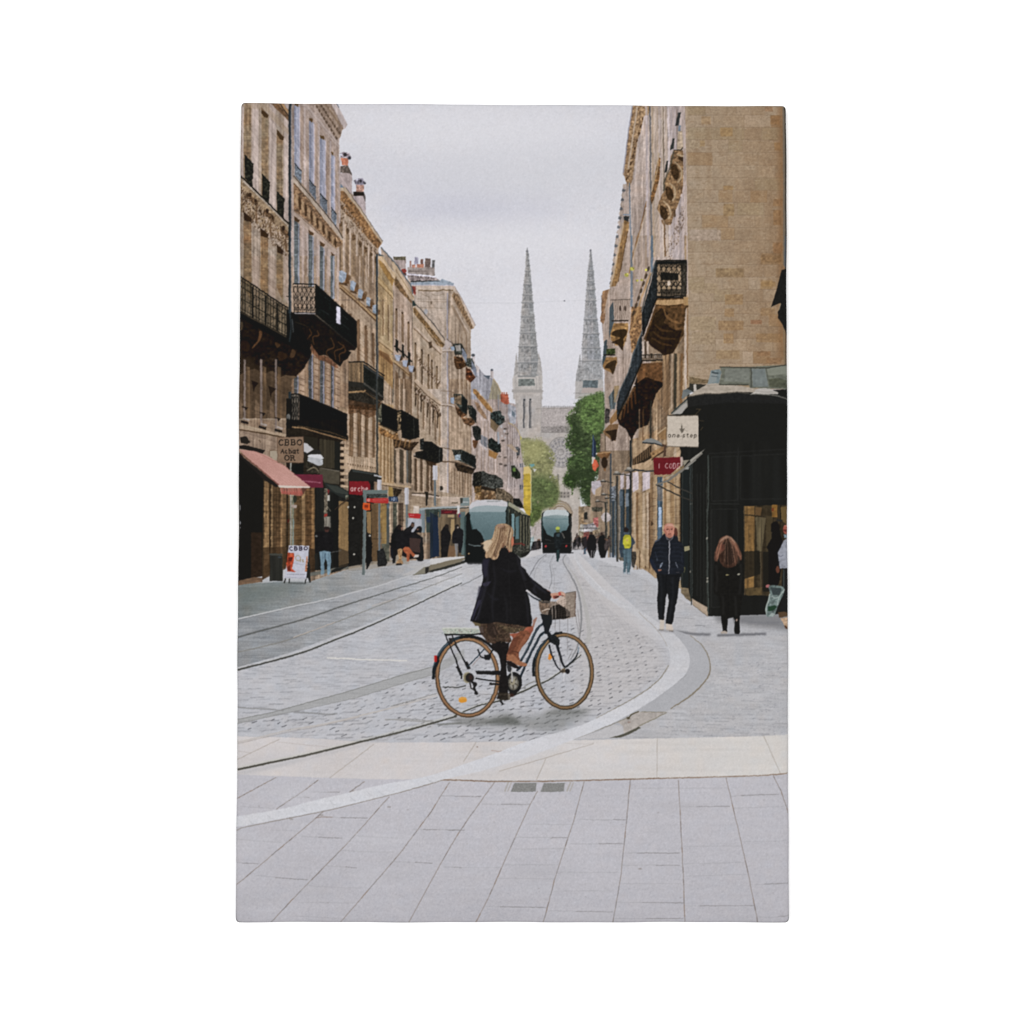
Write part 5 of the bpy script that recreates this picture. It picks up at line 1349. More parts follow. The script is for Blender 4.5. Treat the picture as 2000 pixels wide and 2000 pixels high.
    for k in range(14):
        line('C', [1545 + k * 11,838,1551 + k * 11,838 + r.uniform(0,6)], 1.1, (220,160,150), .7); line('C', [1545 + k * 9,854,1550 + k * 9,855], .9, (216,150,140), .5)
    poly('C', [1712,800,1810,805,1815,860,1715,855], (44,60,84)); text('C', 'IOI', 1738,815,16,32,6,1.4, (150,160,180))
    poly('C', [1440,870,1520,872,1520,945,1480,950,1440,938], (206,84,32), tex=(('mot', .05),)); poly('C', [1456,888,1500,888,1500,922,1456,922], (150,52,24)); line('C', [1462,905,1496,905], 1, (92,30,18), .8)
    # shelter, timetable, far signs
    part('printed_tram_shelter')
    poly('F', [1150,1640,1225,1640,1225,1932,1150,1932], (120,130,136), .95, tex=(('vst', .06),)); poly('F', [1015,1690,1170,1700,1165,1760,1030,1745], (178,40,44)); line('F', [1035,1715,1080,1718], 1, (220,190,190), .8)
    poly('F', [1010,1750,1180,1765,1185,1932,1000,1932], (166,168,176), tex=(('vst', .05),)); poly('F', [1150,1625,1440,1605,1640,1600,1790,1620,1640,1622,1440,1640,1160,1655], (150,156,158)); line('F', [1225,1648,1780,1620], 2, (60,62,58), .9)
    poly('F', [1230,1650,1430,1640,1430,1932,1240,1932], (62,72,68), tex=(('vst', .15), ('mot', .1))); poly('F', [1240,1740,1400,1740,1400,1810,1250,1810], (38,52,78)); poly('F', [1430,1650,1630,1650,1620,1712,1430,1700], (84,26,34)); line('F', [1470,1680,1560,1672], 2, (150,40,46), .8)
    poly('F', [1625,1590,1660,1590,1660,1700,1640,1720], (196,194,194)); poly('F', [1420,1700,1720,1700,1720,1932,1420,1932], (106,92,74), tex=(('vst', .12),)); poly('F', [1510,1710,1590,1710,1590,1850,1510,1850], (170,146,112), .9)
    poly('F', [1665,1500,1780,1490,1785,1600,1670,1600], (122,132,132)); poly('F', [1665,1500,1700,1500,1700,1560,1670,1570], (60,62,58)); line('F', [1700,1548,1770,1556], 1.5, (200,200,202), .8)
    ell('F', 1665,1725,26,38, (150,50,60)); ell('F', 1665,1725,17,26, (54,62,104)); poly('F', [1560,1555,1640,1545,1640,1565,1560,1570], (110,98,82))
    poly('K', [0,0,110,60,110,480,0,520], (34,44,56), tex=(('vst', .15),)); poly('K', [30,60,100,60,100,490,30,500], (28,42,66), .9); line('K', [90,0,110,480], 2, (130,112,86), .8)
    poly('K', [100,60,385,60,385,490,100,500], (96,82,64), tex=(('vst', .2),)); poly('K', [230,80,270,80,270,300,230,300], (160,134,98)); poly('K', [200,370,280,380,270,500,200,500], (120,92,66), .9)
    poly('K', [335,0,390,0,395,470,370,480,345,470], (90,110,112), .85)
    # low wall, litter bin, board in front of the wall
    part('printed_litter_bin')
    poly('C', [468,1410,500,1400,590,1405,605,1440,605,1690,465,1690], (42,42,38), tex=(('vst', .08),)); poly('C', [465,1400,600,1405,600,1425,465,1420], (70,70,64)); ell('C', 570,1440,20,9, (60,66,70))
    part('printed_advertising_board')
    poly('C', [665,1316,880,1320,850,1668,622,1660], (184,184,196), tex=(('fine', .02), ('mot', .02)))
    text('C', 'CBBO', 672,1330,38,36,13,1.6, (50,44,58), serif=5)
    poly('C', [655,1390,720,1395,725,1440,715,1500,700,1560,740,1595,650,1590,640,1500,650,1440], (176,70,40), tex=(('mot', .2),)); poly('C', [660,1440,710,1440,700,1480,660,1480], (96,30,22)); poly('C', [650,1540,680,1520,690,1580,650,1585], (110,40,26)); ell('C', 690,1412,18,12, (200,96,56))
    poly('C', [850,1430,862,1430,858,1590,835,1590,845,1500], (164,104,72), tex=(('grain', .2),)); 
    ring('C', 762,1450,26,28,1.3, (150,130,90), .8); text('C', 'rs', 780,1455,22,34,4,1.3, (140,120,84)); line('C', [720,1500,820,1520], 1, (140,140,150), .6)
    for k in range(10):
        line('C', [650 + k * 19,1618,660 + k * 19,1620], 1.6, (110,112,120), .8)
    line('C', [630,1650,850,1660], 1.3, (150,150,158), .8)
    poly('C', [880,1340,892,1640,900,1705,885,1705,866,1660,850,1660], (34,34,32))
    for q in ([632,1662,618,1712], [676,1665,668,1712], [848,1668,838,1715], [885,1650,890,1705]):
        line('C', q, 2.2, (42,42,40))
    line('C', [670,1710,845,1714], 2, (70,72,72), .7, soft=.6)
    part('printed_kerb')
    poly('C', [890,1600,1100,1560,1290,1535,1290,1560,1110,1600,890,1640], (96,100,98), .8); poly('C', [1110,1580,1160,1555,1280,1535,1200,1580,1110,1605], (34,34,32))

# ---------------------------------------------------------------- right row of houses
def paint_right():
    part('printed_house|last houses on the right side of the street')
    TR = (('fine', .025), ('mot', .025), ('vst', .04), ('vst2', .03), ('big', .02))
    # far houses down the right side
    poly('I', [155,540,235,480,300,460,430,460,430,1932,190,1932,185,1000,160,780], (158,146,134), tex=TR)
    poly('J', [190,0,900,0,900,1200,700,1180,300,1040,200,980,150,900,150,760,60,730,60,430,160,300], (140,122,98), tex=TR)
    poly('.', [1228,860,1240,600,1300,480,1345,480,1348,900,1330,905,1226,905], (140,118,90), tex=(('vst', .09), ('vst2', .07), ('mot', .05)), hue=.02)
    poly('.', [1236,198,1345,198,1346,560,1236,560], (170,156,144), tex=(('vst', .06), ('vst2', .05), ('mot', .03)), hue=.012)
    poly('H', [1760,560,1900,560,1900,1500,1700,1500,1730,1100], (128,112,92), tex=TR)
    # roofline and facade of the second house
    poly('D', [280,130,620,130,700,1932,60,1932,80,1750,140,1380,160,1150,190,920,240,900,185,820,215,560,240,400], (172,156,140), tex=TR, hue=.01)
    poly('I', [290,0,660,0,660,900,520,1500,480,1932,200,1932,190,1200,170,700,235,480], (166,148,130), tex=TR, hue=.01)
    poly('D', [280,130,460,130,440,230,400,230,370,380,330,470,310,640,280,860,250,960,195,830,225,560], (150,122,88), tex=(('grain', .12), ('mot', .1)))
    line('D', [282,130,240,400,190,800], 2.4, (146,144,146), .9); line('D', [330,140,290,400,240,760], 3.2, (184,164,138), .8)
    for k in range(9):
        ell('D', 385 - k * 20,260 + k * 75,9,18, (82,58,34), .85, rot=.3)
    line('D', [400,240,360,420,300,860], 2.0, (184,174,166), .7)
    # saw-tooth edge of dormers
    for k in range(22):
        y = 910 + k * 46; x = 190 - (y - 910) * .135
        poly('D', [x, y, x + 28, y + 12, x + 20, y + 36, x - 8, y + 28], (96,100,100) if k % 2 else (176,160,140), .9)
    line('D', [250,900,258,1250,272,1600], 2.6, (112,124,130), .9)
    poly('D', [195,1230,250,1230,240,1300,200,1310], (56,58,56)); line('D', [190,1215,262,1218], 2.4, (128,140,148))
    poly('D', [200,1270,245,1290,250,1340,200,1560,150,1840,110,1932,70,1932,130,1600,180,1380], (146,112,66), .9, tex=(('mot', .1),)); line('D', [190,1300,140,1560,95,1800,60,1932], 3.4, (184,160,126), .9); line('D', [235,1380,190,1620,140,1880], 1.6, (92,66,36), .7)
    # long receding cornice ribs
    for (xs_, c, w) in (([420,1080,380,1260,290,1600,250,1800], (140,104,62), 3.2), ([440,960,400,1130,340,1400], (150,144,144), 1.4), ([430,1140,380,1330,310,1560,270,1760], (184,162,132), 2.2)):
        line('D', xs_, w, c, .8)
    # vertical mouldings of the near house
    cols = ((420,6, (184,176,174)), (455,4, (60,70,74)), (478,5, (176,150,112)), (500,4, (190,168,138)), (525,5, (170,148,120)), (545,3, (188,174,160)), (575,5, (196,178,154)), (586,2.4, (86,76,54)), (610,5, (186,166,140)),
            (638,4, (206,198,194)), (665,6, (188,178,172)), (700,6, (176,166,160)), (740,5, (150,142,136)), (775,8, (188,172,160)))
    for x, w, c in cols:
        line('D', [x, 130, x + 6,900, x + 18,1640], w * .8, c, .55)
    for x, w, c in ((430,4.5, (104,118,126)), (612,4.5, (92,112,124)), (455,3, (170,148,124)), (520,4, (172,152,130)), (560,4, (150,130,108)), (590,3, (184,166,146))):
        line('I', [x, 0, x, 330 if x == 612 else 640], w, c, .8)
    for q, y0 in ((480,880), (540,640), (600,980)):
        pass
    poly('D', [540,640,560,660,550,860,500,1040,470,1120,460,1060,500,840], (126,90,48), .9, tex=(('grain', .15), ('mot', .15))); line('D', [545,600,530,760,470,990], 2, (184,162,126), .8)
    poly('D', [735,200,765,200,740,330,705,335], (62,66,62)); poly('D', [740,330,760,330,755,400,735,390], (108,122,128)); poly('D', [680,460,700,460,690,560,650,580], (60,64,60)); poly('D', [620,680,638,685,620,800,598,800], (50,54,52))
    # bracketed cornice hanging from the corner
    poly('D', [690,580,780,575,815,640,800,760,780,960,740,1100,700,1200,660,1320,610,1320,560,1220,525,1160,560,1040,600,980,600,860,650,780,660,640], (136,108,74), tex=(('grain', .1), ('mot', .1)))
    poly('D', [735,390,775,385,790,520,780,570,720,575], (178,158,128), tex=(('mot', .08),)); line('D', [690,576,765,574,780,548], 1.8, (60,56,48)); line('D', [690,590,660,720,600,880,590,980], 3, (88,84,68), .8)
    for q in ((700,790,34,78), (648,1010,34,68), (590,1200,34,70), (770,660,30,26)):
        poly('D', [q[0] - q[2], q[1] - q[3], q[0] + q[2] * .4, q[1] - q[3] * .8, q[0] + q[2] * 1.3, q[1] + q[3] * .2, q[0] + q[2] * .6, q[1] + q[3], q[0] - q[2] * .8, q[1] + q[3] * .5], (70,50,28), .9, curve=True, tex=(('grain', .15),))
    for q in ([700,690,760,760,770,830,730,900], [650,900,700,960,700,1040,680,1080], [590,1080,640,1140,660,1210,640,1260], [720,620,800,640]):
        line('D', q, [2,4.5,3], (176,152,116), .85, curve=True)
    ornaments(1300,1340,380,50,60,61, right=True, a=.5)
    line('D', [570,1270,600,1330,600,1500,610,1630], 3, (120,86,48), .7); line('D', [700,1170,705,1240], 3, (86,62,36), .8); line('D', [765,950,770,1010], 3, (100,74,46), .8)
    # stucco corner pillar
    poly('D', [780,130,815,130,850,1932,800,1932], (184,168,154), tex=(('fine', .02), ('vst', .02))); line('D', [812,130,848,1932], 2.6, (200,190,184), .9); line('D', [800,560,808,1600], 1.4, (150,130,108), .6)
    poly('I', [905,0,950,0,955,540,948,1380,860,1440,900,1300,905,600], (166,140,108), tex=TR)
    line('I', [935,0,940,530], 5, (186,170,158), .9); line('I', [912,620,915,1380], 4.2, (184,168,148), .9); line('I', [935,640,930,1340], 1.8, (120,88,52), .8)
    # plain stone gable wall in coursed blocks
    part('printed_stone_wall|bare gable wall of brown stone blocks')
    poly('.', [1338,198,1545,198,1548,760,1347,760,1345,600], (160,140,113), tex=(('fine', .03), ('mot', .025), ('grain', .02), ('big', .02)), hue=.012, grad=((1345,0), (1540,0), (152,124,90)))
    r = np.random.default_rng(77)
    y = 200.0; joints = []
    while y < 760:
        h = r.choice([24.5,25.5,24.0]); y1 = y + h
        x = 1343.0 - r.uniform(0,30)
        while x < 1540:
            w = r.choice([20,28,34,52,60])
            xa, xb = max(x, 1343), min(x + w, 1536)
            if xb > xa:
                t = r.random(); tone = r.normal(0,4)
                c = np.array((158,138,111)) - np.array((14,16,18)) * (xa - 1343) / 195 + tone
                if t < .08: c = np.array((146,116,78)) + tone
                elif t < .2: c = np.array((168,148,122)) + tone
                elif t < .28: c = np.array((146,128,96)) + tone
                lay(raster([[[xa, y], [xb, y], [xb, y1], [xa, y1]]]), tuple(c), .5, tex=(('fine', .02), ('grain', .02)))
                joints.append([[xb, y], [xb, y1]])
            x += w
        joints.append([[1343, y1], [1536, y1 + .4]]); y = y1
    many(joints, 1.0, (116,98,74), .5); many([[(p[0], p[1] + 1.3) for p in q] for q in joints], .7, (182,162,134), .25)
    for q in range(16):
        x = r.uniform(1350,1530); y = r.uniform(205,600); line('.', [x, y, x + 1, y + r.uniform(40,150)], r.uniform(3,9), ((122,98,68), (176,156,128))[q % 2], .2, soft=2.5)
    spots = [[], []]
    for q in range(900):
        x = r.uniform(1346,1532); y = r.uniform(202,755); w = r.uniform(.6,4)
        spots[q % 2].append([[x - w, y], [x + w, y + r.normal(0,.3)]])
    many(spots[0], 1.2, (124,98,66), .3); many(spots[1], 1.2, (184,164,138), .3)
    def blk(fr, a, b, c, d, col, al=.85):
        poly(fr, [a, b, c, b, c, d, a, d], col, al, tex=(('mot', .05), ('grain', .05)))
    for q, c in (((1155,350,1275,440), (160,120,62)), ((1185,930,1280,970), (150,110,54)), ((1185,1110,1290,1230), (152,120,68)), ((950,480,1000,540), (160,128,76)), ((965,240,1060,320), (162,128,84)),
                 ((1650,230,1745,320), (142,98,50)), ((1600,140,1680,190), (140,98,62)), ((1690,500,1755,580), (148,104,50)), ((1680,1060,1770,1130), (144,102,56)), ((1680,1170,1760,1320), (136,94,46)),
                 ((1110,1750,1385,1830), (136,112,72)), ((850,1365,1160,1475), (168,154,142)), ((1560,1600,1760,1690), (126,94,54)), ((1680,1500,1770,1600), (140,98,50)), ((1560,1880,1700,1930), (150,112,56)),
                 ((1390,730,1500,770), (172,152,124)), ((850,480,940,560), (168,150,120))):
        blk('D', *q, tuple(.6 * np.array(c) + .4 * np.array((148,126,96))), .6)
    for q, c in (((1190,300,1440,380), (134,110,72)), ((1270,530,1430,620), (146,108,56)), ((1265,655,1350,730), (146,106,54)), ((1210,765,1435,850), (146,106,54)), ((1500,760,1600,795), (128,68,34)),
                 ((1255,880,1345,970), (150,108,54)), ((1590,400,1700,480), (148,112,58)), ((1590,650,1720,720), (148,110,62)), ((1550,880,1790,960), (142,104,54)), ((1640,1100,1780,1150), (134,92,50)),
                 ((1560,1040,1680,1080), (140,98,58)), ((955,0,1230,45), (166,148,130)), ((965,430,1200,520), (160,140,106)), ((960,730,1190,850), (160,140,104)), ((970,870,1180,980), (156,136,104)),
                 ((1190,1030,1400,1110), (146,118,74)), ((1700,60,1790,160), (140,98,58)), ((1590,180,1780,260), (132,98,54))):
        blk('I', *q, tuple(.6 * np.array(c) + .4 * np.array((148,126,96))), .5)
    poly('.', [1520,198,1538,198,1540,700,1520,700], (128,92,52), .45, soft=4)
    line('D', [1790,140,1795,1720], 5.5, (112,106,92), .8); line('D', [1806,140,1810,1750], 3.0, (58,58,52), .9)
    line('I', [1800,680,1808,1160], 3.0, (128,112,84), .8); line('I', [1815,0,1815,280], 3.2, (84,94,100), .8); line('I', [1820,760,1822,1160], 2, (78,70,56), .9)
    poly('I', [950,1270,1130,1300,1120,1330,950,1330], (112,96,66), .8, tex=(('grain', .1),))
    part('printed_awning|black folded awning at the picture edge')
    poly('I', [1835,290,1780,310,1735,480,1685,640,1770,605,1745,690,1745,740,1780,790,1835,880], BLK, tex=(('grain', .08),)); poly('I', [1770,605,1745,690,1760,660,1775,615], (150,138,118))
    part('printed_house|ribbed house with long balconies')

    # ---- right row, middle: ribs, balconies
    for x, w, c in ((760,5, (96,72,46)), (795,3, (172,150,122)), (825,5, (60,58,46)), (850,4, (168,140,104)), (880,5, (130,98,60)), (720,5, (176,152,120)), (735,2, (90,66,40))):
        line('I', [x, 1060, x - 5,1560], w, c, .85)
    poly('I', [620,1080,760,1050,780,1450,740,1700,560,1800,430,1830,420,1932,740,1932,740,1600,620,1400], (146,118,84), .85, tex=(('vst', .1), ('vst2', .06)))
    # second-row small balconies at the far left of the right row
    poly('I', [170,500,235,480,200,640,190,760,175,800,150,770], (142,110,78), tex=(('mot', .1),)); line('I', [230,480,185,700], 2, (184,164,142), .7)
    poly('I', [250,580,420,560,415,760,270,770], (170,152,132), .9)
    for k in range(9):
        line('I', [262 + k * 18,575,270 + k * 17,760], 1.0, (96,84,72), .8)
    for x in (330,372):
        ell('I', x, 655,10,24, (72,60,50), .9)
    line('I', [240,580,420,572], 1.4, (78,72,66), .8); poly('I', [230,650,265,590,275,770,235,900,228,930], (78,90,92), .95, tex=(('vst', .1),)); line('I', [250,768,405,764], 2.6, (52,46,40))
    poly('I', [270,790,400,785,400,860,380,930,350,1040,320,990,290,990,245,940,240,880], (146,112,66), tex=(('mot', .15),)); poly('I', [270,860,370,840,390,880,360,930,350,1030,300,980,250,960,330,920,260,900], (54,40,24), .9, curve=True)
    poly('I', [185,950,210,930,215,1040,170,1190,165,1150], (72,84,86)); poly('I', [205,1020,280,1015,285,1060,205,1070], (74,88,46), tex=(('grain', .2),)); line('I', [180,1075,285,1070], 2.6, (50,46,40))
    for k in range(5):
        line('I', [205 + k * 18,950,208 + k * 18,1015], .9, (110,100,90), .7)
    poly('I', [200,1095,300,1090,300,1150,280,1200,265,1250,240,1230,180,1200,170,1170], (146,112,66), tex=(('mot', .12),)); poly('I', [215,1150,290,1120,280,1200,260,1250,235,1200,190,1190], (56,42,26), .85, curve=True)
    poly('I', [225,1450,290,1350,320,1350,280,1560,235,1560], (84,96,96), .9, tex=(('vst', .15),)); poly('I', [275,1350,320,1350,290,1500,270,1500], (150,128,92))
    poly('I', [195,1550,235,1560,230,1680,190,1690], (70,66,62), tex=(('grain', .2),)); poly('I', [170,1760,230,1700,315,1690,300,1760,285,1850,250,1840,200,1800], (128,100,66)); poly('I', [190,1760,300,1740,290,1840,250,1850,240,1800], (50,38,26), .9)
    poly('I', [430,640,520,640,520,860,470,1000,430,1060,415,900], (140,104,64), .9, tex=(('grain', .15), ('mot', .1)))
    for k in range(7):
        y = 300 + k * 66
        ell('I', 580 - k * 22, y, 12,26, (66,58,46), .85, rot=.3)
    line('I', [600,340,520,560,430,850], 3, (170,132,84), .8); line('I', [560,330,470,620,410,880], 1.6, (110,84,56), .7)
    # yellow blossom on a wire
    part('printed_flower_basket')
    for x, y in ((435,300), (385,355), (520,400), (560,310), (480,405)):
        ell('I', x, y, 20 if x < 450 else 12,18 if x < 450 else 10, (176,170,66), .8, tex=(('grain', .2),))
    part('printed_house|ribbed house with long balconies')
    # big balcony underside
    poly('I', [650,560,900,560,940,640,915,660,900,880,850,980,800,1060,720,1080,620,1010,540,930,600,760,640,640], (96,70,40), tex=(('mot', .15), ('vst', .05)))
    poly('I', [560,920,640,700,700,650,760,700,720,780,800,840,880,860,860,940,800,1060,720,1075,600,990], (48,36,22), .88, tex=(('mot', .1),))
    for q in ([720,660,740,720,800,770,880,790], [640,800,700,850,800,860], [620,860,700,920,820,930], [610,920,700,970,790,990]):
        line('I', q, [2,5,2.5], (134,100,58) if q[1] < 700 else (88,62,34), .75, curve=True)
    poly('I', [650,580,900,575,900,610,760,630,650,620], (172,138,94)); line('I', [655,560,900,558], 3, (40,38,34)); poly('I', [690,538,870,538,870,552,690,552], (196,178,156))
    poly('I', [895,555,940,555,938,630,900,625], (164,130,84))
    poly('I', [650,225,930,222,925,545,660,550], (150,128,98), tex=(('mot', .05),)); poly('I', [690,330,850,340,850,400,690,400], (44,42,36))
    railing('I', (650,225), (928,222), (922,545), (655,548), 6, lw=1.0)
    poly('I', [660,232,925,228,925,250,660,256], (34,36,34)); poly('I', [870,240,925,240,920,545,880,545], (40,40,36), .75, tex=(('grain', .3),)); poly('I', [690,480,880,480,880,540,690,540], (36,36,32), .6, tex=(('grain', .3),))
    for k in range(5):
        ring('I', 700 + k * 42,440,16,20,1.3, BLK, .9); ring('I', 700 + k * 42,275,15,16,1.2, BLK, .9); ell('I', 765,430,14,24, (196,180,156), .9)
    poly('I', [650,225,660,240,660,560,560,820,530,910,525,850,520,700,600,440,640,260], (44,48,48), tex=(('vst', .08), ('grain', .14))); line('I', [648,225,560,520,520,680], 2.4, (70,78,76), .8); line('I', [655,560,530,905], 2.5, (24,24,22))
    # lower long balcony
    poly('I', [520,1150,700,1140,710,1350,650,1420,620,1520,580,1700,480,1740,430,1840,380,1740,320,1700,300,1640,440,1380], (44,32,20), tex=(('mot', .2),))
    poly('I', [520,1150,705,1140,710,1320,640,1300,560,1270,480,1330,480,1230], (108,76,44), tex=(('mot', .12),)); poly('I', [440,1370,470,1350,450,1440,330,1660,310,1640], (110,82,50)); 
    for k in range(9):
        poly('I', [350 + k * 14,1560 - k * 26,366 + k * 14,1560 - k * 26,350 + k * 18,1650 - k * 20,335 + k * 18,1660 - k * 20], (94,60,34) if k % 2 else (34,26,18), .8)
    poly('I', [520,930,710,1070,710,1120,520,1130], (150,130,104), .9)
    for x, c in ((535, (196,180,160)), (575, (190,172,150)), (645, (188,172,150)), (610, (52,44,34)), (680, (120,108,92)), (555, (80,66,50))):
        line('I', [x, 950 if x < 600 else 1060, x, 1100], 4.2, c, .9)
    line('I', [520,1075,715,1070], 1.6, (60,56,48)); line('I', [520,1125,710,1118], 2.4, (40,38,34)); 
    for k in range(14):
        line('I', [525 + k * 13,1070,525 + k * 13,1120], 1, (50,46,38), .9)
    poly('I', [525,860,525,1120,460,1290,400,1450,290,1660,300,1500,330,1380,420,1180,440,1060], (54,60,62), tex=(('vst', .1), ('grain', .1))); line('I', [525,860,440,1080,400,1230,320,1400,240,1580], 2.2, (104,112,110), .7); line('I', [525,1125,400,1420,290,1660], 2.8, (40,38,32)); ell('I', 453,1345,10,8, (170,164,152))
    poly('I', [230,1660,300,1560,300,1660,240,1700], (140,108,66))
    # lower wall under the long balcony
    line('I', [430,1830,430,1932], 3, (56,54,46)); line('I', [605,1480,600,1840], 3.6, (58,56,48), .9)
    for x in (500,535,640,660,690):
        line('I', [x, 1560, x - 4,1860], 2.2, (104,76,48) if x % 2 else (172,146,112), .6)
    poly('I', [660,1780,740,1720,740,1830,690,1830], (146,116,76)); line('I', [665,1780,740,1725], 2.4, (190,164,126), .9)
    poly('I', [530,1932,620,1880,700,1870,700,1932], (150,116,72), .8)
    # ---- ground floor of the right row
    poly('J', [420,0,900,0,880,1200,640,1240,560,1160,440,1090,420,300], (156,132,100), tex=TR, hue=.01)
    poly('J', [440,170,560,80,610,40,610,170,500,240,440,260], (60,50,38))
    for k in range(8):
        line('J', [452 + k * 20,160 - k * 14,452 + k * 20,225 - k * 12], 2.4, (124,98,66), .8)
    poly('J', [440,225,560,190,620,150,610,220,540,260,440,280], (176,148,112)); poly('J', [600,110,720,50,740,90,640,150,610,180], (150,118,78), tex=(('mot', .1),)); line('J', [610,180,640,150,740,85], 3, (70,54,36), .8)
    poly('J', [740,60,880,60,880,250,740,260], (160,136,104), tex=TR); poly('J', [860,60,985,60,960,160,890,160], (36,30,26)); ell('J', 820,110,14,44, (180,160,132), .8)
    # white hanging panels
    for xa, xb, ya, yb in ((528,596,290,460), (440,492,290,470), (385,420,300,450), (330,360,300,450)):
        poly('J', [xa, ya, xb, ya - 8, xb, yb - 30, xa, yb], (186,176,172), tex=(('fine', .02),))
    for x, w, c in ((455,5, (178,156,124)), (480,4, (120,92,58)), (510,6, (158,132,96)), (540,5, (184,162,130)), (575,4, (186,166,138)), (590,3, (96,72,48)), (610,6, (132,106,72)), (650,5, (168,142,106)), (730,6, (134,106,70)), (760,6, (176,150,112)), (795,8, (156,126,86)), (850,8, (168,142,106)), (868,3, (110,84,54))):
        line('J', [x, 470 if x < 600 else 330, x, 1160], w, c, .75)
    for y in range(520,1100,70):
        line('J', [600, y, 650, y + 3], 1.0, (96,72,46), .6); line('J', [720, y + 10,870, y + 14], .9, (120,92,60), .4)
    poly('J', [660,330,712,330,706,880,660,900], (70,88,98), tex=(('vst', .12),)); poly('J', [672,600,700,600,698,780,672,780], (150,172,190)); poly('J', [660,400,712,400,712,550,660,540], (112,110,104), .9); line('J', [712,330,712,880], 2, (180,156,120))
    ell('J', 612,750,9,20, (66,48,32), .8)
    poly('J', [440,1040,520,1060,640,1160,640,1230,560,1170,440,1100], (158,132,96), tex=TR)
    for xa in (460,510,545):
        poly('J', [xa, 960, xa + 40,980, xa + 40,1150, xa, 1120], (170,146,112), .8); line('J', [xa + 44,990, xa + 44,1150], 2, (92,70,46), .8)
    # far shopfronts, teal door frames
    poly('J', [200,540,430,430,430,1090,330,1080,220,980,200,900], (116,108,92), tex=TR)
    for x, w, c in ((265,5, (48,64,74)), (290,3, (92,112,122)), (340,7, (60,78,88)), (325,2, (150,140,122)), (372,5, (136,116,86)), (395,7, (52,70,80)), (360,3, (40,50,54)), (416,5, (58,66,64)), (240,3, (70,76,76)), (222,3, (146,124,94))):
        line('J', [x, 440, x, 1050], w, c, .85)
    poly('J', [245,420,300,400,300,540,250,545], (112,118,120), .9, tex=(('grain', .15),)); poly('J', [320,460,350,455,350,590,320,590], (98,112,118), .8); poly('J', [372,480,405,470,405,590,372,600], (128,138,142), .8)
    poly('J', [120,110,190,100,245,110,200,180,200,280,180,270,170,170,120,140], (120,88,54), tex=(('mot', .1),)); ell('J', 185,200,28,50, (52,40,30), .9); line('J', [120,118,240,106], 1.8, (172,138,96))
    poly('J', [70,370,150,360,160,420,130,480,90,490,70,450], (172,166,164), tex=(('mot', .04),)); poly('J', [110,440,160,410,150,500,100,500], (170,146,114)); 
    ell('J', 200,690,44,44, (176,168,160), tex=(('mot', .04),)); poly('J', [85,700,130,690,130,780,90,780], (176,104,96), tex=(('grain', .15),)); poly('J', [70,600,170,600,165,640,75,640], (78,78,66), .9, tex=(('grain', .2),))
    poly('J', [0,760,90,740,130,800,0,830], (152,150,146), .9, tex=(('hst', .2), ('grain', .1))); poly('J', [0,590,60,600,60,740,0,740], (150,134,112), .9, tex=TR); poly('J', [5,650,30,640,35,710,5,710], (50,50,46))
    line('J', [242,120,242,560], 3.4, (72,78,80)); line('J', [422,0,422,740], 4.6, (48,52,50)); line('J', [432,0,432,740], 1.4, (110,108,100), .7)
    # lamp brackets
    part('printed_street_lamp|black bracket lamps')
    line('J', [300,320,302,1090], 4.2, (54,52,48)); line('J', [306,330,308,1080], 1.2, (108,104,98), .7); line('J', [195,560,200,900], 3.4, (56,56,52))
    for x, y, s in ((175,360,.8), (180,478,.8), (205,510,.7), (125,540,.7), (300,290,1.2), (410,255,1.4)):
        poly('J', [x - 34 * s, y + 12 * s, x - 10 * s, y - 6 * s, x + 10 * s, y - 8 * s, x + 36 * s, y + 10 * s, x + 10 * s, y + 20 * s], (112,108,102)); line('J', [x - 30 * s, y + 14 * s, x + 30 * s, y + 16 * s], 1.6, (50,48,46)); ell('J', x - 4 * s, y - 4 * s, 14 * s, 7 * s, (166,160,152), .9)
        line('J', [x + 20 * s, y + 10 * s, x + 90, y + 22], 1.8, (52,52,48), .8)
    line('J', [450,262,560,278,640,276], 2.8, (50,54,56)); line('J', [275,310,275,400], 1.6, (150,140,126), .8); line('J', [320,300,430,320], 2, (60,60,56))
    poly('I', [520,1855,560,1830,610,1822,660,1840,720,1880,745,1900,700,1892,640,1870,540,1868], (128,128,126)); line('I', [524,1862,640,1870,745,1900], 2.4, (42,46,48)); poly('J', [700,30,740,40,740,140,715,150,720,60], (84,62,48))

    # ---- black shop on the corner, with its lead roof
    part('printed_shop_front|black corner shop front with a lead roof')
    poly('I', [780,1600,930,1470,930,1430,1835,1380,1835,1932,1020,1932,860,1640], BLK); poly('J', [870,40,1835,0,1835,1560,1120,1580,1110,1560,970,1440,870,1330], BLK, tex=(('vst2', .06),))
    poly('I', [940,1450,1100,1420,1380,1400,1490,1430,1835,1440,1835,1510,1300,1500,930,1540], (34,34,33), tex=(('grain', .05),))
    poly('I', [950,1330,1120,1340,1060,1400,930,1410,890,1400,950,1360], (52,50,44)); poly('I', [985,1340,1010,1335,1015,1400,990,1400], (184,176,168)); poly('I', [890,1390,930,1380,980,1400,890,1470,880,1460], (110,116,118), .9)
    poly('I', [930,1450,1000,1400,1110,1335,1200,1320,1400,1350,1560,1380,1540,1410,1380,1405,1200,1420,1090,1420], (168,156,142), tex=(('mot', .04), ('hst', .03))); line('I', [930,1450,1090,1422,1200,1424,1380,1408,1490,1420], 2.2, (88,82,74), .8)
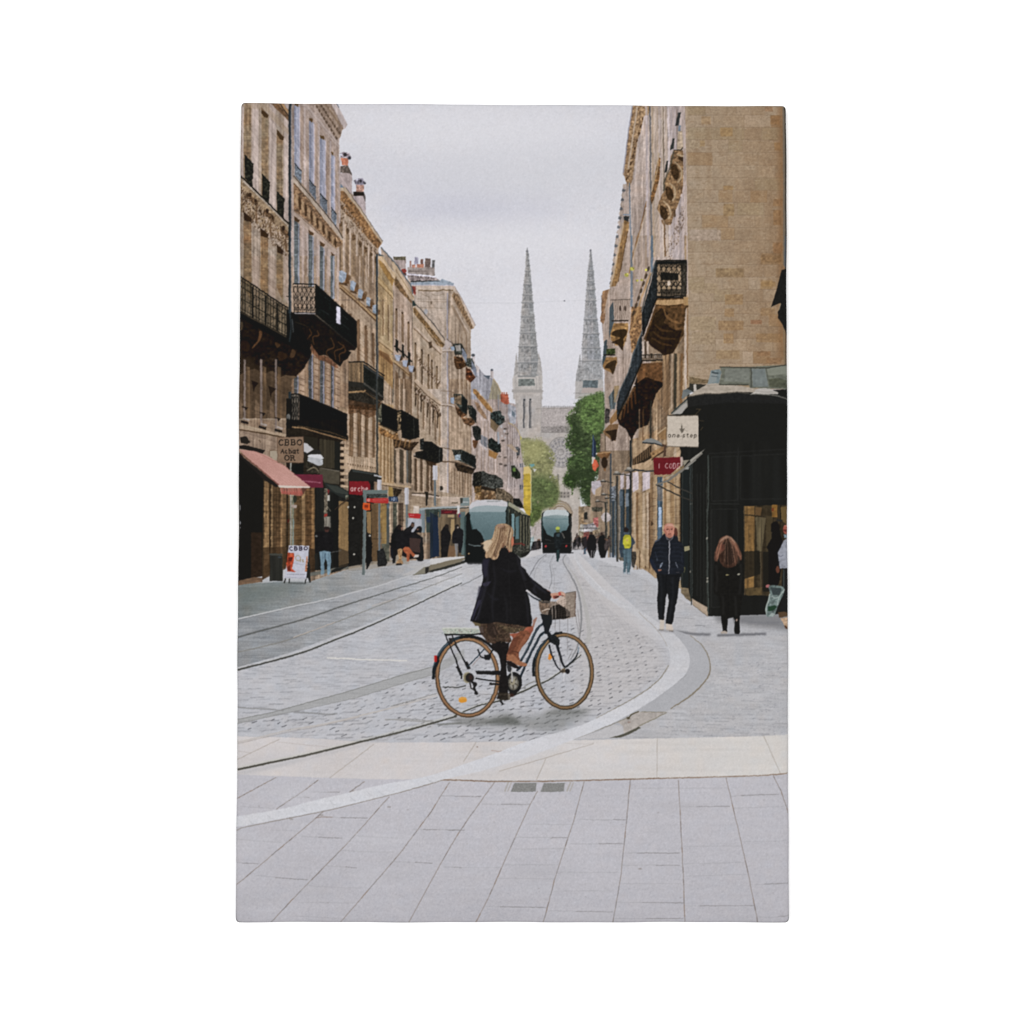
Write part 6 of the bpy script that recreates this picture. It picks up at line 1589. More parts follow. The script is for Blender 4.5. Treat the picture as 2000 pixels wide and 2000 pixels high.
    poly('I', [1120,1330,1145,1210,1225,1200,1240,1230,1215,1330,1150,1330], (120,130,132), tex=(('mot', .06),)); poly('I', [1110,1340,1135,1250,1160,1220,1200,1240,1190,1310], (134,140,140)); line('I', [1150,1230,1210,1240], 3.4, (56,66,70), .8); line('I', [1145,1262,1200,1270], 1.3, (70,80,84), .8)
    poly('I', [1225,1180,1500,1180,1640,1170,1835,1160,1835,1380,1660,1375,1500,1370,1480,1340,1215,1335,1240,1240], (108,110,100), tex=(('mot', .05), ('hst', .04)))
    poly('I', [1270,1195,1490,1200,1490,1320,1260,1310], (122,124,118), .8, tex=(('mot', .04),)); poly('I', [1510,1195,1630,1195,1660,1360,1520,1360], (118,124,124), .85, tex=(('mot', .03),)); poly('I', [1640,1190,1835,1170,1835,1240,1660,1260], (130,132,122), .9)
    poly('I', [1660,1290,1740,1280,1835,1300,1835,1370,1670,1360], (78,80,64), .7, tex=(('mot', .1),)); line('I', [1220,1182,1500,1186,1640,1190,1835,1160], 2, (66,66,58)); line('I', [1505,1180,1505,1365], 1.8, (66,68,64)); line('I', [1640,1190,1655,1300], 1.4, (84,86,80), .8); line('I', [1215,1338,1480,1342], 2.4, (64,66,58), .9)
    poly('I', [780,1600,860,1520,930,1470,935,1540,870,1605,780,1608], (134,130,122), tex=(('mot', .05),)); line('I', [785,1600,860,1530,930,1470], 2.4, (60,66,66)); poly('I', [800,1605,870,1540,920,1500,930,1530,880,1600], (164,160,156), .9)
    ell('I', 1622,1405,90,34, (178,172,166)); poly('I', [1490,1430,1540,1400,1620,1400,1740,1420,1830,1455,1835,1475,1740,1450,1600,1440], (34,34,33)); poly('I', [1490,1428,1560,1390,1620,1375,1700,1390,1750,1410,1745,1425,1640,1425,1550,1420], (176,170,164), tex=(('hst', .05),)); line('I', [1500,1425,1640,1428,1740,1440,1835,1468], 2, (120,118,112), .9)
    for q in ([980,1640,1050,1560], [1030,1660,1080,1670], [1050,1750,1070,1720], [1010,1560,1055,1565]):
        line('I', q, 1.2, (104,84,56), .6)
    for x, w, a in ((1180,30,.5), (1260,60,.35), (1370,18,.5), (1500,90,.3), (1700,60,.35)):      # street light caught in the black paint
        poly('J', [x, 130, x + w, 125, x + w, 560, x, 560], (42,43,42), a, soft=3); poly('J', [x - 20,620, x + w * .4,620, x + w * .4,1500, x - 20,1500], (36,37,36), a, soft=3) if x < 1400 else None
    for q in ([1150,150,1380,142,1380,540,1150,545,1150,150], [1410,140,1830,120], [1410,530,1830,525], [1410,140,1410,530], [1150,620,1380,618,1380,1490,1150,1500,1150,620]):
        line('J', q, .9, (58,59,57), .6)
    # doorway mouldings, window
    poly('J', [880,270,945,270,940,1320,880,1330], (30,34,34)); line('J', [958,200,964,1440], 3.0, (64,72,72), .8); line('J', [975,200,975,1400], 1.2, (90,98,96), .7); line('J', [888,280,884,1320], 1.6, (58,62,58), .8)
    line('J', [1118,130,1120,560,1108,700,1120,1560], 2.4, (78,84,80), .85); line('J', [1105,400,1103,1500], 1.4, (58,60,56), .8); line('J', [1130,570,1400,574], 1, (58,60,58), .8)
    line('J', [1140,580,1140,1560], 1, (44,45,43)); line('J', [1390,60,1390,560], 1, (42,43,42)); line('J', [1120,120,1835,78], 1, (44,44,43))
    for q in ((965,570), (960,1180), (1110,1270), (1112,1240), (1108,880)):
        ell('J', q[0], q[1], 8,12, (150,146,136), .85)
    poly('J', [900,955,950,948,952,985,905,1000], (146,138,108)); poly('J', [888,1120,910,1140,905,1190,885,1180], (120,116,76), .8)
    for q in ((1020,300,1400), (1050,300,1460), (1080,300,1480)):
        line('J', [q[0], q[1], q[0], q[2]], 1.5, (40,41,39), .9)
    poly('J', [1440,590,1835,580,1835,1400,1450,1390], (60,50,34), tex=(('vst', .15), ('mot', .08))); poly('J', [1450,590,1535,590,1530,1320,1450,1330], (128,98,56), tex=(('vst', .1), ('mot', .06))); line('J', [1442,590,1446,1390], 1.6, (104,84,56), .8)
    poly('J', [1540,600,1600,600,1590,680,1540,680], (100,76,46)); poly('J', [1540,690,1640,680,1600,1000,1560,1000], (110,98,72), .8, tex=(('vst', .12),)); poly('J', [1640,680,1700,680,1700,1000,1640,1000], (76,64,42), .9); poly('J', [1690,580,1740,580,1740,690,1690,690], (132,96,44), tex=(('mot', .1),)); poly('J', [1690,610,1710,610,1710,640,1690,640], (110,46,24), .8)
    poly('J', [1770,600,1835,590,1835,760,1780,720], (106,86,50)); line('J', [1450,670,1550,680,1640,690], 2.8, (48,40,28), .8)
    poly('J', [1400,1000,1580,990,1590,1200,1400,1260], (26,25,22), .75); poly('J', [1590,1000,1640,980,1640,1300,1590,1380], (58,48,34)); line('J', [1590,1010,1592,1390], 2, (92,80,60), .8); poly('J', [1450,1330,1600,1320,1600,1390,1460,1395], (90,74,46), tex=(('mot', .1),)); poly('J', [1610,1000,1700,1000,1700,1360,1610,1360], (30,28,24), .9)
    # plinth stones
    poly('J', [875,1320,940,1330,965,1450,930,1430,875,1370], (120,106,84), tex=(('mot', .1),)); poly('J', [970,1420,1110,1500,1115,1580,975,1470], (168,148,128), tex=(('mot', .05),)); line('J', [975,1472,1115,1585], 1.4, (110,96,80), .8); line('J', [965,200,965,1480], 2, (40,42,40))
    poly('J', [640,1150,720,1180,870,1260,880,1340,820,1300,650,1200], (160,140,112), tex=TR)
    # street furniture at the frame edge
    poly('J', [1745,1545,1840,1535,1840,1580,1760,1595], (92,70,48)); poly('J', [1770,1600,1840,1590,1840,1680,1820,1690], (184,152,124), tex=(('mot', .06),)); poly('J', [1800,1660,1840,1680,1840,1700,1815,1695], (96,66,44))
    # grey awning arms of the shop
    part('printed_awning|grey awning arms')
    poly('J', [645,395,760,350,880,260,1060,100,1070,120,890,280,770,365,660,405], (118,114,108)); poly('J', [950,180,1000,140,1060,100,1100,70,1060,110,960,200], (150,146,138)); poly('J', [890,180,950,175,900,230,890,210], (150,142,128), .9); poly('J', [900,250,950,235,940,262,905,264], (150,150,146), .9)
    line('J', [650,398,880,510,980,545], 2.6, (54,52,48)); line('J', [740,365,870,435,980,480], 2.4, (60,58,54)); line('J', [700,360,900,262,1010,175], 1.2, (170,168,162), .8)
    part('printed_shop_sign|dark red sign lettered I CODE')
    poly('J', [625,158,870,150,870,225,780,305,632,312], (112,24,32), tex=(('mot', .03),)); poly('J', [870,150,890,150,888,225,870,240], (180,160,150))
    text('J', 'I CODE', 664,208,26,44,9,1.3, (190,160,158)); poly('J', [800,308,900,215,900,262,830,310], (140,118,86), .9)
    poly('J', [645,395,760,350,880,260,940,205,950,215,890,280,770,365,660,405], (118,114,108))
    part('printed_shop_sign|cream square sign lettered one step')
    poly('I', [748,1618,1030,1615,1030,1900,748,1895], (192,180,166), tex=(('fine', .015), ('mot', .015))); line('I', [748,1618,1030,1615], 2, (70,62,54)); line('I', [748,1895,1030,1900], 2, (110,100,90), .8); line('I', [750,1620,750,1895], 1.2, (160,140,116), .8)
    text('I', 'one', 762,1776,26,38,12,1.2, (70,64,58), shear=.12); text('I', 'step', 890,1776,25,38,9,1.2, (70,64,58), shear=.12)
    line('I', [850,1815,880,1800,890,1815,886,1835], .9, (120,112,104), .7, curve=True)
    poly('I', [878,1775,866,1750,858,1728,872,1740,878,1720,872,1712,881,1702,890,1712,886,1722,892,1740,912,1728,900,1752,886,1775], (84,78,70), .8); line('I', [881,1690,881,1712], 1, (100,94,86), .8); line('I', [905,1745,930,1760], 1.2, (150,140,128), .8)

# ---------------------------------------------------------------- trams, people, bicycle
def crowd(seed, n, x0, x1, y0, y1, fr='J', s=1.0):
    r = np.random.default_rng(seed)
    for i in range(n):
        x = r.uniform(x0, x1); y = r.uniform(y0, y1); h = r.uniform(70,105) * s
        c = ((34,32,32), (44,42,46), (62,58,60), (26,26,26), (74,66,64))[r.integers(0,5)]
        poly(fr, [x - 13 * s, y - h, x + 13 * s, y - h, x + 17 * s, y - h * .45, x + 9 * s, y, x + 2, y - h * .35, x - 6 * s, y, x - 17 * s, y - h * .45], c, .95, tex=(('grain', .15),))
        ell(fr, x, y - h - 9 * s, 8 * s, 10 * s, ((92,66,52), (50,38,32), (118,88,72))[i % 3], .95)

def paint_centre():
    part('printed_tram|far tram with red tail lamps')
    # far tram
    poly('H', [1010,1640,1025,1560,1060,1535,1340,1530,1370,1560,1385,1640,1395,1932,1010,1932], (28,34,36))
    poly('K', [1240,20,1570,20,1572,430,1560,460,1245,452], (26,27,27))
    poly('H', [1040,1560,1075,1522,1180,1516,1320,1522,1355,1560,1362,1600,1030,1610], (184,190,192), tex=(('fine', .015),))
    poly('H', [1030,1600,1200,1580,1362,1596,1362,1700,1330,1775,1270,1790,1240,1880,1160,1860,1090,1830,1050,1760,1030,1700], (138,152,154), tex=(('fine', .02), ('big', .02)), grad=((0,1006), (0,1036), (86,108,112)))
    line('H', [1040,1620,1200,1640,1360,1632], 2.4, (96,120,124), .7, soft=.8); line('H', [1362,1560,1362,1700], 2, (20,24,24)); line('H', [1378,1600,1388,1932], 1.4, (70,74,72), .8)
    line('K', [1245,350,1570,350], 1, (48,50,50)); ell('K', 1283,380,12,14, (170,60,64)); ell('K', 1513,378,11,13, (176,56,58)); line('K', [1250,450,1590,455], 2.2, (40,40,42)); line('K', [1275,300,1340,320], 1, (110,112,112), .6)
    poly('K', [1248,60,1250,300,1244,300,1236,60], (40,60,60))
    # near tram
    part('printed_tram|near tram with a tall glass front')
    poly('H', [590,1400,640,1430,760,1520,860,1600,870,1660,880,1932,640,1932,560,1932,560,1450], (50,54,50), tex=(('vst', .12),))
    poly('H', [600,1415,700,1480,860,1590,870,1630,800,1600,700,1530,600,1480], (142,140,122), tex=(('mot', .04),)); line('H', [600,1470,720,1550,870,1650], 1.6, (38,38,34), .9); line('H', [620,1425,760,1520], 1.2, (176,174,160), .7)
    poly('H', [636,1580,672,1570,682,1620,672,1900,640,1900], (112,142,148), tex=(('mot', .05),)); poly('H', [690,1600,740,1600,740,1870,700,1880], (74,98,102), tex=(('vst', .1),)); ell('H', 658,1620,18,50, (160,182,184), .8)
    for k, x in enumerate((585,610,625,680,745,765,785,800,820,838,852,866)):
        line('H', [x, 1500 + k * 12, x, 1932], 1.5 if k % 2 else 2.2, ((26,28,26), (110,108,90))[k % 2], .85)
    poly('K', [840,0,1110,40,1110,480,1000,510,950,460,840,480], (48,50,44), tex=(('vst', .14),)); poly('K', [900,20,935,20,935,270,905,280], (116,144,150), tex=(('mot', .05),)); poly('K', [945,60,990,40,985,300,950,300], (82,104,108), tex=(('vst', .1),))
    for k, x in enumerate((900,1005,1020,1040,1055,1072,1088,1100)):
        line('K', [x, 30 + k * 5, x, 440], 1.8, ((28,28,26), (124,120,100))[k % 2], .8)
    line('K', [900,355,1010,350,1050,370], 3.2, (112,48,42), .8); poly('K', [920,390,1105,370,1105,440,940,460], (66,66,60), .9, tex=(('grain', .35),)); poly('K', [1000,470,1110,430,1110,460,1020,505], (34,34,32))
    line('K', [1010,515,1090,480,1110,440], 1.4, (150,148,146), .7)
    # front
    poly('K', [395,60,430,0,560,0,850,0,860,480,600,575,420,575,385,530,385,300], (24,25,25))
    poly('H', [50,1600,105,1540,120,1640,130,1932,50,1932], (36,48,48))
    poly('H', [105,1480,140,1430,200,1400,330,1390,520,1395,580,1420,595,1460,600,1932,80,1932,100,1600], (138,150,154), tex=(('fine', .015),), grad=((0,985), (0,1045), (88,108,112)))
    poly('H', [105,1480,140,1430,200,1400,330,1390,520,1395,580,1420,595,1470,560,1480,330,1460,180,1480,110,1520], (192,190,194)); poly('H', [110,1515,180,1475,340,1460,560,1478,592,1500,590,1560,340,1540,120,1570], (150,162,166), .9)
    line('H', [330,1412,430,1414,500,1408], 2.2, (132,134,134), .8); poly('H', [115,1570,340,1590,590,1570,590,1720,560,1700,330,1620,120,1640], (104,124,128), .7, soft=1.5)
    poly('H', [560,1540,600,1450,610,1600,610,1932,570,1932], (34,40,38)); line('H', [597,1450,604,1932], 2, (70,76,70), .8)
    poly('K', [440,0,840,0,838,220,760,300,590,300,560,230,500,190,455,190], (108,126,130), tex=(('fine', .015), ('big', .02)), grad=((0,1000), (0,1050), (92,112,116)))
    poly('K', [386,60,410,20,440,0,455,190,520,195,570,240,600,310,600,575,420,575,385,540], (22,24,24)); line('K', [388,60,388,500], 3, (56,72,72), .9)
    poly('H', [50,1620,105,1560,125,1700,140,1770,200,1760,250,1810,280,1932,50,1932], (22,24,24)); line('H', [62,1600,56,1932], 2.6, (66,82,82), .8); line('H', [120,1650,150,1770], 1.6, (46,72,74), .8)
    line('K', [425,355,480,375,560,375], 1.6, (120,132,134), .8); ell('K', 430,462,9,9, (168,140,100)); poly('K', [400,560,600,560,620,578,430,582], (60,60,62), .8, soft=.8)
    part('printed_street')
    # cars, strollers and small things far away
    poly('K', [1115,290,1150,270,1160,400,1110,430], (150,168,170), .9, tex=(('grain', .1),)); poly('K', [1140,330,1230,320,1235,400,1180,430,1110,440], (52,50,52), tex=(('grain', .3),))
    poly('K', [1120,430,1240,410,1250,470,1040,520], (190,188,190), tex=(('hst', .03),))
    part('printed_crowd')
    crowd(41,6,1150,1225,380,430, 'K', .9)
    # distant cyclist in front of the far tram
    part('printed_far_cyclist|far cyclist in a yellow helmet')
    poly('K', [1390,225,1440,220,1475,250,1490,310,1470,330,1440,420,1440,500,1425,545,1405,545,1395,440,1370,300,1375,240], (30,34,36), tex=(('grain', .15),)); ell('K', 1418,186,24,24, (168,180,76)); poly('K', [1395,195,1442,195,1438,225,1400,225], (84,92,58)); poly('K', [1400,240,1440,240,1435,280,1400,270], (66,84,92), .8); line('K', [1460,230,1490,290], 2, (120,116,110), .8); line('K', [1418,420,1418,550], 3, (42,66,68)); line('K', [1395,450,1440,450], 1.2, (50,60,60))
    # crowd on the right
    part('printed_crowd')
    poly('K', [1560,330,1940,210,1940,420,1560,420], (92,84,80), .55, tex=(('grain', .4),))
    crowd(42,20,1580,1760,350,415, 'K', .8); crowd(43,14,1620,1900,330,400, 'K', .9)
    poly('K', [1700,230,1760,215,1780,300,1740,420,1715,470,1700,465,1720,380], (120,62,58), .8, tex=(('grain', .2),)); line('K', [1735,390,1712,465], 2.6, (58,78,96))
    poly('J', [50,850,90,845,115,900,110,1000,90,1055,60,1055,35,1000,25,920], (28,27,28)); poly('J', [140,860,180,850,210,900,215,980,190,1055,150,1055,135,1000,125,920], (26,26,26)); ell('J', 68,835,12,14, (66,48,40)); ell('J', 162,842,13,14, (58,44,38))
    line('J', [72,990,66,1055], 2, (150,146,148), .8); line('J', [95,990,88,1055], 2, (130,128,130), .8); line('J', [10,940,12,1020], 4, (70,94,110), .8)
    poly('J', [0,870,25,860,30,960,0,980], (44,40,42)); crowd(44,7,190,240,960,1000, 'J', .9)
    # walker with yellow rucksack
    part('printed_person|walker with a yellow rucksack')
    poly('J', [325,900,345,860,380,835,420,850,445,880,465,920,440,945,430,1060,425,1120,412,1180,418,1205,390,1205,385,1100,378,1190,355,1200,362,1060,345,980,330,1040,320,980], (56,68,80), tex=(('mot', .08),))
    poly('J', [348,985,428,975,425,1090,412,1185,388,1188,388,1060,378,1180,358,1182,358,1080], (84,106,116), tex=(('vst', .1), ('mot', .06))); ell('J', 382,805,20,24, (40,32,30)); poly('J', [355,826,410,826,405,850,360,850], (74,86,96))
    poly('J', [354,870,370,848,412,848,426,870,425,950,410,972,370,972,355,930], (178,172,46), tex=(('mot', .08),)); poly('J', [375,880,405,878,405,925,378,925], (196,188,58)); ell('J', 392,898,9,9, (190,150,90)); ell('J', 370,1192,14,9, (160,170,178)); ell('J', 405,1195,15,9, (164,172,180))
    poly('J', [430,1000,470,1000,475,1060,450,1150,430,1140], (44,42,40), .85, tex=(('grain', .3),))

def paint_people():
    r = np.random.default_rng(4)
    # people at the stop
    part('printed_person|person in a black jacket and light jeans')
    poly('C', [935,1180,1000,1165,1090,1165,1135,1190,1130,1380,1100,1400,990,1385,940,1400], (24,23,24), tex=(('mot', .08),)); ell('C', 1065,1145,32,30, (36,28,26)); poly('C', [1040,1150,1090,1150,1085,1175,1045,1175], (78,48,42)); ell('C', 955,1217,14,12, (120,120,118), .8)
    poly('C', [985,1380,1040,1372,1105,1385,1110,1450,1102,1600,1090,1640,1070,1640,1068,1500,1048,1450,1035,1520,1040,1600,1020,1640,1005,1630,1000,1500], (108,132,148), tex=(('mot', .06), ('vst', .06))); ell('C', 1018,1630,20,10, (150,142,134)); ell('C', 1080,1632,20,8, (150,142,134)); line('C', [1050,1400,1048,1450], 2, (66,86,104), .8); line('C', [1110,1390,1215,1370], 1.4, (96,96,94), .8)
    part('printed_person|person half hidden by the stop mast')
    poly('C', [1480,1200,1510,1230,1540,1290,1530,1480,1490,1570,1478,1560], (22,22,22)); ell('C', 1516,1215,12,10, (176,172,166)); poly('C', [1478,1170,1500,1180,1500,1230,1478,1230], (30,28,28))
    part('printed_person|people seated at the tram stop')
    poly('C', [1740,1220,1770,1150,1810,1100,1850,1105,1862,1150,1890,1200,1905,1300,1870,1350,1800,1360,1780,1500,1760,1500,1760,1340,1735,1300], (22,22,23), tex=(('mot', .08),)); ell('C', 1828,1128,26,30, (34,28,27)); poly('C', [1840,1130,1865,1120,1862,1160,1848,1165], (140,106,92))
    poly('C', [1735,1330,1780,1300,1785,1480,1760,1510,1730,1400], (24,26,32)); ell('C', 1740,1462,16,12, (150,142,136))
    poly('F', [940,1932,985,1880,1040,1850,1060,1800,1090,1810,1090,1850,1060,1900,1050,1932], (30,28,30)); ell('F', 1070,1840,22,26, (92,70,58)); poly('F', [1080,1932,1110,1890,1120,1860,1165,1850,1190,1880,1180,1932], (26,26,28)); ell('F', 1146,1874,28,22, (28,27,28)); ell('F', 1130,1892,12,12, (120,86,72))
    poly('M', [1340,0,1620,0,1620,150,1580,152,1550,100,1520,70,1430,60,1380,150,1375,60], (24,23,24), tex=(('mot', .08),))
    poly('.', [772,1045,790,1038,812,1040,826,1050,828,1090,800,1092,775,1080], (26,25,27), tex=(('mot', .1),)); poly('.', [800,1050,822,1052,822,1080,800,1076], (84,62,56), .7)
    poly('M', [1455,50,1480,32,1510,40,1530,70,1555,95,1590,100,1580,118,1540,112,1515,90,1508,150,1492,155,1488,90,1465,75], (158,86,54), tex=(('mot', .08),)); poly('M', [1560,98,1590,98,1585,118,1545,122], (190,180,172)); poly('M', [1412,60,1440,45,1455,60,1445,130,1460,170,1440,185,1405,185,1400,165,1425,130], (164,128,92), tex=(('grain', .12),)); ell('M', 1425,178,26,9, (40,36,34)); poly('M', [1450,130,1480,120,1480,160,1455,160], (140,140,136), .8)
    poly('M', [1595,0,1625,0,1625,150,1600,150], (30,30,31)); poly('M', [1245,100,1280,60,1300,60,1320,180,1270,195,1248,185], (36,36,36), tex=(('grain', .15),))
    part('printed_person|dark figure standing in the shelter')
    poly('K', [120,220,150,165,180,140,205,160,210,200,235,260,215,350,190,500,125,505,120,380], (27,26,27), tex=(('mot', .1),)); ell('K', 185,160,22,24, (38,32,30))
    part('printed_person|man in a bomber jacket waiting at the tram')
    poly('K', [250,230,280,180,330,170,370,210,365,340,345,450,320,455,310,350,250,350,240,290], (28,27,30), tex=(('mot', .1),)); ell('K', 300,165,24,26, (40,36,34)); ell('K', 312,172,8,10, (160,150,144)); poly('K', [270,350,312,350,308,480,290,500,278,420], (112,110,110), tex=(('vst', .1),))
    # the bald man in the dark jacket
    part('printed_person|bald man in a dark zipped jacket')
    poly('J', [690,1600,725,1600,722,1690,715,1705,680,1700], (196,184,172)); poly('J', [740,1640,790,1640,803,1690,800,1715,770,1715,738,1700], (200,186,174)); line('J', [682,1702,718,1706], 1.8, (120,110,100), .8); line('J', [770,1714,803,1714], 2, (110,98,88), .8)
    poly('J', [650,1170,880,1170,860,1260,845,1400,825,1500,800,1640,790,1655,735,1645,745,1560,765,1440,750,1370,738,1420,725,1560,722,1615,672,1610,660,1430,668,1300], (25,26,28), tex=(('mot', .06),))
    line('J', [745,1380,735,1300,745,1200], 1.4, (14,14,15), .6)
    poly('J', [720,838,690,880,640,910,618,960,600,1040,590,1070,620,1150,650,1180,660,1200,760,1205,870,1200,900,1180,905,1100,900,1000,885,930,850,900,840,850,800,838,760,850], (28,31,38), tex=(('mot', .06), ('big', .05)), curve=False)
    poly('J', [600,1060,625,1080,660,1160,690,1180,650,1190,610,1140,590,1080], (32,38,52), .9); poly('J', [640,900,690,885,680,900,640,920], (84,92,108), .7); poly('J', [655,1050,670,1080,655,1090], (84,92,104), .8)
    line('J', [768,905,770,1000,766,1195], 2.0, (168,168,174), .95); line('J', [762,905,764,1190], .9, (16,17,20), .7); poly('J', [712,1090,700,1130,684,1155,690,1110], (134,142,156)); line('J', [825,1095,845,1145], 1.6, (120,124,134), .9); poly('J', [665,1160,700,1158,704,1170,670,1178], (150,104,84)); line('J', [830,1185,860,1190], 1.6, (96,90,92), .7)
    for y in range(930,1180,38):
        line('J', [625, y + 8,680, y - 4,755, y + 4], [1,2.4,1], (44,50,62), .6, curve=True, soft=.7); line('J', [780, y + 2,840, y - 6,895, y + 8], [1,2.2,1], (42,47,58), .6, curve=True, soft=.7)
    line('J', [690,1210,700,1400,690,1600], 3, (40,42,46), .6, soft=1.2); line('J', [800,1230,800,1400,765,1620], 3, (40,42,46), .6, soft=1.2); line('J', [670,1706,810,1718], 4, (120,118,120), .6, soft=1)
    line('J', [640,1000,660,1060], 1, (54,62,78), .7); line('J', [880,1000,885,1100], 1, (50,56,70), .7)
    poly('J', [728,838,745,890,775,906,800,885,812,850,800,838], (96,94,98)); poly('J', [738,850,800,850,785,885,772,898,755,885], (60,56,58))
    poly('J', [722,790,728,762,750,748,780,745,806,758,818,790,815,830,800,862,775,878,750,870,732,845], (186,124,106), curve=True, tex=(('mot', .04),))
    poly('J', [732,775,760,752,795,756,812,780,790,772,760,770], (202,152,136), .75, curve=True); poly('J', [728,800,735,850,755,872,745,830], (142,86,72), .7); line('J', [744,796,762,798], 1.4, (104,58,48), .9); line('J', [780,798,800,796], 1.4, (104,58,48), .9)
    line('J', [771,800,769,824,776,826], 1.2, (150,92,76), .9); poly('J', [756,836,786,836,782,846,760,846], (124,72,62), .9); poly('J', [748,848,795,848,785,868,772,876,758,868], (140,92,78), .6); ell('J', 721,808,5,13, (160,96,82)); ell('J', 748,803,5,3, (50,34,30)); ell('J', 790,803,5,3, (50,34,30))
    poly('J', [818,790,835,790,845,830,835,860,815,850], (88,46,36), .9, curve=True)
    # the long-haired woman in black
    part('printed_person|woman with long auburn hair in a black coat')
    poly('J', [1185,1060,1220,1080,1380,1070,1420,1060,1436,1130,1438,1300,1420,1450,1405,1560,1400,1640,1405,1720,1395,1740,1360,1742,1350,1700,1360,1620,1340,1590,1300,1600,1290,1700,1290,1735,1230,1735,1250,1715,1235,1600,1225,1480,1210,1400,1170,1380,1165,1200,1175,1100], (25,24,22), tex=(('mot', .06),))
    poly('J', [1228,1722,1262,1710,1290,1718,1290,1735,1240,1738], (168,156,146)); ell('J', 1375,1614,9,10, (150,130,120)); poly('J', [1296,1604,1338,1598,1352,1700,1345,1735,1296,1735], (166,166,170), .9)
    for q in ([1190,1120,1200,1250,1190,1360], [1410,1110,1415,1240,1400,1380], [1250,1400,1255,1560], [1360,1400,1370,1580]):
        line('J', q, 4, (42,41,39), .6, soft=1.4)
    line('J', [1225,1380,1420,1380], 1, (36,35,33), .7); line('J', [1300,1200,1300,1560], 1, (15,15,14), .5)
    hair = [1290,858,1250,866,1222,890,1205,940,1185,990,1175,1040,1175,1080,1200,1085,1215,1050,1230,1100,1270,1140,1340,1140,1380,1100,1385,1050,1410,1080,1420,1060,1410,1000,1375,930,1340,885,1315,866]
    poly('J', hair, (62,40,30), curve=True, tex=(('vst', .15), ('mot', .1)))
    poly('J', [1222,890,1205,940,1178,1010,1176,1075,1198,1082,1215,1030,1250,1000,1240,960,1270,900,1300,862,1260,862], (124,84,66), .75, curve=True, tex=(('vst', .12),), soft=.6); poly('J', [1310,866,1345,890,1380,940,1412,1005,1420,1060,1405,1070,1385,1010,1350,950,1320,900], (132,92,72), .75, curve=True, tex=(('vst', .12),), soft=.6)
    poly('J', [1215,920,1245,880,1290,858,1335,880,1370,930,1300,885,1250,900], (168,136,116), .7, curve=True, soft=.7); poly('J', [1250,930,1300,890,1340,940,1360,1040,1330,1110,1270,1110,1260,1000], (40,30,25), .7, curve=True, soft=1.2); poly('J', [1225,940,1265,930,1270,980,1240,1000,1222,980], (140,78,62), .5)
    for k in range(44):
        t = r.uniform(-1,1); x0 = 1292 + t * 30 + r.normal(0,5); x1 = 1298 + t * 115; y1 = 1130 - abs(t) * 60 + r.normal(0,16)
        line('J', [x0,872 + r.uniform(0,30), 1294 + t * 78,950, x1, y1], .8, ((134,94,72), (82,58,44), (170,128,102), (48,34,28))[k % 4], .4, curve=True)
    for q in ([1215,930,1195,1000,1190,1060], [1240,920,1220,990,1200,1070], [1350,920,1385,990,1405,1050], [1330,900,1370,980,1390,1040]):
        line('J', q, .9, (196,138,112), .6, curve=True)
    ell('J', 1290,1210,15,6, (150,138,96)); ell('J', 1392,1204,13,8, (150,146,132)); line('J', [1280,1208,1306,1210], 1, (190,176,128), .8)
    # people at the shop window
    part('printed_person|dark person in a cap by the shop window')
    poly('J', [1680,760,1700,735,1735,725,1760,760,1770,850,1790,900,1790,1000,1760,1280,1740,1310,1660,1300,1660,1000,1640,960,1690,880], (24,22,21)); poly('J', [1735,705,1790,715,1780,730,1735,725], (40,40,38)); ell('J', 1655,1312,22,14, (170,104,104)); ell('J', 1745,1160,17,32, (104,62,46)); ell('J', 1690,830,4,5, (96,82,60))
    part('printed_person|person in a grey top with a blue mask')
    poly('J', [1745,1010,1770,960,1800,900,1840,880,1840,1150,1765,1150,1755,1100,1750,1050], (146,148,158), tex=(('mot', .06),)); line('J', [1800,1030,1770,1045,1750,1030], 1.4, (96,98,108), .8); poly('J', [1790,1150,1840,1150,1840,1550,1770,1530], (30,30,30)); ell('J', 1822,800,28,42, (160,88,72)); poly('J', [1795,800,1840,800,1840,822,1800,820], (92,36,34), .8); poly('J', [1800,848,1840,850,1840,880,1805,875], (128,146,158)); poly('J', [1800,770,1840,760,1840,778], (190,130,112)); line('J', [1800,1160,1800,1320], 2.4, (70,78,76), .8)
    part('printed_plastic_bag')
    poly('J', [1660,1310,1700,1300,1780,1310,1805,1330,1800,1370,1770,1440,1740,1500,1720,1570,1690,1588,1650,1585,1635,1560,1635,1500,1660,1440,1675,1370], (104,116,114), tex=(('grain', .08), ('mot', .1))); poly('J', [1680,1320,1780,1330,1760,1390,1700,1390], (50,58,60), .8); line('J', [1672,1380,1660,1440,1640,1500,1640,1560], 2.4, (176,186,180), .8, curve=True); line('J', [1808,1340,1760,1400,1740,1480], 2, (166,176,172), .8)
    poly('J', [1655,1490,1680,1490,1720,1480,1735,1500,1700,1530,1655,1535], (34,66,44)); poly('J', [1690,1550,1720,1560,1700,1585,1660,1580], (160,168,166), .8); line('J', [1690,1400,1720,1420,1750,1410], 2, (168,178,176), .8)

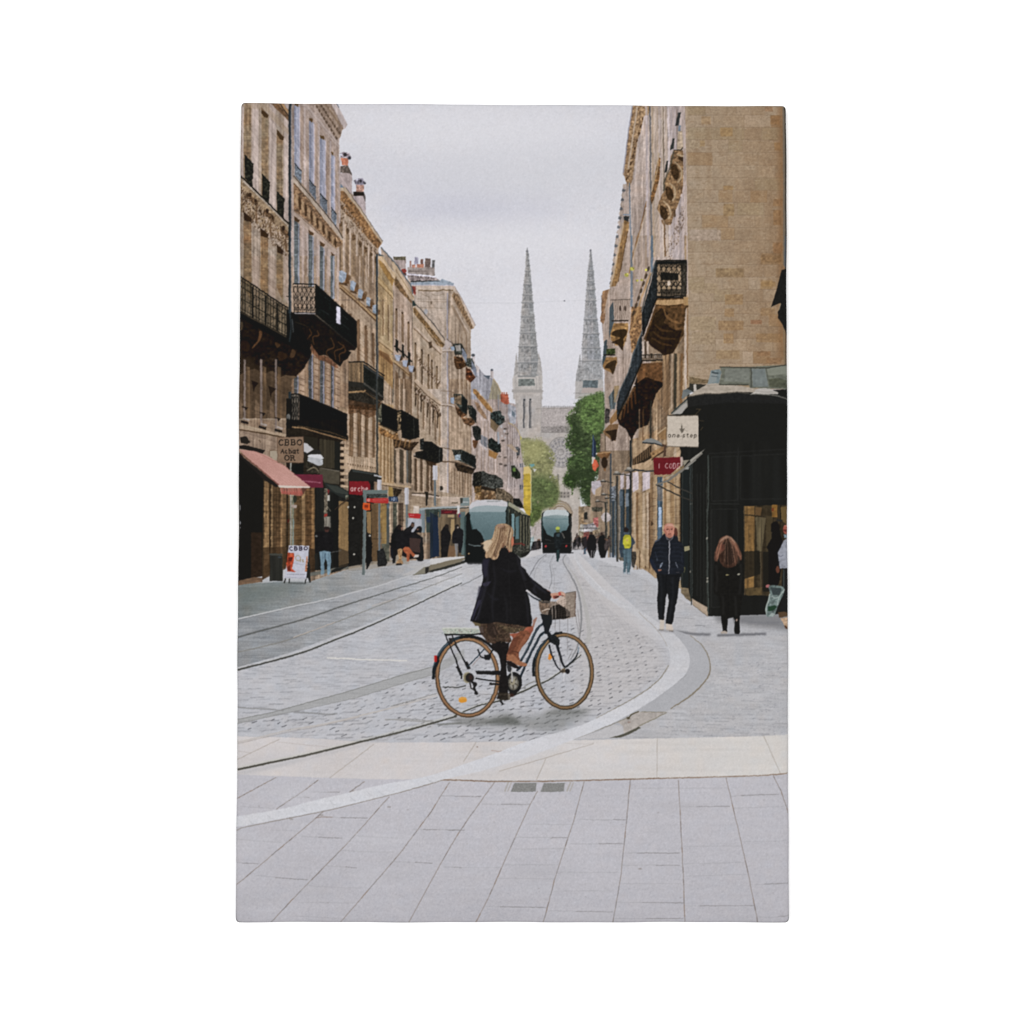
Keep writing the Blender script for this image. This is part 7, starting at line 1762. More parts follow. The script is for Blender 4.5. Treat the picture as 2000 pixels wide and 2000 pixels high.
def wheel(fr, cx, cy, rx, ry, wt, tyre, tyre_dark, rot=0.0, seed=1, gap=(0,0)):
    r = np.random.default_rng(seed)
    segs = []
    for k in range(28):
        a = k * 2 * math.pi / 28 + .1; b = a + (.35 if k % 2 else -.35)
        p = Z(fr, [cx + math.cos(b) * rx * .08, cy + math.sin(b) * ry * .08, cx + math.cos(a) * rx * .93, cy + math.sin(a) * ry * .93]); segs.append(p)
    many(segs, .5, (150,150,154), .45)
    ring(fr, cx, cy, rx - 24, ry - 24,2.6, (82,80,74), .9, rot=rot)
    ring(fr, cx, cy, rx - 30, ry - 30,1.0, (196,194,196), .6, rot=rot)
    ring(fr, cx, cy, rx, ry, wt, tyre_dark, rot=rot)
    ring(fr, cx, cy, rx - 2, ry - 2, wt * .6, tyre, rot=rot)
    ring(fr, cx, cy, rx + 8, ry + 8,1.4, tyre_dark, .6, rot=rot, t0=40, t1=200); ring(fr, cx, cy, rx - 6, ry - 6,1.3, tuple(np.array(tyre) * 1.14), .6, rot=rot, t0=200, t1=330)

def paint_cyclist():
    # shadow on the setts
    part('printed_street')
    poly('L', [700,1230,900,1210,1000,1250,1200,1230,1330,1180,1700,1170,1800,1200,1700,1260,1560,1330,1420,1410,1240,1400,1000,1370,850,1350,600,1340,400,1320], (112,113,110), .5, soft=6)
    poly('L', [740,1270,870,1235,960,1270,1020,1330,900,1345,640,1325,650,1300], (80,82,78), .6, soft=3); poly('L', [200,1265,420,1250,640,1275,760,1300,600,1330,300,1320], (104,104,100), .55, soft=3); poly('L', [1380,1165,1500,1160,1640,1170,1800,1190,1620,1215,1400,1215,1240,1230], (96,97,93), .55, soft=3); line('L', [130,1340,300,1320,480,1340,640,1330], 4, (120,120,118), .5, soft=1.5)
    part('printed_bicycle')
    # rear wheel
    RW = ('L', 415,818,348,432)
    wheel('L', 415,810,338,428,7.6, (146,110,78), (78,60,44), rot=-.05, seed=2)
    wheel('L', 1490,745,308,408,7.4, (132,104,72), (66,54,40), rot=-.06, seed=3)
    # mudguards
    ring('L', 412,800,372,442,6.0, (40,52,60), t0=184, t1=262); ring('L', 430,800,372,442,5.4, (24,26,28), t0=255, t1=318); ring('L', 412,795,382,436,2.2, (92,108,118), .8, t0=196, t1=240)
    poly('L', [20,830,25,720,60,620,110,620,75,700,55,780,50,835], (28,34,38)); line('L', [30,700,60,640,105,590], 2, (74,90,98), .8)
    line('L', [1150,800,1145,700,1165,600,1215,490,1290,400,1370,340,1470,318], [5,5.4,5,4.4,3.6,3], (28,34,38), curve=True); line('L', [1165,600,1215,490,1290,400], 1.4, (78,104,120), .8, curve=True)
    poly('L', [42,570,78,568,80,640,45,640], (176,30,28)); poly('L', [78,580,100,580,100,625,78,640], (28,28,30)); line('L', [46,575,48,636], 1.6, (214,120,112), .8)
    poly('L', [320,1040,350,1028,400,1035,406,1065,400,1085,340,1095,318,1075], (214,140,42)); line('L', [325,1045,400,1045], 1.6, (226,170,90), .8)
    poly('L', [1315,555,1350,540,1362,575,1350,600,1330,620,1310,610], (214,132,52))
    # rack with white flowered cushion
    line('L', [170,345,280,600,350,800], [2,2,4,3], (34,34,36)); line('L', [245,350,420,720], 2.2, (32,32,34)); line('L', [300,690,350,790], 5.5, (30,28,28)); line('L', [400,640,440,720], 5, (30,28,28)); poly('L', [205,375,250,375,245,440,215,440], (44,42,42))
    line('L', [270,440,430,700], 2, (34,34,34))
    poly('L', [155,330,590,318,590,340,165,350], (32,32,34)); poly('L', [128,268,160,258,400,258,545,268,548,320,480,330,160,330], (172,176,166), tex=(('mot', .05),)); 
    r = np.random.default_rng(6)
    for k in range(60):
        ell('L', r.uniform(140,540), r.uniform(285,326), r.uniform(4,10), r.uniform(3,7), ((110,128,108), (150,160,150), (128,104,110), (96,120,122), (200,200,196))[k % 5], .6)
    line('L', [140,266,400,262,540,270], 2, (206,206,202), .8)
    # chain stays, hub
    line('L', [530,500,560,580,630,610,700,500], 3.0, (32,34,36)); poly('L', [600,560,680,560,660,620,610,620], (30,30,32)); line('L', [600,500,420,690], 2.4, (44,56,66), .9); line('L', [560,580,470,680], 1.4, (128,104,100), .6)
    ell('L', 415,815,50,62, (124,116,92)); ring('L', 415,815,44,56,1.4, (168,160,140)); ell('L', 440,815,46,52, (40,36,34)); ell('L', 448,812,20,24, (56,40,36)); line('L', [352,790,345,830], 3, (38,36,36))
    line('L', [460,860,500,890,490,930,520,990], [4,6,5,4], (34,32,32)); ell('L', 495,890,26,26, (34,32,32)); ell('L', 512,985,22,20, (32,30,30)); line('L', [440,870,455,930,500,960], 2.4, (40,38,36)); line('L', [530,998,700,1000], .9, (110,108,106), .8)
    poly('L', [500,738,800,740,800,790,520,778], (30,29,30)); line('L', [500,822,620,840,780,862], 2.8, (34,34,36)); line('L', [510,745,700,748], 1, (74,76,78), .8); line('L', [660,880,760,890,800,880], 4, (34,32,32)); ell('L', 690,888,26,12, (36,34,34))
    line('L', [140,920,300,925,400,905], 2.4, (60,60,58), .8)
    # frame tubes: two curved step-through tubes
    line('L', [1265,210,1200,260,1150,350,1080,500,1000,640], [4,4.6,4.4,4.0], (34,42,50), curve=True); line('L', [1295,300,1230,340,1180,430,1110,560,1010,790,960,960], [4.4,4.8,4.8,4.6], (34,42,50), curve=True)
    line('L', [1240,225,1180,290,1100,450,1020,610], 1.1, (104,122,134), .8, curve=True); line('L', [1270,315,1190,410,1100,570,1000,790], 1.1, (98,114,126), .7, curve=True)
    line('L', [960,740,1010,690,1050,650], 4, (34,44,54))
    # fork and head
    poly('L', [1225,110,1350,130,1352,190,1330,270,1310,330,1275,330,1250,210], (30,32,36)); line('L', [1310,320,1400,440,1470,660,1495,700], [6,5,4.4,3.6], (30,33,38), curve=True); line('L', [1320,450,1350,560,1390,660,1440,730], [3.4,3.4,3,2.6], (36,38,44), curve=True)
    poly('L', [1300,330,1400,350,1440,400,1430,460,1380,450,1320,420], (30,32,34), tex=(('grain', .15),)); line('L', [1380,330,1465,312], 4, (30,31,32)); line('L', [1500,700,1570,640,1620,580,1650,480], [3.4,3,2.8,1.4], (40,44,48), curve=True)
    line('L', [1650,470,1640,540], 2.4, (128,150,168), .7)
    ell('L', 1480,738,30,24, (112,96,74)); ell('L', 1525,745,26,30, (34,32,34)); line('L', [1440,745,1490,742], 4, (70,62,54)); line('L', [1485,760,1480,860], 3, (206,204,208), .7)
    # cables down from the basket
    for q in ([1390,160,1390,300], [1437,170,1437,330], [1528,150,1525,560], [1610,100,1650,330], [1640,60,1665,340], [1440,560,1445,720], [1525,480,1580,500,1530,620]):
        line('L', q, 1.0, (120,116,116), .8)
    # crank, chainring, pedals
    ell('L', 930,870,92,118, (32,31,31)); ell('L', 925,875,58,80, (140,136,128)); ring('L', 925,875,50,72,2.0, (92,88,80)); 
    for k in range(5):
        a = k * 1.256 + .4; line('L', [925,870,925 + 62 * math.cos(a), 870 + 84 * math.sin(a)], 2.6, (84,78,68))
    ell('L', 915,860,30,36, (150,142,124)); ell('L', 905,860,10,12, (70,64,56)); line('L', [900,700,912,860], 3.2, (170,168,166), .95); line('L', [850,650,875,740], 2.4, (206,206,208), .9); poly('L', [850,640,880,640,905,720,890,760,860,740], (34,34,36), .9)
    line('L', [880,980,940,1000,960,960], 5, (34,31,30)); ell('L', 905,1010,28,20, (58,36,28))
    # dark leg, boot and pedal behind the frame
    part('printed_cyclist')
    poly('L', [690,400,740,370,800,380,840,430,880,430,850,620,850,760,870,900,860,990,870,1060,770,1060,740,1040,760,980,770,860,790,700,760,560,680,480], (28,25,25), tex=(('mot', .08),))
    poly('L', [750,980,870,985,885,1060,830,1068,745,1050], (44,38,32), tex=(('grain', .12),)); line('L', [760,1000,860,1000], 1.2, (86,76,62), .8); line('L', [780,1070,812,1115], 4, (34,32,32)); poly('L', [860,990,890,1000,888,1060,865,1060], (112,104,92), .8)
    # skirt
    part('printed_cyclist')
    poly('L', [470,190,1130,190,1120,260,1090,290,1000,300,940,320,880,320,905,400,890,430,780,410,690,440,640,420,600,370,590,250,500,240], (72,56,44), tex=(('mot', .14), ('grain', .14)))
    r = np.random.default_rng(13)
    for k in range(150):
        x = r.uniform(590,1080); y = r.uniform(200,420)
        if (x > 900 and y > 300) or (x < 620 and y > 360):
            continue
        line('L', [x, y, x + r.uniform(-6,6), y + r.uniform(6,18)], 1.3, ((116,96,72), (44,32,26), (96,58,44), (66,64,56))[k % 4], .7)
    line('L', [700,250,730,340], 3, (172,140,120), .7); poly('L', [540,240,600,250,610,380,560,330], (60,44,34), .8); poly('L', [630,215,700,200,760,330,700,380,640,320], (44,34,30), .7); ell('L', 895,425,8,8, (200,190,180), .8)
    poly('L', [730,215,830,240,960,270,1060,260,1000,305,900,318,820,290], (98,84,62), .7, tex=(('grain', .2),))
    poly('K', [465,1215,560,1235,560,1270,500,1260], (104,92,66))
    # tan boot and leg
    poly('L', [1060,262,1150,235,1150,280,1120,330,1095,370,1040,400,940,400,880,330,950,320,1040,300], (150,84,62), tex=(('mot', .08),)); poly('L', [1130,250,1150,170,1175,145,1190,150,1165,220,1148,270], (150,108,92), .9)
    poly('L', [1000,300,1080,290,1120,340,1070,420,1020,480,985,540,985,580,1000,640,1060,660,1080,672,1060,690,1010,692,960,670,900,630,845,620,850,560,890,440,920,380], (124,76,52), tex=(('mot', .08), ('grain', .04)))
    poly('L', [1060,330,1110,340,1040,440,985,530,960,520,1000,440], (150,98,72), .7); poly('L', [850,600,870,560,930,560,980,620,1075,660,1075,680,1030,690,960,668], (158,108,78), .85, tex=(('mot', .05),)); poly('L', [900,430,920,380,1000,340,960,440,920,520,870,560,860,520], (98,54,38), .6); line('L', [905,520,960,530,985,545], 1.8, (80,44,32), .7)
    poly('L', [848,625,900,632,960,672,985,694,985,720,940,712,900,690,855,660], (32,26,26)); 
    # coat
    part('printed_cyclist')
    coat = [780,410,820,400,900,440,960,470,1000,520,1010,600,1060,640,1100,710,1170,770,1260,840,1340,890,1352,920,1330,990,1295,1005,1240,985,1180,940,1110,890,1070,855,1085,920,1110,1020,1120,1120,1135,1200,1120,1270,1080,1275,960,1250,860,1240,740,1220,640,1240,560,1240,500,1225,450,1215,445,1200,480,1100,510,1000,545,900,570,810,590,740,575,640,580,560,600,515,680,500]
    poly('K', coat, (25,24,25), tex=(('mot', .05), ('big', .04)))
    poly('K', [590,520,660,520,640,620,640,700,600,740,578,640,580,560], (48,46,62), .75, soft=1.2); poly('K', [575,790,680,770,640,820,610,825,580,810], (66,62,82), .8, soft=.6); poly('K', [530,980,575,970,560,1020,520,1080,480,1190,455,1210,480,1110], (58,55,76), .75, soft=.8); poly('K', [545,820,600,840,560,960,515,980], (38,36,48), .7, soft=1)
    line('K', [575,1000,540,1120,500,1200], 1.4, (84,80,104), .6); line('K', [870,520,880,800,900,1200], 1.2, (34,33,34), .7); line('K', [1000,610,1080,700,1180,800], 1.2, (44,42,50), .6); line('K', [1100,720,1150,760], 2, (52,50,62), .7)
    line('K', [960,480,1000,560,1020,700,1070,850], 1.2, (38,37,40), .8)
    for q, c in (([600,560,640,700,610,860,560,1050,530,1190], (46,45,54)), ([700,560,720,760,690,980,700,1200], (38,37,42)), ([960,500,1010,640,1060,760], (46,45,52)), ([1120,760,1200,830,1290,900], (44,44,54)), ([820,900,850,1050,850,1220], (36,35,38)),
                 ([1180,800,1150,860,1180,900], (50,49,58)), ([780,620,860,660,960,650], (36,35,40)), ([1050,900,1080,1050,1090,1240], (40,39,44)), ([640,900,700,960,760,970], (38,37,44))):
        line('K', q, [1.5,5,3], c, .65, curve=True, soft=1.2)
    # handlebar and lever between arm and body
    part('printed_bicycle')
    line('K', [1085,900,1130,940,1220,985], 3.2, (54,60,66)); line('K', [1065,870,1110,895], 3, (196,192,194)); line('K', [1090,905,1200,960], 1, (196,192,196), .8); ell('K', 1238,995,12,14, (196,176,136))
    # hair
    part('printed_cyclist')
    poly('K', [850,240,905,235,925,280,930,340,905,400,880,450,850,450,840,380], (176,108,84), curve=True); poly('K', [890,290,922,300,928,340,905,380,885,350], (190,110,82), .9)
    hair = [790,128,745,140,718,180,705,250,680,300,640,310,590,335,566,352,600,360,590,400,615,430,612,480,625,512,665,505,695,528,735,525,760,490,775,430,800,400,830,370,850,400,900,445,915,400,900,350,905,290,925,240,920,190,890,155,840,130]
    poly('K', hair, (160,130,102), curve=True, tex=(('vst', .12), ('mot', .06)))
    poly('K', [770,190,800,165,830,200,800,260,790,330,770,400,745,470,720,500,700,470,730,380,745,280], (84,62,46), .8, curve=True, soft=.9); poly('K', [800,280,840,260,850,300,830,380,800,410,785,360], (110,78,60), .7, curve=True)
    poly('K', [700,290,720,230,745,180,760,230,735,320,700,420,660,480,640,500,640,440,680,370], (186,156,124), .7, curve=True, soft=.8); poly('K', [850,180,890,170,912,215,905,270,880,330,870,400,850,380,845,300,860,240], (188,158,126), .7, curve=True, soft=.8)
    poly('K', [590,335,650,312,690,320,670,380,640,430,610,430,595,390], (206,184,154), .8, curve=True, soft=.8); poly('K', [740,150,790,140,840,155,800,175,760,190], (150,120,104), .8, curve=True)
    r = np.random.default_rng(15)
    for k in range(110):
        t = r.uniform(0,1)
        x0 = 725 + t * 180; y0 = r.uniform(150,220); x1 = 620 + t * 260; y1 = r.uniform(400,510) if t < .55 else r.uniform(330,430)
        xm = x0 - 20 + r.normal(0,6); ym = (y0 + y1) / 2
        line('K', [x0, y0, xm, ym, x1, y1], .8, ((214,186,152), (110,82,60), (188,154,120), (76,54,40))[k % 4], .5, curve=True)
    for q in ([640,318,590,340,560,350], [630,330,585,352,562,372], [650,340,600,380,585,400], [660,370,620,420,600,440]):
        line('K', q, .8, (206,178,150), .7, curve=True)
    poly('K', [790,400,850,400,880,450,830,470,780,440], (26,25,26))
    # basket with bag, hand
    part('printed_bicycle')
    poly('K', [1205,990,1300,985,1400,1000,1500,900,1615,880,1608,1160,1500,1188,1360,1195,1300,1190,1240,1130,1215,1080], (134,118,106), tex=(('mot', .08),)); poly('K', [1500,900,1615,885,1608,1150,1560,1170,1510,1040], (128,116,106), tex=(('grain', .1),))
    poly('K', [1320,1080,1370,1040,1440,1020,1500,1060,1550,1110,1560,1160,1500,1185,1360,1195,1310,1150], (30,26,24)); poly('K', [1400,1000,1440,940,1500,930,1510,1000,1490,1060,1440,1030], (192,170,156)); poly('K', [1215,1000,1300,990,1330,1060,1290,1120,1230,1110], (116,96,80), .9, tex=(('grain', .25),))
    for k in range(12):
        line('K', [1222 + k * 34,990 - max(0, k - 6) * 16,1240 + k * 31,1180], .7, (86,76,68), .5)
    for k in range(7):
        line('K', [1212,1010 + k * 22,1400,1020 + k * 22,1612,900 + k * 38], .7, (90,80,72), .45)
    segs = []
    for k in range(16):
        segs.append(Z('K', [1500 + k * 7,905 - k, 1512 + k * 6,1160])); segs.append(Z('K', [1505,905 + k * 16,1612,890 + k * 17]))
    many(segs, .6, (168,152,140), .6)
    line('K', [1505,900,1616,882], 2, (110,104,100)); line('K', [1615,882,1608,1160], 1.8, (92,70,58), .9); line('K', [1240,1100,1300,1075,1330,1080], 2, (206,190,176), .8); line('K', [1295,1100,1300,1170,1325,1200], 1.6, (134,128,122), .8, curve=True); line('K', [1355,1010,1358,1190], 1.4, (158,148,140), .9); line('K', [1390,1000,1395,1190], 1.4, (158,148,140), .9)
    line('K', [1210,985,1250,1000,1330,1000], 2.6, (70,66,62))
    poly('K', [1230,1130,1355,1150,1352,1250,1300,1290,1260,1220], (30,32,34))
    part('printed_cyclist')
    poly('K', [1335,905,1360,900,1420,895,1450,880,1490,900,1500,930,1470,925,1440,935,1410,960,1370,965,1345,945], (190,140,120), curve=True); poly('K', [1365,935,1405,925,1430,940,1400,960,1370,960], (130,62,52), .9, curve=True); poly('K', [1425,890,1450,890,1455,925,1430,925], (184,70,62), .85); poly('K', [1455,890,1490,905,1500,940,1480,930], (206,164,144)); line('K', [1300,870,1335,885], 2, (150,104,92), .7)
    line('K', [1385,950,1430,935], 2.4, (44,34,32), .9); line('K', [1440,925,1490,930,1495,950], 1.4, (110,72,58), .7)

HOUSE = ('printed_house', 'printed_stone_wall')

def weather():
    """Courses of stone, drips and wear on the printed facades, in their perspective."""
    xs = (np.arange(BW) / SS + X0).astype(np.float32)[None, :]; ys = (np.arange(BH) / SS + Y0).astype(np.float32)[:, None]
    m = np.isin(ids, [i for i, p in enumerate(PARTS) if p.startswith(HOUSE)])
    left = m & (xs < VX)
    right = m & (xs > VX) & (xs < 1340)
    f = np.ones((BH, BW), np.float32)
    with np.errstate(divide='ignore', invalid='ignore'):
        h = np.where(xs < VX, (VY - ys) * 650 / np.maximum(VX - xs, 60), (VY - ys) * 235 / np.maximum(xs - VX, 30))
        d = np.where(xs < VX, 60000 / np.maximum(VX - xs, 60), 24000 / np.maximum(xs - VX, 30))
    row = np.floor(h / 13.0); fr = h / 13.0 - row
    f -= np.where((left | right) & (fr < .14), .085,0).astype(np.float32)
    n = hash2(row, np.floor(d / 7.0 + row * .5)).astype(np.float32)
    f += np.where(left | right, (n - .5) * .10,0)
    f += np.where(left | right, F['vmot'] * .022 + F['vst'] * .035 + F['vst2'] * .03 + F['grain'] * .012,0)
    # soot below ledges
    f -= np.where((left | right) & (F['vst2'] > .9) & (F['big'] > 0), .06,0)
    buf[:] *= f[..., None]
    hm = m[..., None]
    c = 118 + (buf - 118) * 1.14            # the shaded facades are printed with deeper contrast
    g = (c @ np.array([.3,.59,.11], np.float32))[..., None]
    c = (g + (c - g) * .88) * np.array([1.0,.99,1.035], np.float32)
    buf[:] = np.where(hm, c, buf)

def finish():
    """Small wobble of every contour, the photograph's soft focus, grain, and its muted colours."""
    dx = (F['mot'] * .75 + F['blot'] * .6 + F['fine'] * .35) * SS * .36
    dy = (F['vmot'] * .6 + np.roll(F['blot'], 137,1) * .5 + np.roll(F['fine'], 61,0) * .35) * SS * .36
    yy, xx = np.indices((BH, BW), dtype=np.int32)
    sx = np.clip(xx + np.rint(dx).astype(np.int32), 0, BW - 1); sy = np.clip(yy + np.rint(dy).astype(np.int32), 0, BH - 1)
    quiet = yy > (1470 - Y0) * SS
    sx = np.where(quiet, np.clip(xx + np.rint(dx * .35).astype(np.int32), 0, BW - 1), sx)
    out = buf[sy, sx]
    for c in range(3):
        out[..., c] = boxblur(out[..., c], 1)
        out[..., c] += .5 * (out[..., c] - boxblur(out[..., c], 3))      # the sharpening a printed photograph gets
    L = (out @ np.array([.3,.59,.11], np.float32))[..., None]
    ch = (out.max(-1) - out.min(-1))[..., None]
    out = L + (out - L) * (1.06 - .2 * np.clip(ch / 34,0,1))
    L = L[..., 0]; L = L[..., None]
    t = np.clip(out / 255,0,1)
    out = 255 * (t - .02 * np.sin(math.pi * np.clip((t - .1) / .45,0,1)))      # a touch of contrast in the print
    g = F['fine'] * 1.5 + F['grain'] * 1.6 + F['mot'] * .8
    out += (g * np.clip(L[..., 0] / 90,.3,1))[..., None]
    buf[:] = np.clip(out, 20,250)

for _fn in (paint_sky, paint_ground, paint_cathedral, paint_left, paint_right, weather, paint_centre, paint_people, paint_cyclist, finish):
    _fn()
# ==== PAINT END

# ================================================================ the room: a plain white wall
def node_mat(name):
    m = bpy.data.materials.new(name)
    m.use_nodes = True
    return m, m.node_tree.nodes, m.node_tree.links, m.node_tree.nodes['Principled BSDF']

mw, nd, lk, ps = node_mat('white_wall_paint')
tc = nd.new('ShaderNodeTexCoord'); nz = nd.new('ShaderNodeTexNoise'); cr = nd.new('ShaderNodeValToRGB')
nz.inputs['Scale'].default_value = 2.0
cr.color_ramp.elements[0].color = (0.975,0.975,0.975,1); cr.color_ramp.elements[1].color = (0.985,0.985,0.985,1)
lk.new(tc.outputs['Object'], nz.inputs['Vector']); lk.new(nz.outputs['Fac'], cr.inputs['Fac']); lk.new(cr.outputs['Color'], ps.inputs['Base Color'])
ps.inputs['Roughness'].default_value = 0.9; ps.inputs['Specular IOR Level'].default_value = 0.0
DEPTH = 0.019
me = bpy.data.meshes.new('backdrop')
me.from_pydata([(-3, DEPTH + .0015,-.2), (3, DEPTH + .0015,-.2), (3, DEPTH + .0015,3.4), (-3, DEPTH + .0015,3.4)], [], [(0,1,2,3)])
me.materials.append(mw)
wall = bpy.data.objects.new('backdrop', me)
scene.collection.objects.link(wall)
wall['kind'] = 'structure'

# ================================================================ canvas cloth with its print
STEP = 1.15
ink = buf.reshape(HPX, SS, WPX, SS, 3).mean((1,3)) / 255.0
QUAD = np.array([[469.0,198.0], [1537.5,204.5], [1542.5,1804.0], [459.0,1804.0]])   # outline in photo pixels
NU, NV = int(1078 / STEP), int(1602 / STEP)
LENS_PX = 50.0 / 36.0 * 2000.0

def homography(src, dst):
    A = []
    for (x, y), (u, v) in zip(src, dst):
        A.append([x, y, 1,0,0,0,-u * x, -u * y]); A.append([0,0,0, x, y, 1,-v * x, -v * y])
    h = np.linalg.solve(np.array(A), np.array(dst).ravel())
    return np.append(h, 1).reshape(3,3)

def to_plane(px):
    """Where the photo's pixels lie on the hanging plane y = 0 (metres)."""
    d = np.c_[(px[:, 0] - 1000) / LENS_PX, -(px[:, 1] - 1000) / LENS_PX, -np.ones(len(px))] @ CAM_R.T
    t = -CAM_C[1] / d[:, 1]
    return (CAM_C + d * t[:, None])[:, [0,2]]

corner = to_plane(QUAD)
WM = np.linalg.norm(corner[3] - corner[2]); HM = np.linalg.norm(corner[0] - corner[3])
Hq = homography(np.array([[0,1], [1,1], [1,0], [0,0]], float), corner)
uu, vv = np.meshgrid(np.linspace(0,1, NU + 1), np.linspace(0,1, NV + 1))
U, V = uu.ravel(), vv.ravel()
q = np.c_[U, V, np.ones(len(U))] @ Hq.T
X, Zc = q[:, 0] / q[:, 2], q[:, 1] / q[:, 2]
# ink is read where the camera sees that point of the cloth
c3 = np.c_[X, np.zeros(len(X)), Zc] - CAM_C
c3 = c3 @ CAM_R
pxx = 1000 + LENS_PX * c3[:, 0] / -c3[:, 2]; pyy = 1000 - LENS_PX * c3[:, 1] / -c3[:, 2]
sx = np.clip(pxx - X0 - .5,0, WPX - 1.001); sy = np.clip(pyy - Y0 - .5,0, HPX - 1.001)
ix, iy = sx.astype(int), sy.astype(int)
fx, fy = (sx - ix)[:, None], (sy - iy)[:, None]
col = (ink[iy, ix] * (1 - fx) + ink[iy, ix + 1] * fx) * (1 - fy) + (ink[iy + 1, ix] * (1 - fx) + ink[iy + 1, ix + 1] * fx) * fy
lin = np.where(col <= .04045, col / 12.92, ((col + .055) / 1.055) ** 2.4) / INK_WHITE

# stretched over the bars: soft roll at the edges, rounded corners, slightly uneven outline
ex = np.minimum(U, 1 - U) * WM; ez = np.minimum(V, 1 - V) * HM
sgx = np.where(U < .5,-1.0,1.0); sgz = np.where(V < .5,-1.0,1.0)
R0 = .0032
def roll(e):
    t = np.clip(1 - e / R0,0,1)
    return R0 * (1 - np.sqrt(np.clip(1 - t * t, 0,1))) + .0030 * np.exp(-e / .0065)
Y = roll(ex) + roll(ez) - .0006 * np.sin(np.pi * U) * np.sin(np.pi * V)
RC = .0042
ina = (ex < RC) & (ez < RC)
a = np.clip((RC - ex) / RC, 0,1); b = np.clip((RC - ez) / RC, 0,1)
na = a * np.sqrt(1 - b * b / 2); nb = b * np.sqrt(1 - a * a / 2)
X = X + np.where(ina, (na - a) * RC * sgx, 0); Zc = Zc + np.where(ina, (nb - b) * RC * sgz, 0)
X = X + np.exp(-ex / .004) * .00028 * (np.sin(V * 23) + .6 * np.sin(V * 61 + 1)) * sgx
Zc = Zc + np.exp(-ez / .004) * .00028 * (np.sin(U * 19 + 2) + .6 * np.sin(U * 47)) * sgz
co = np.c_[X, Y, Zc].astype(np.float32)

def cloth_material(name):
    m, nd, lk, ps = node_mat(name)
    at = nd.new('ShaderNodeAttribute'); at.attribute_name = 'ink'
    tc = nd.new('ShaderNodeTexCoord')
    mp = nd.new('ShaderNodeMapping'); mp.inputs['Scale'].default_value = (1,1,1)
    w1 = nd.new('ShaderNodeTexWave'); w1.wave_type = 'BANDS'; w1.bands_direction = 'X'; w1.inputs['Scale'].default_value = 330; w1.inputs['Distortion'].default_value = 1.5
    w2 = nd.new('ShaderNodeTexWave'); w2.wave_type = 'BANDS'; w2.bands_direction = 'Z'; w2.inputs['Scale'].default_value = 330; w2.inputs['Distortion'].default_value = 1.5
    nz = nd.new('ShaderNodeTexNoise'); nz.inputs['Scale'].default_value = 420; nz.inputs['Detail'].default_value = 2
    ad = nd.new('ShaderNodeMath'); ad.operation = 'ADD'
    mr = nd.new('ShaderNodeMapRange'); mr.inputs['From Min'].default_value = 0; mr.inputs['From Max'].default_value = 1
    mr.inputs['To Min'].default_value = .965; mr.inputs['To Max'].default_value = 1.035
    mx = nd.new('ShaderNodeVectorMath'); mx.operation = 'SCALE'
    bp = nd.new('ShaderNodeBump'); bp.inputs['Strength'].default_value = .12; bp.inputs['Distance'].default_value = .0003
    lk.new(tc.outputs['Object'], mp.inputs['Vector'])
    for w in (w1, w2, nz):
        lk.new(mp.outputs['Vector'], w.inputs['Vector'])
    lk.new(w1.outputs['Fac'], ad.inputs[0]); lk.new(w2.outputs['Fac'], ad.inputs[1])
    lk.new(ad.outputs[0], bp.inputs['Height']); lk.new(bp.outputs['Normal'], ps.inputs['Normal'])
    lk.new(nz.outputs['Fac'], mr.inputs['Value'])
    lk.new(at.outputs['Color'], mx.inputs[0]); lk.new(mr.outputs['Result'], mx.inputs['Scale'])
    lk.new(mx.outputs['Vector'], ps.inputs['Base Color'])
    ps.inputs['Roughness'].default_value = .9; ps.inputs['Specular IOR Level'].default_value = .03
    return m

mc = cloth_material('printed_canvas_cloth')

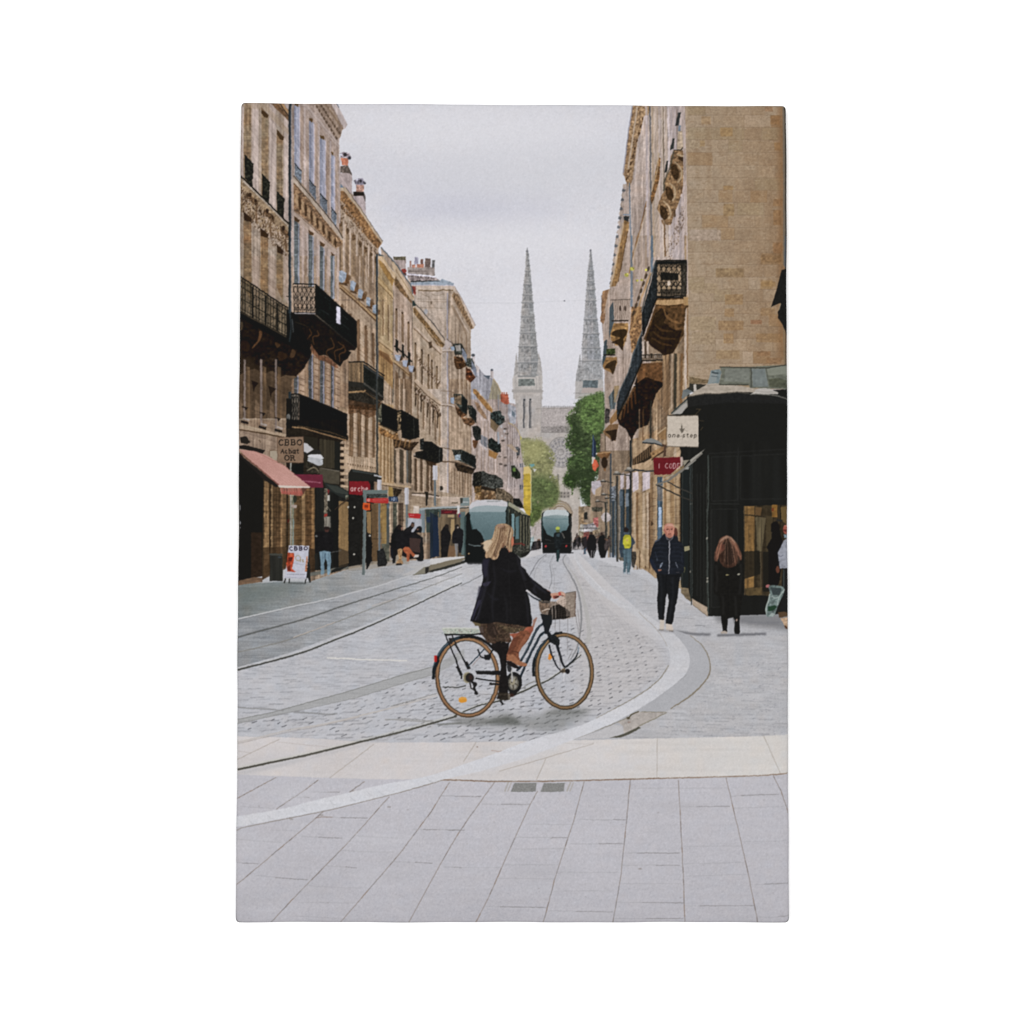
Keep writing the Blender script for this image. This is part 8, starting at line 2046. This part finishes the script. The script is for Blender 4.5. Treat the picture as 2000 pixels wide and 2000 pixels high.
def grid_mesh(name, co, faces, colr, mat, parent=None):
    used, inv = np.unique(faces.ravel(), return_inverse=True)
    me = bpy.data.meshes.new(name)
    n, k = len(used), len(faces)
    me.vertices.add(n); me.vertices.foreach_set('co', co[used].astype(np.float32).ravel())
    me.loops.add(4 * k); me.loops.foreach_set('vertex_index', inv.astype(np.int32).ravel())
    me.polygons.add(k); me.polygons.foreach_set('loop_start', np.arange(0,4 * k, 4, dtype=np.int32))
    me.update(calc_edges=True)
    me.polygons.foreach_set('use_smooth', np.ones(k, bool))
    at = me.color_attributes.new('ink', 'FLOAT_COLOR', 'POINT')
    rgba = np.ones((n, 4), np.float32); rgba[:, :3] = colr[used]
    at.data.foreach_set('color', rgba.ravel())
    me.materials.append(mat); me.update()
    o = bpy.data.objects.new(name, me)
    scene.collection.objects.link(o)
    if parent is not None:
        o.parent = parent
    return o

# the cloth wrapped round the sides of the stretcher bars, and its back
NX = NU + 1
idx = np.arange((NU + 1) * (NV + 1)).reshape(NV + 1, NU + 1)
loop = np.concatenate([idx[0, :-1], idx[:-1,-1], idx[-1, :0:-1], idx[:0:-1,0]])
nl = len(loop)
ring_f = co[loop]
ctr = np.array([ring_f[:, 0].mean(), 0, ring_f[:, 2].mean()])
rings, cols = [ring_f], [lin[loop]]
for yb, sc in ((.006,1.0), (.012,1.0), (DEPTH, .998), (DEPTH, .93)):
    r = ring_f.copy(); r[:, 1] = yb; r[:, [0,2]] = ctr[[0,2]] + (ring_f[:, [0,2]] - ctr[[0,2]]) * sc
    rings.append(r); cols.append(lin[loop] if yb < .018 or sc > .99 else np.full((nl, 3), .62))
sco = np.vstack(rings); scol = np.vstack(cols)
sf = []
for k in range(len(rings) - 1):
    i0 = np.arange(nl) + k * nl; i1 = np.roll(np.arange(nl), -1) + k * nl
    sf.append(np.c_[i0, i0 + nl, i1 + nl, i1])
canvas = grid_mesh('canvas_print', sco, np.vstack(sf), scol, mc)
canvas.location = tuple(HANG)
canvas['label'] = 'tall stretched canvas print of a tram street with a cyclist and cathedral spires'
canvas['category'] = 'canvas print'

# the front of the cloth, one piece of it for every thing the print shows
fi = np.arange(NU)[None, :] + np.arange(NV)[:, None] * NX
faces = np.stack([fi, fi + 1, fi + 1 + NX, fi + NX], -1).reshape(-1,4)
cx = np.clip(((pxx[faces].mean(1) - X0) * SS).astype(int), 0, BW - 1); cy = np.clip(((pyy[faces].mean(1) - Y0) * SS).astype(int), 0, BH - 1)
fid = ids[cy, cx]
for k, nm in enumerate(PARTS):
    sel = faces[fid == k]
    if len(sel) < 12:
        continue
    nm0, _, lab = nm.partition('|')
    o = grid_mesh(nm0, co, sel, lin, mc, canvas)
    if lab:
        o['label'] = lab
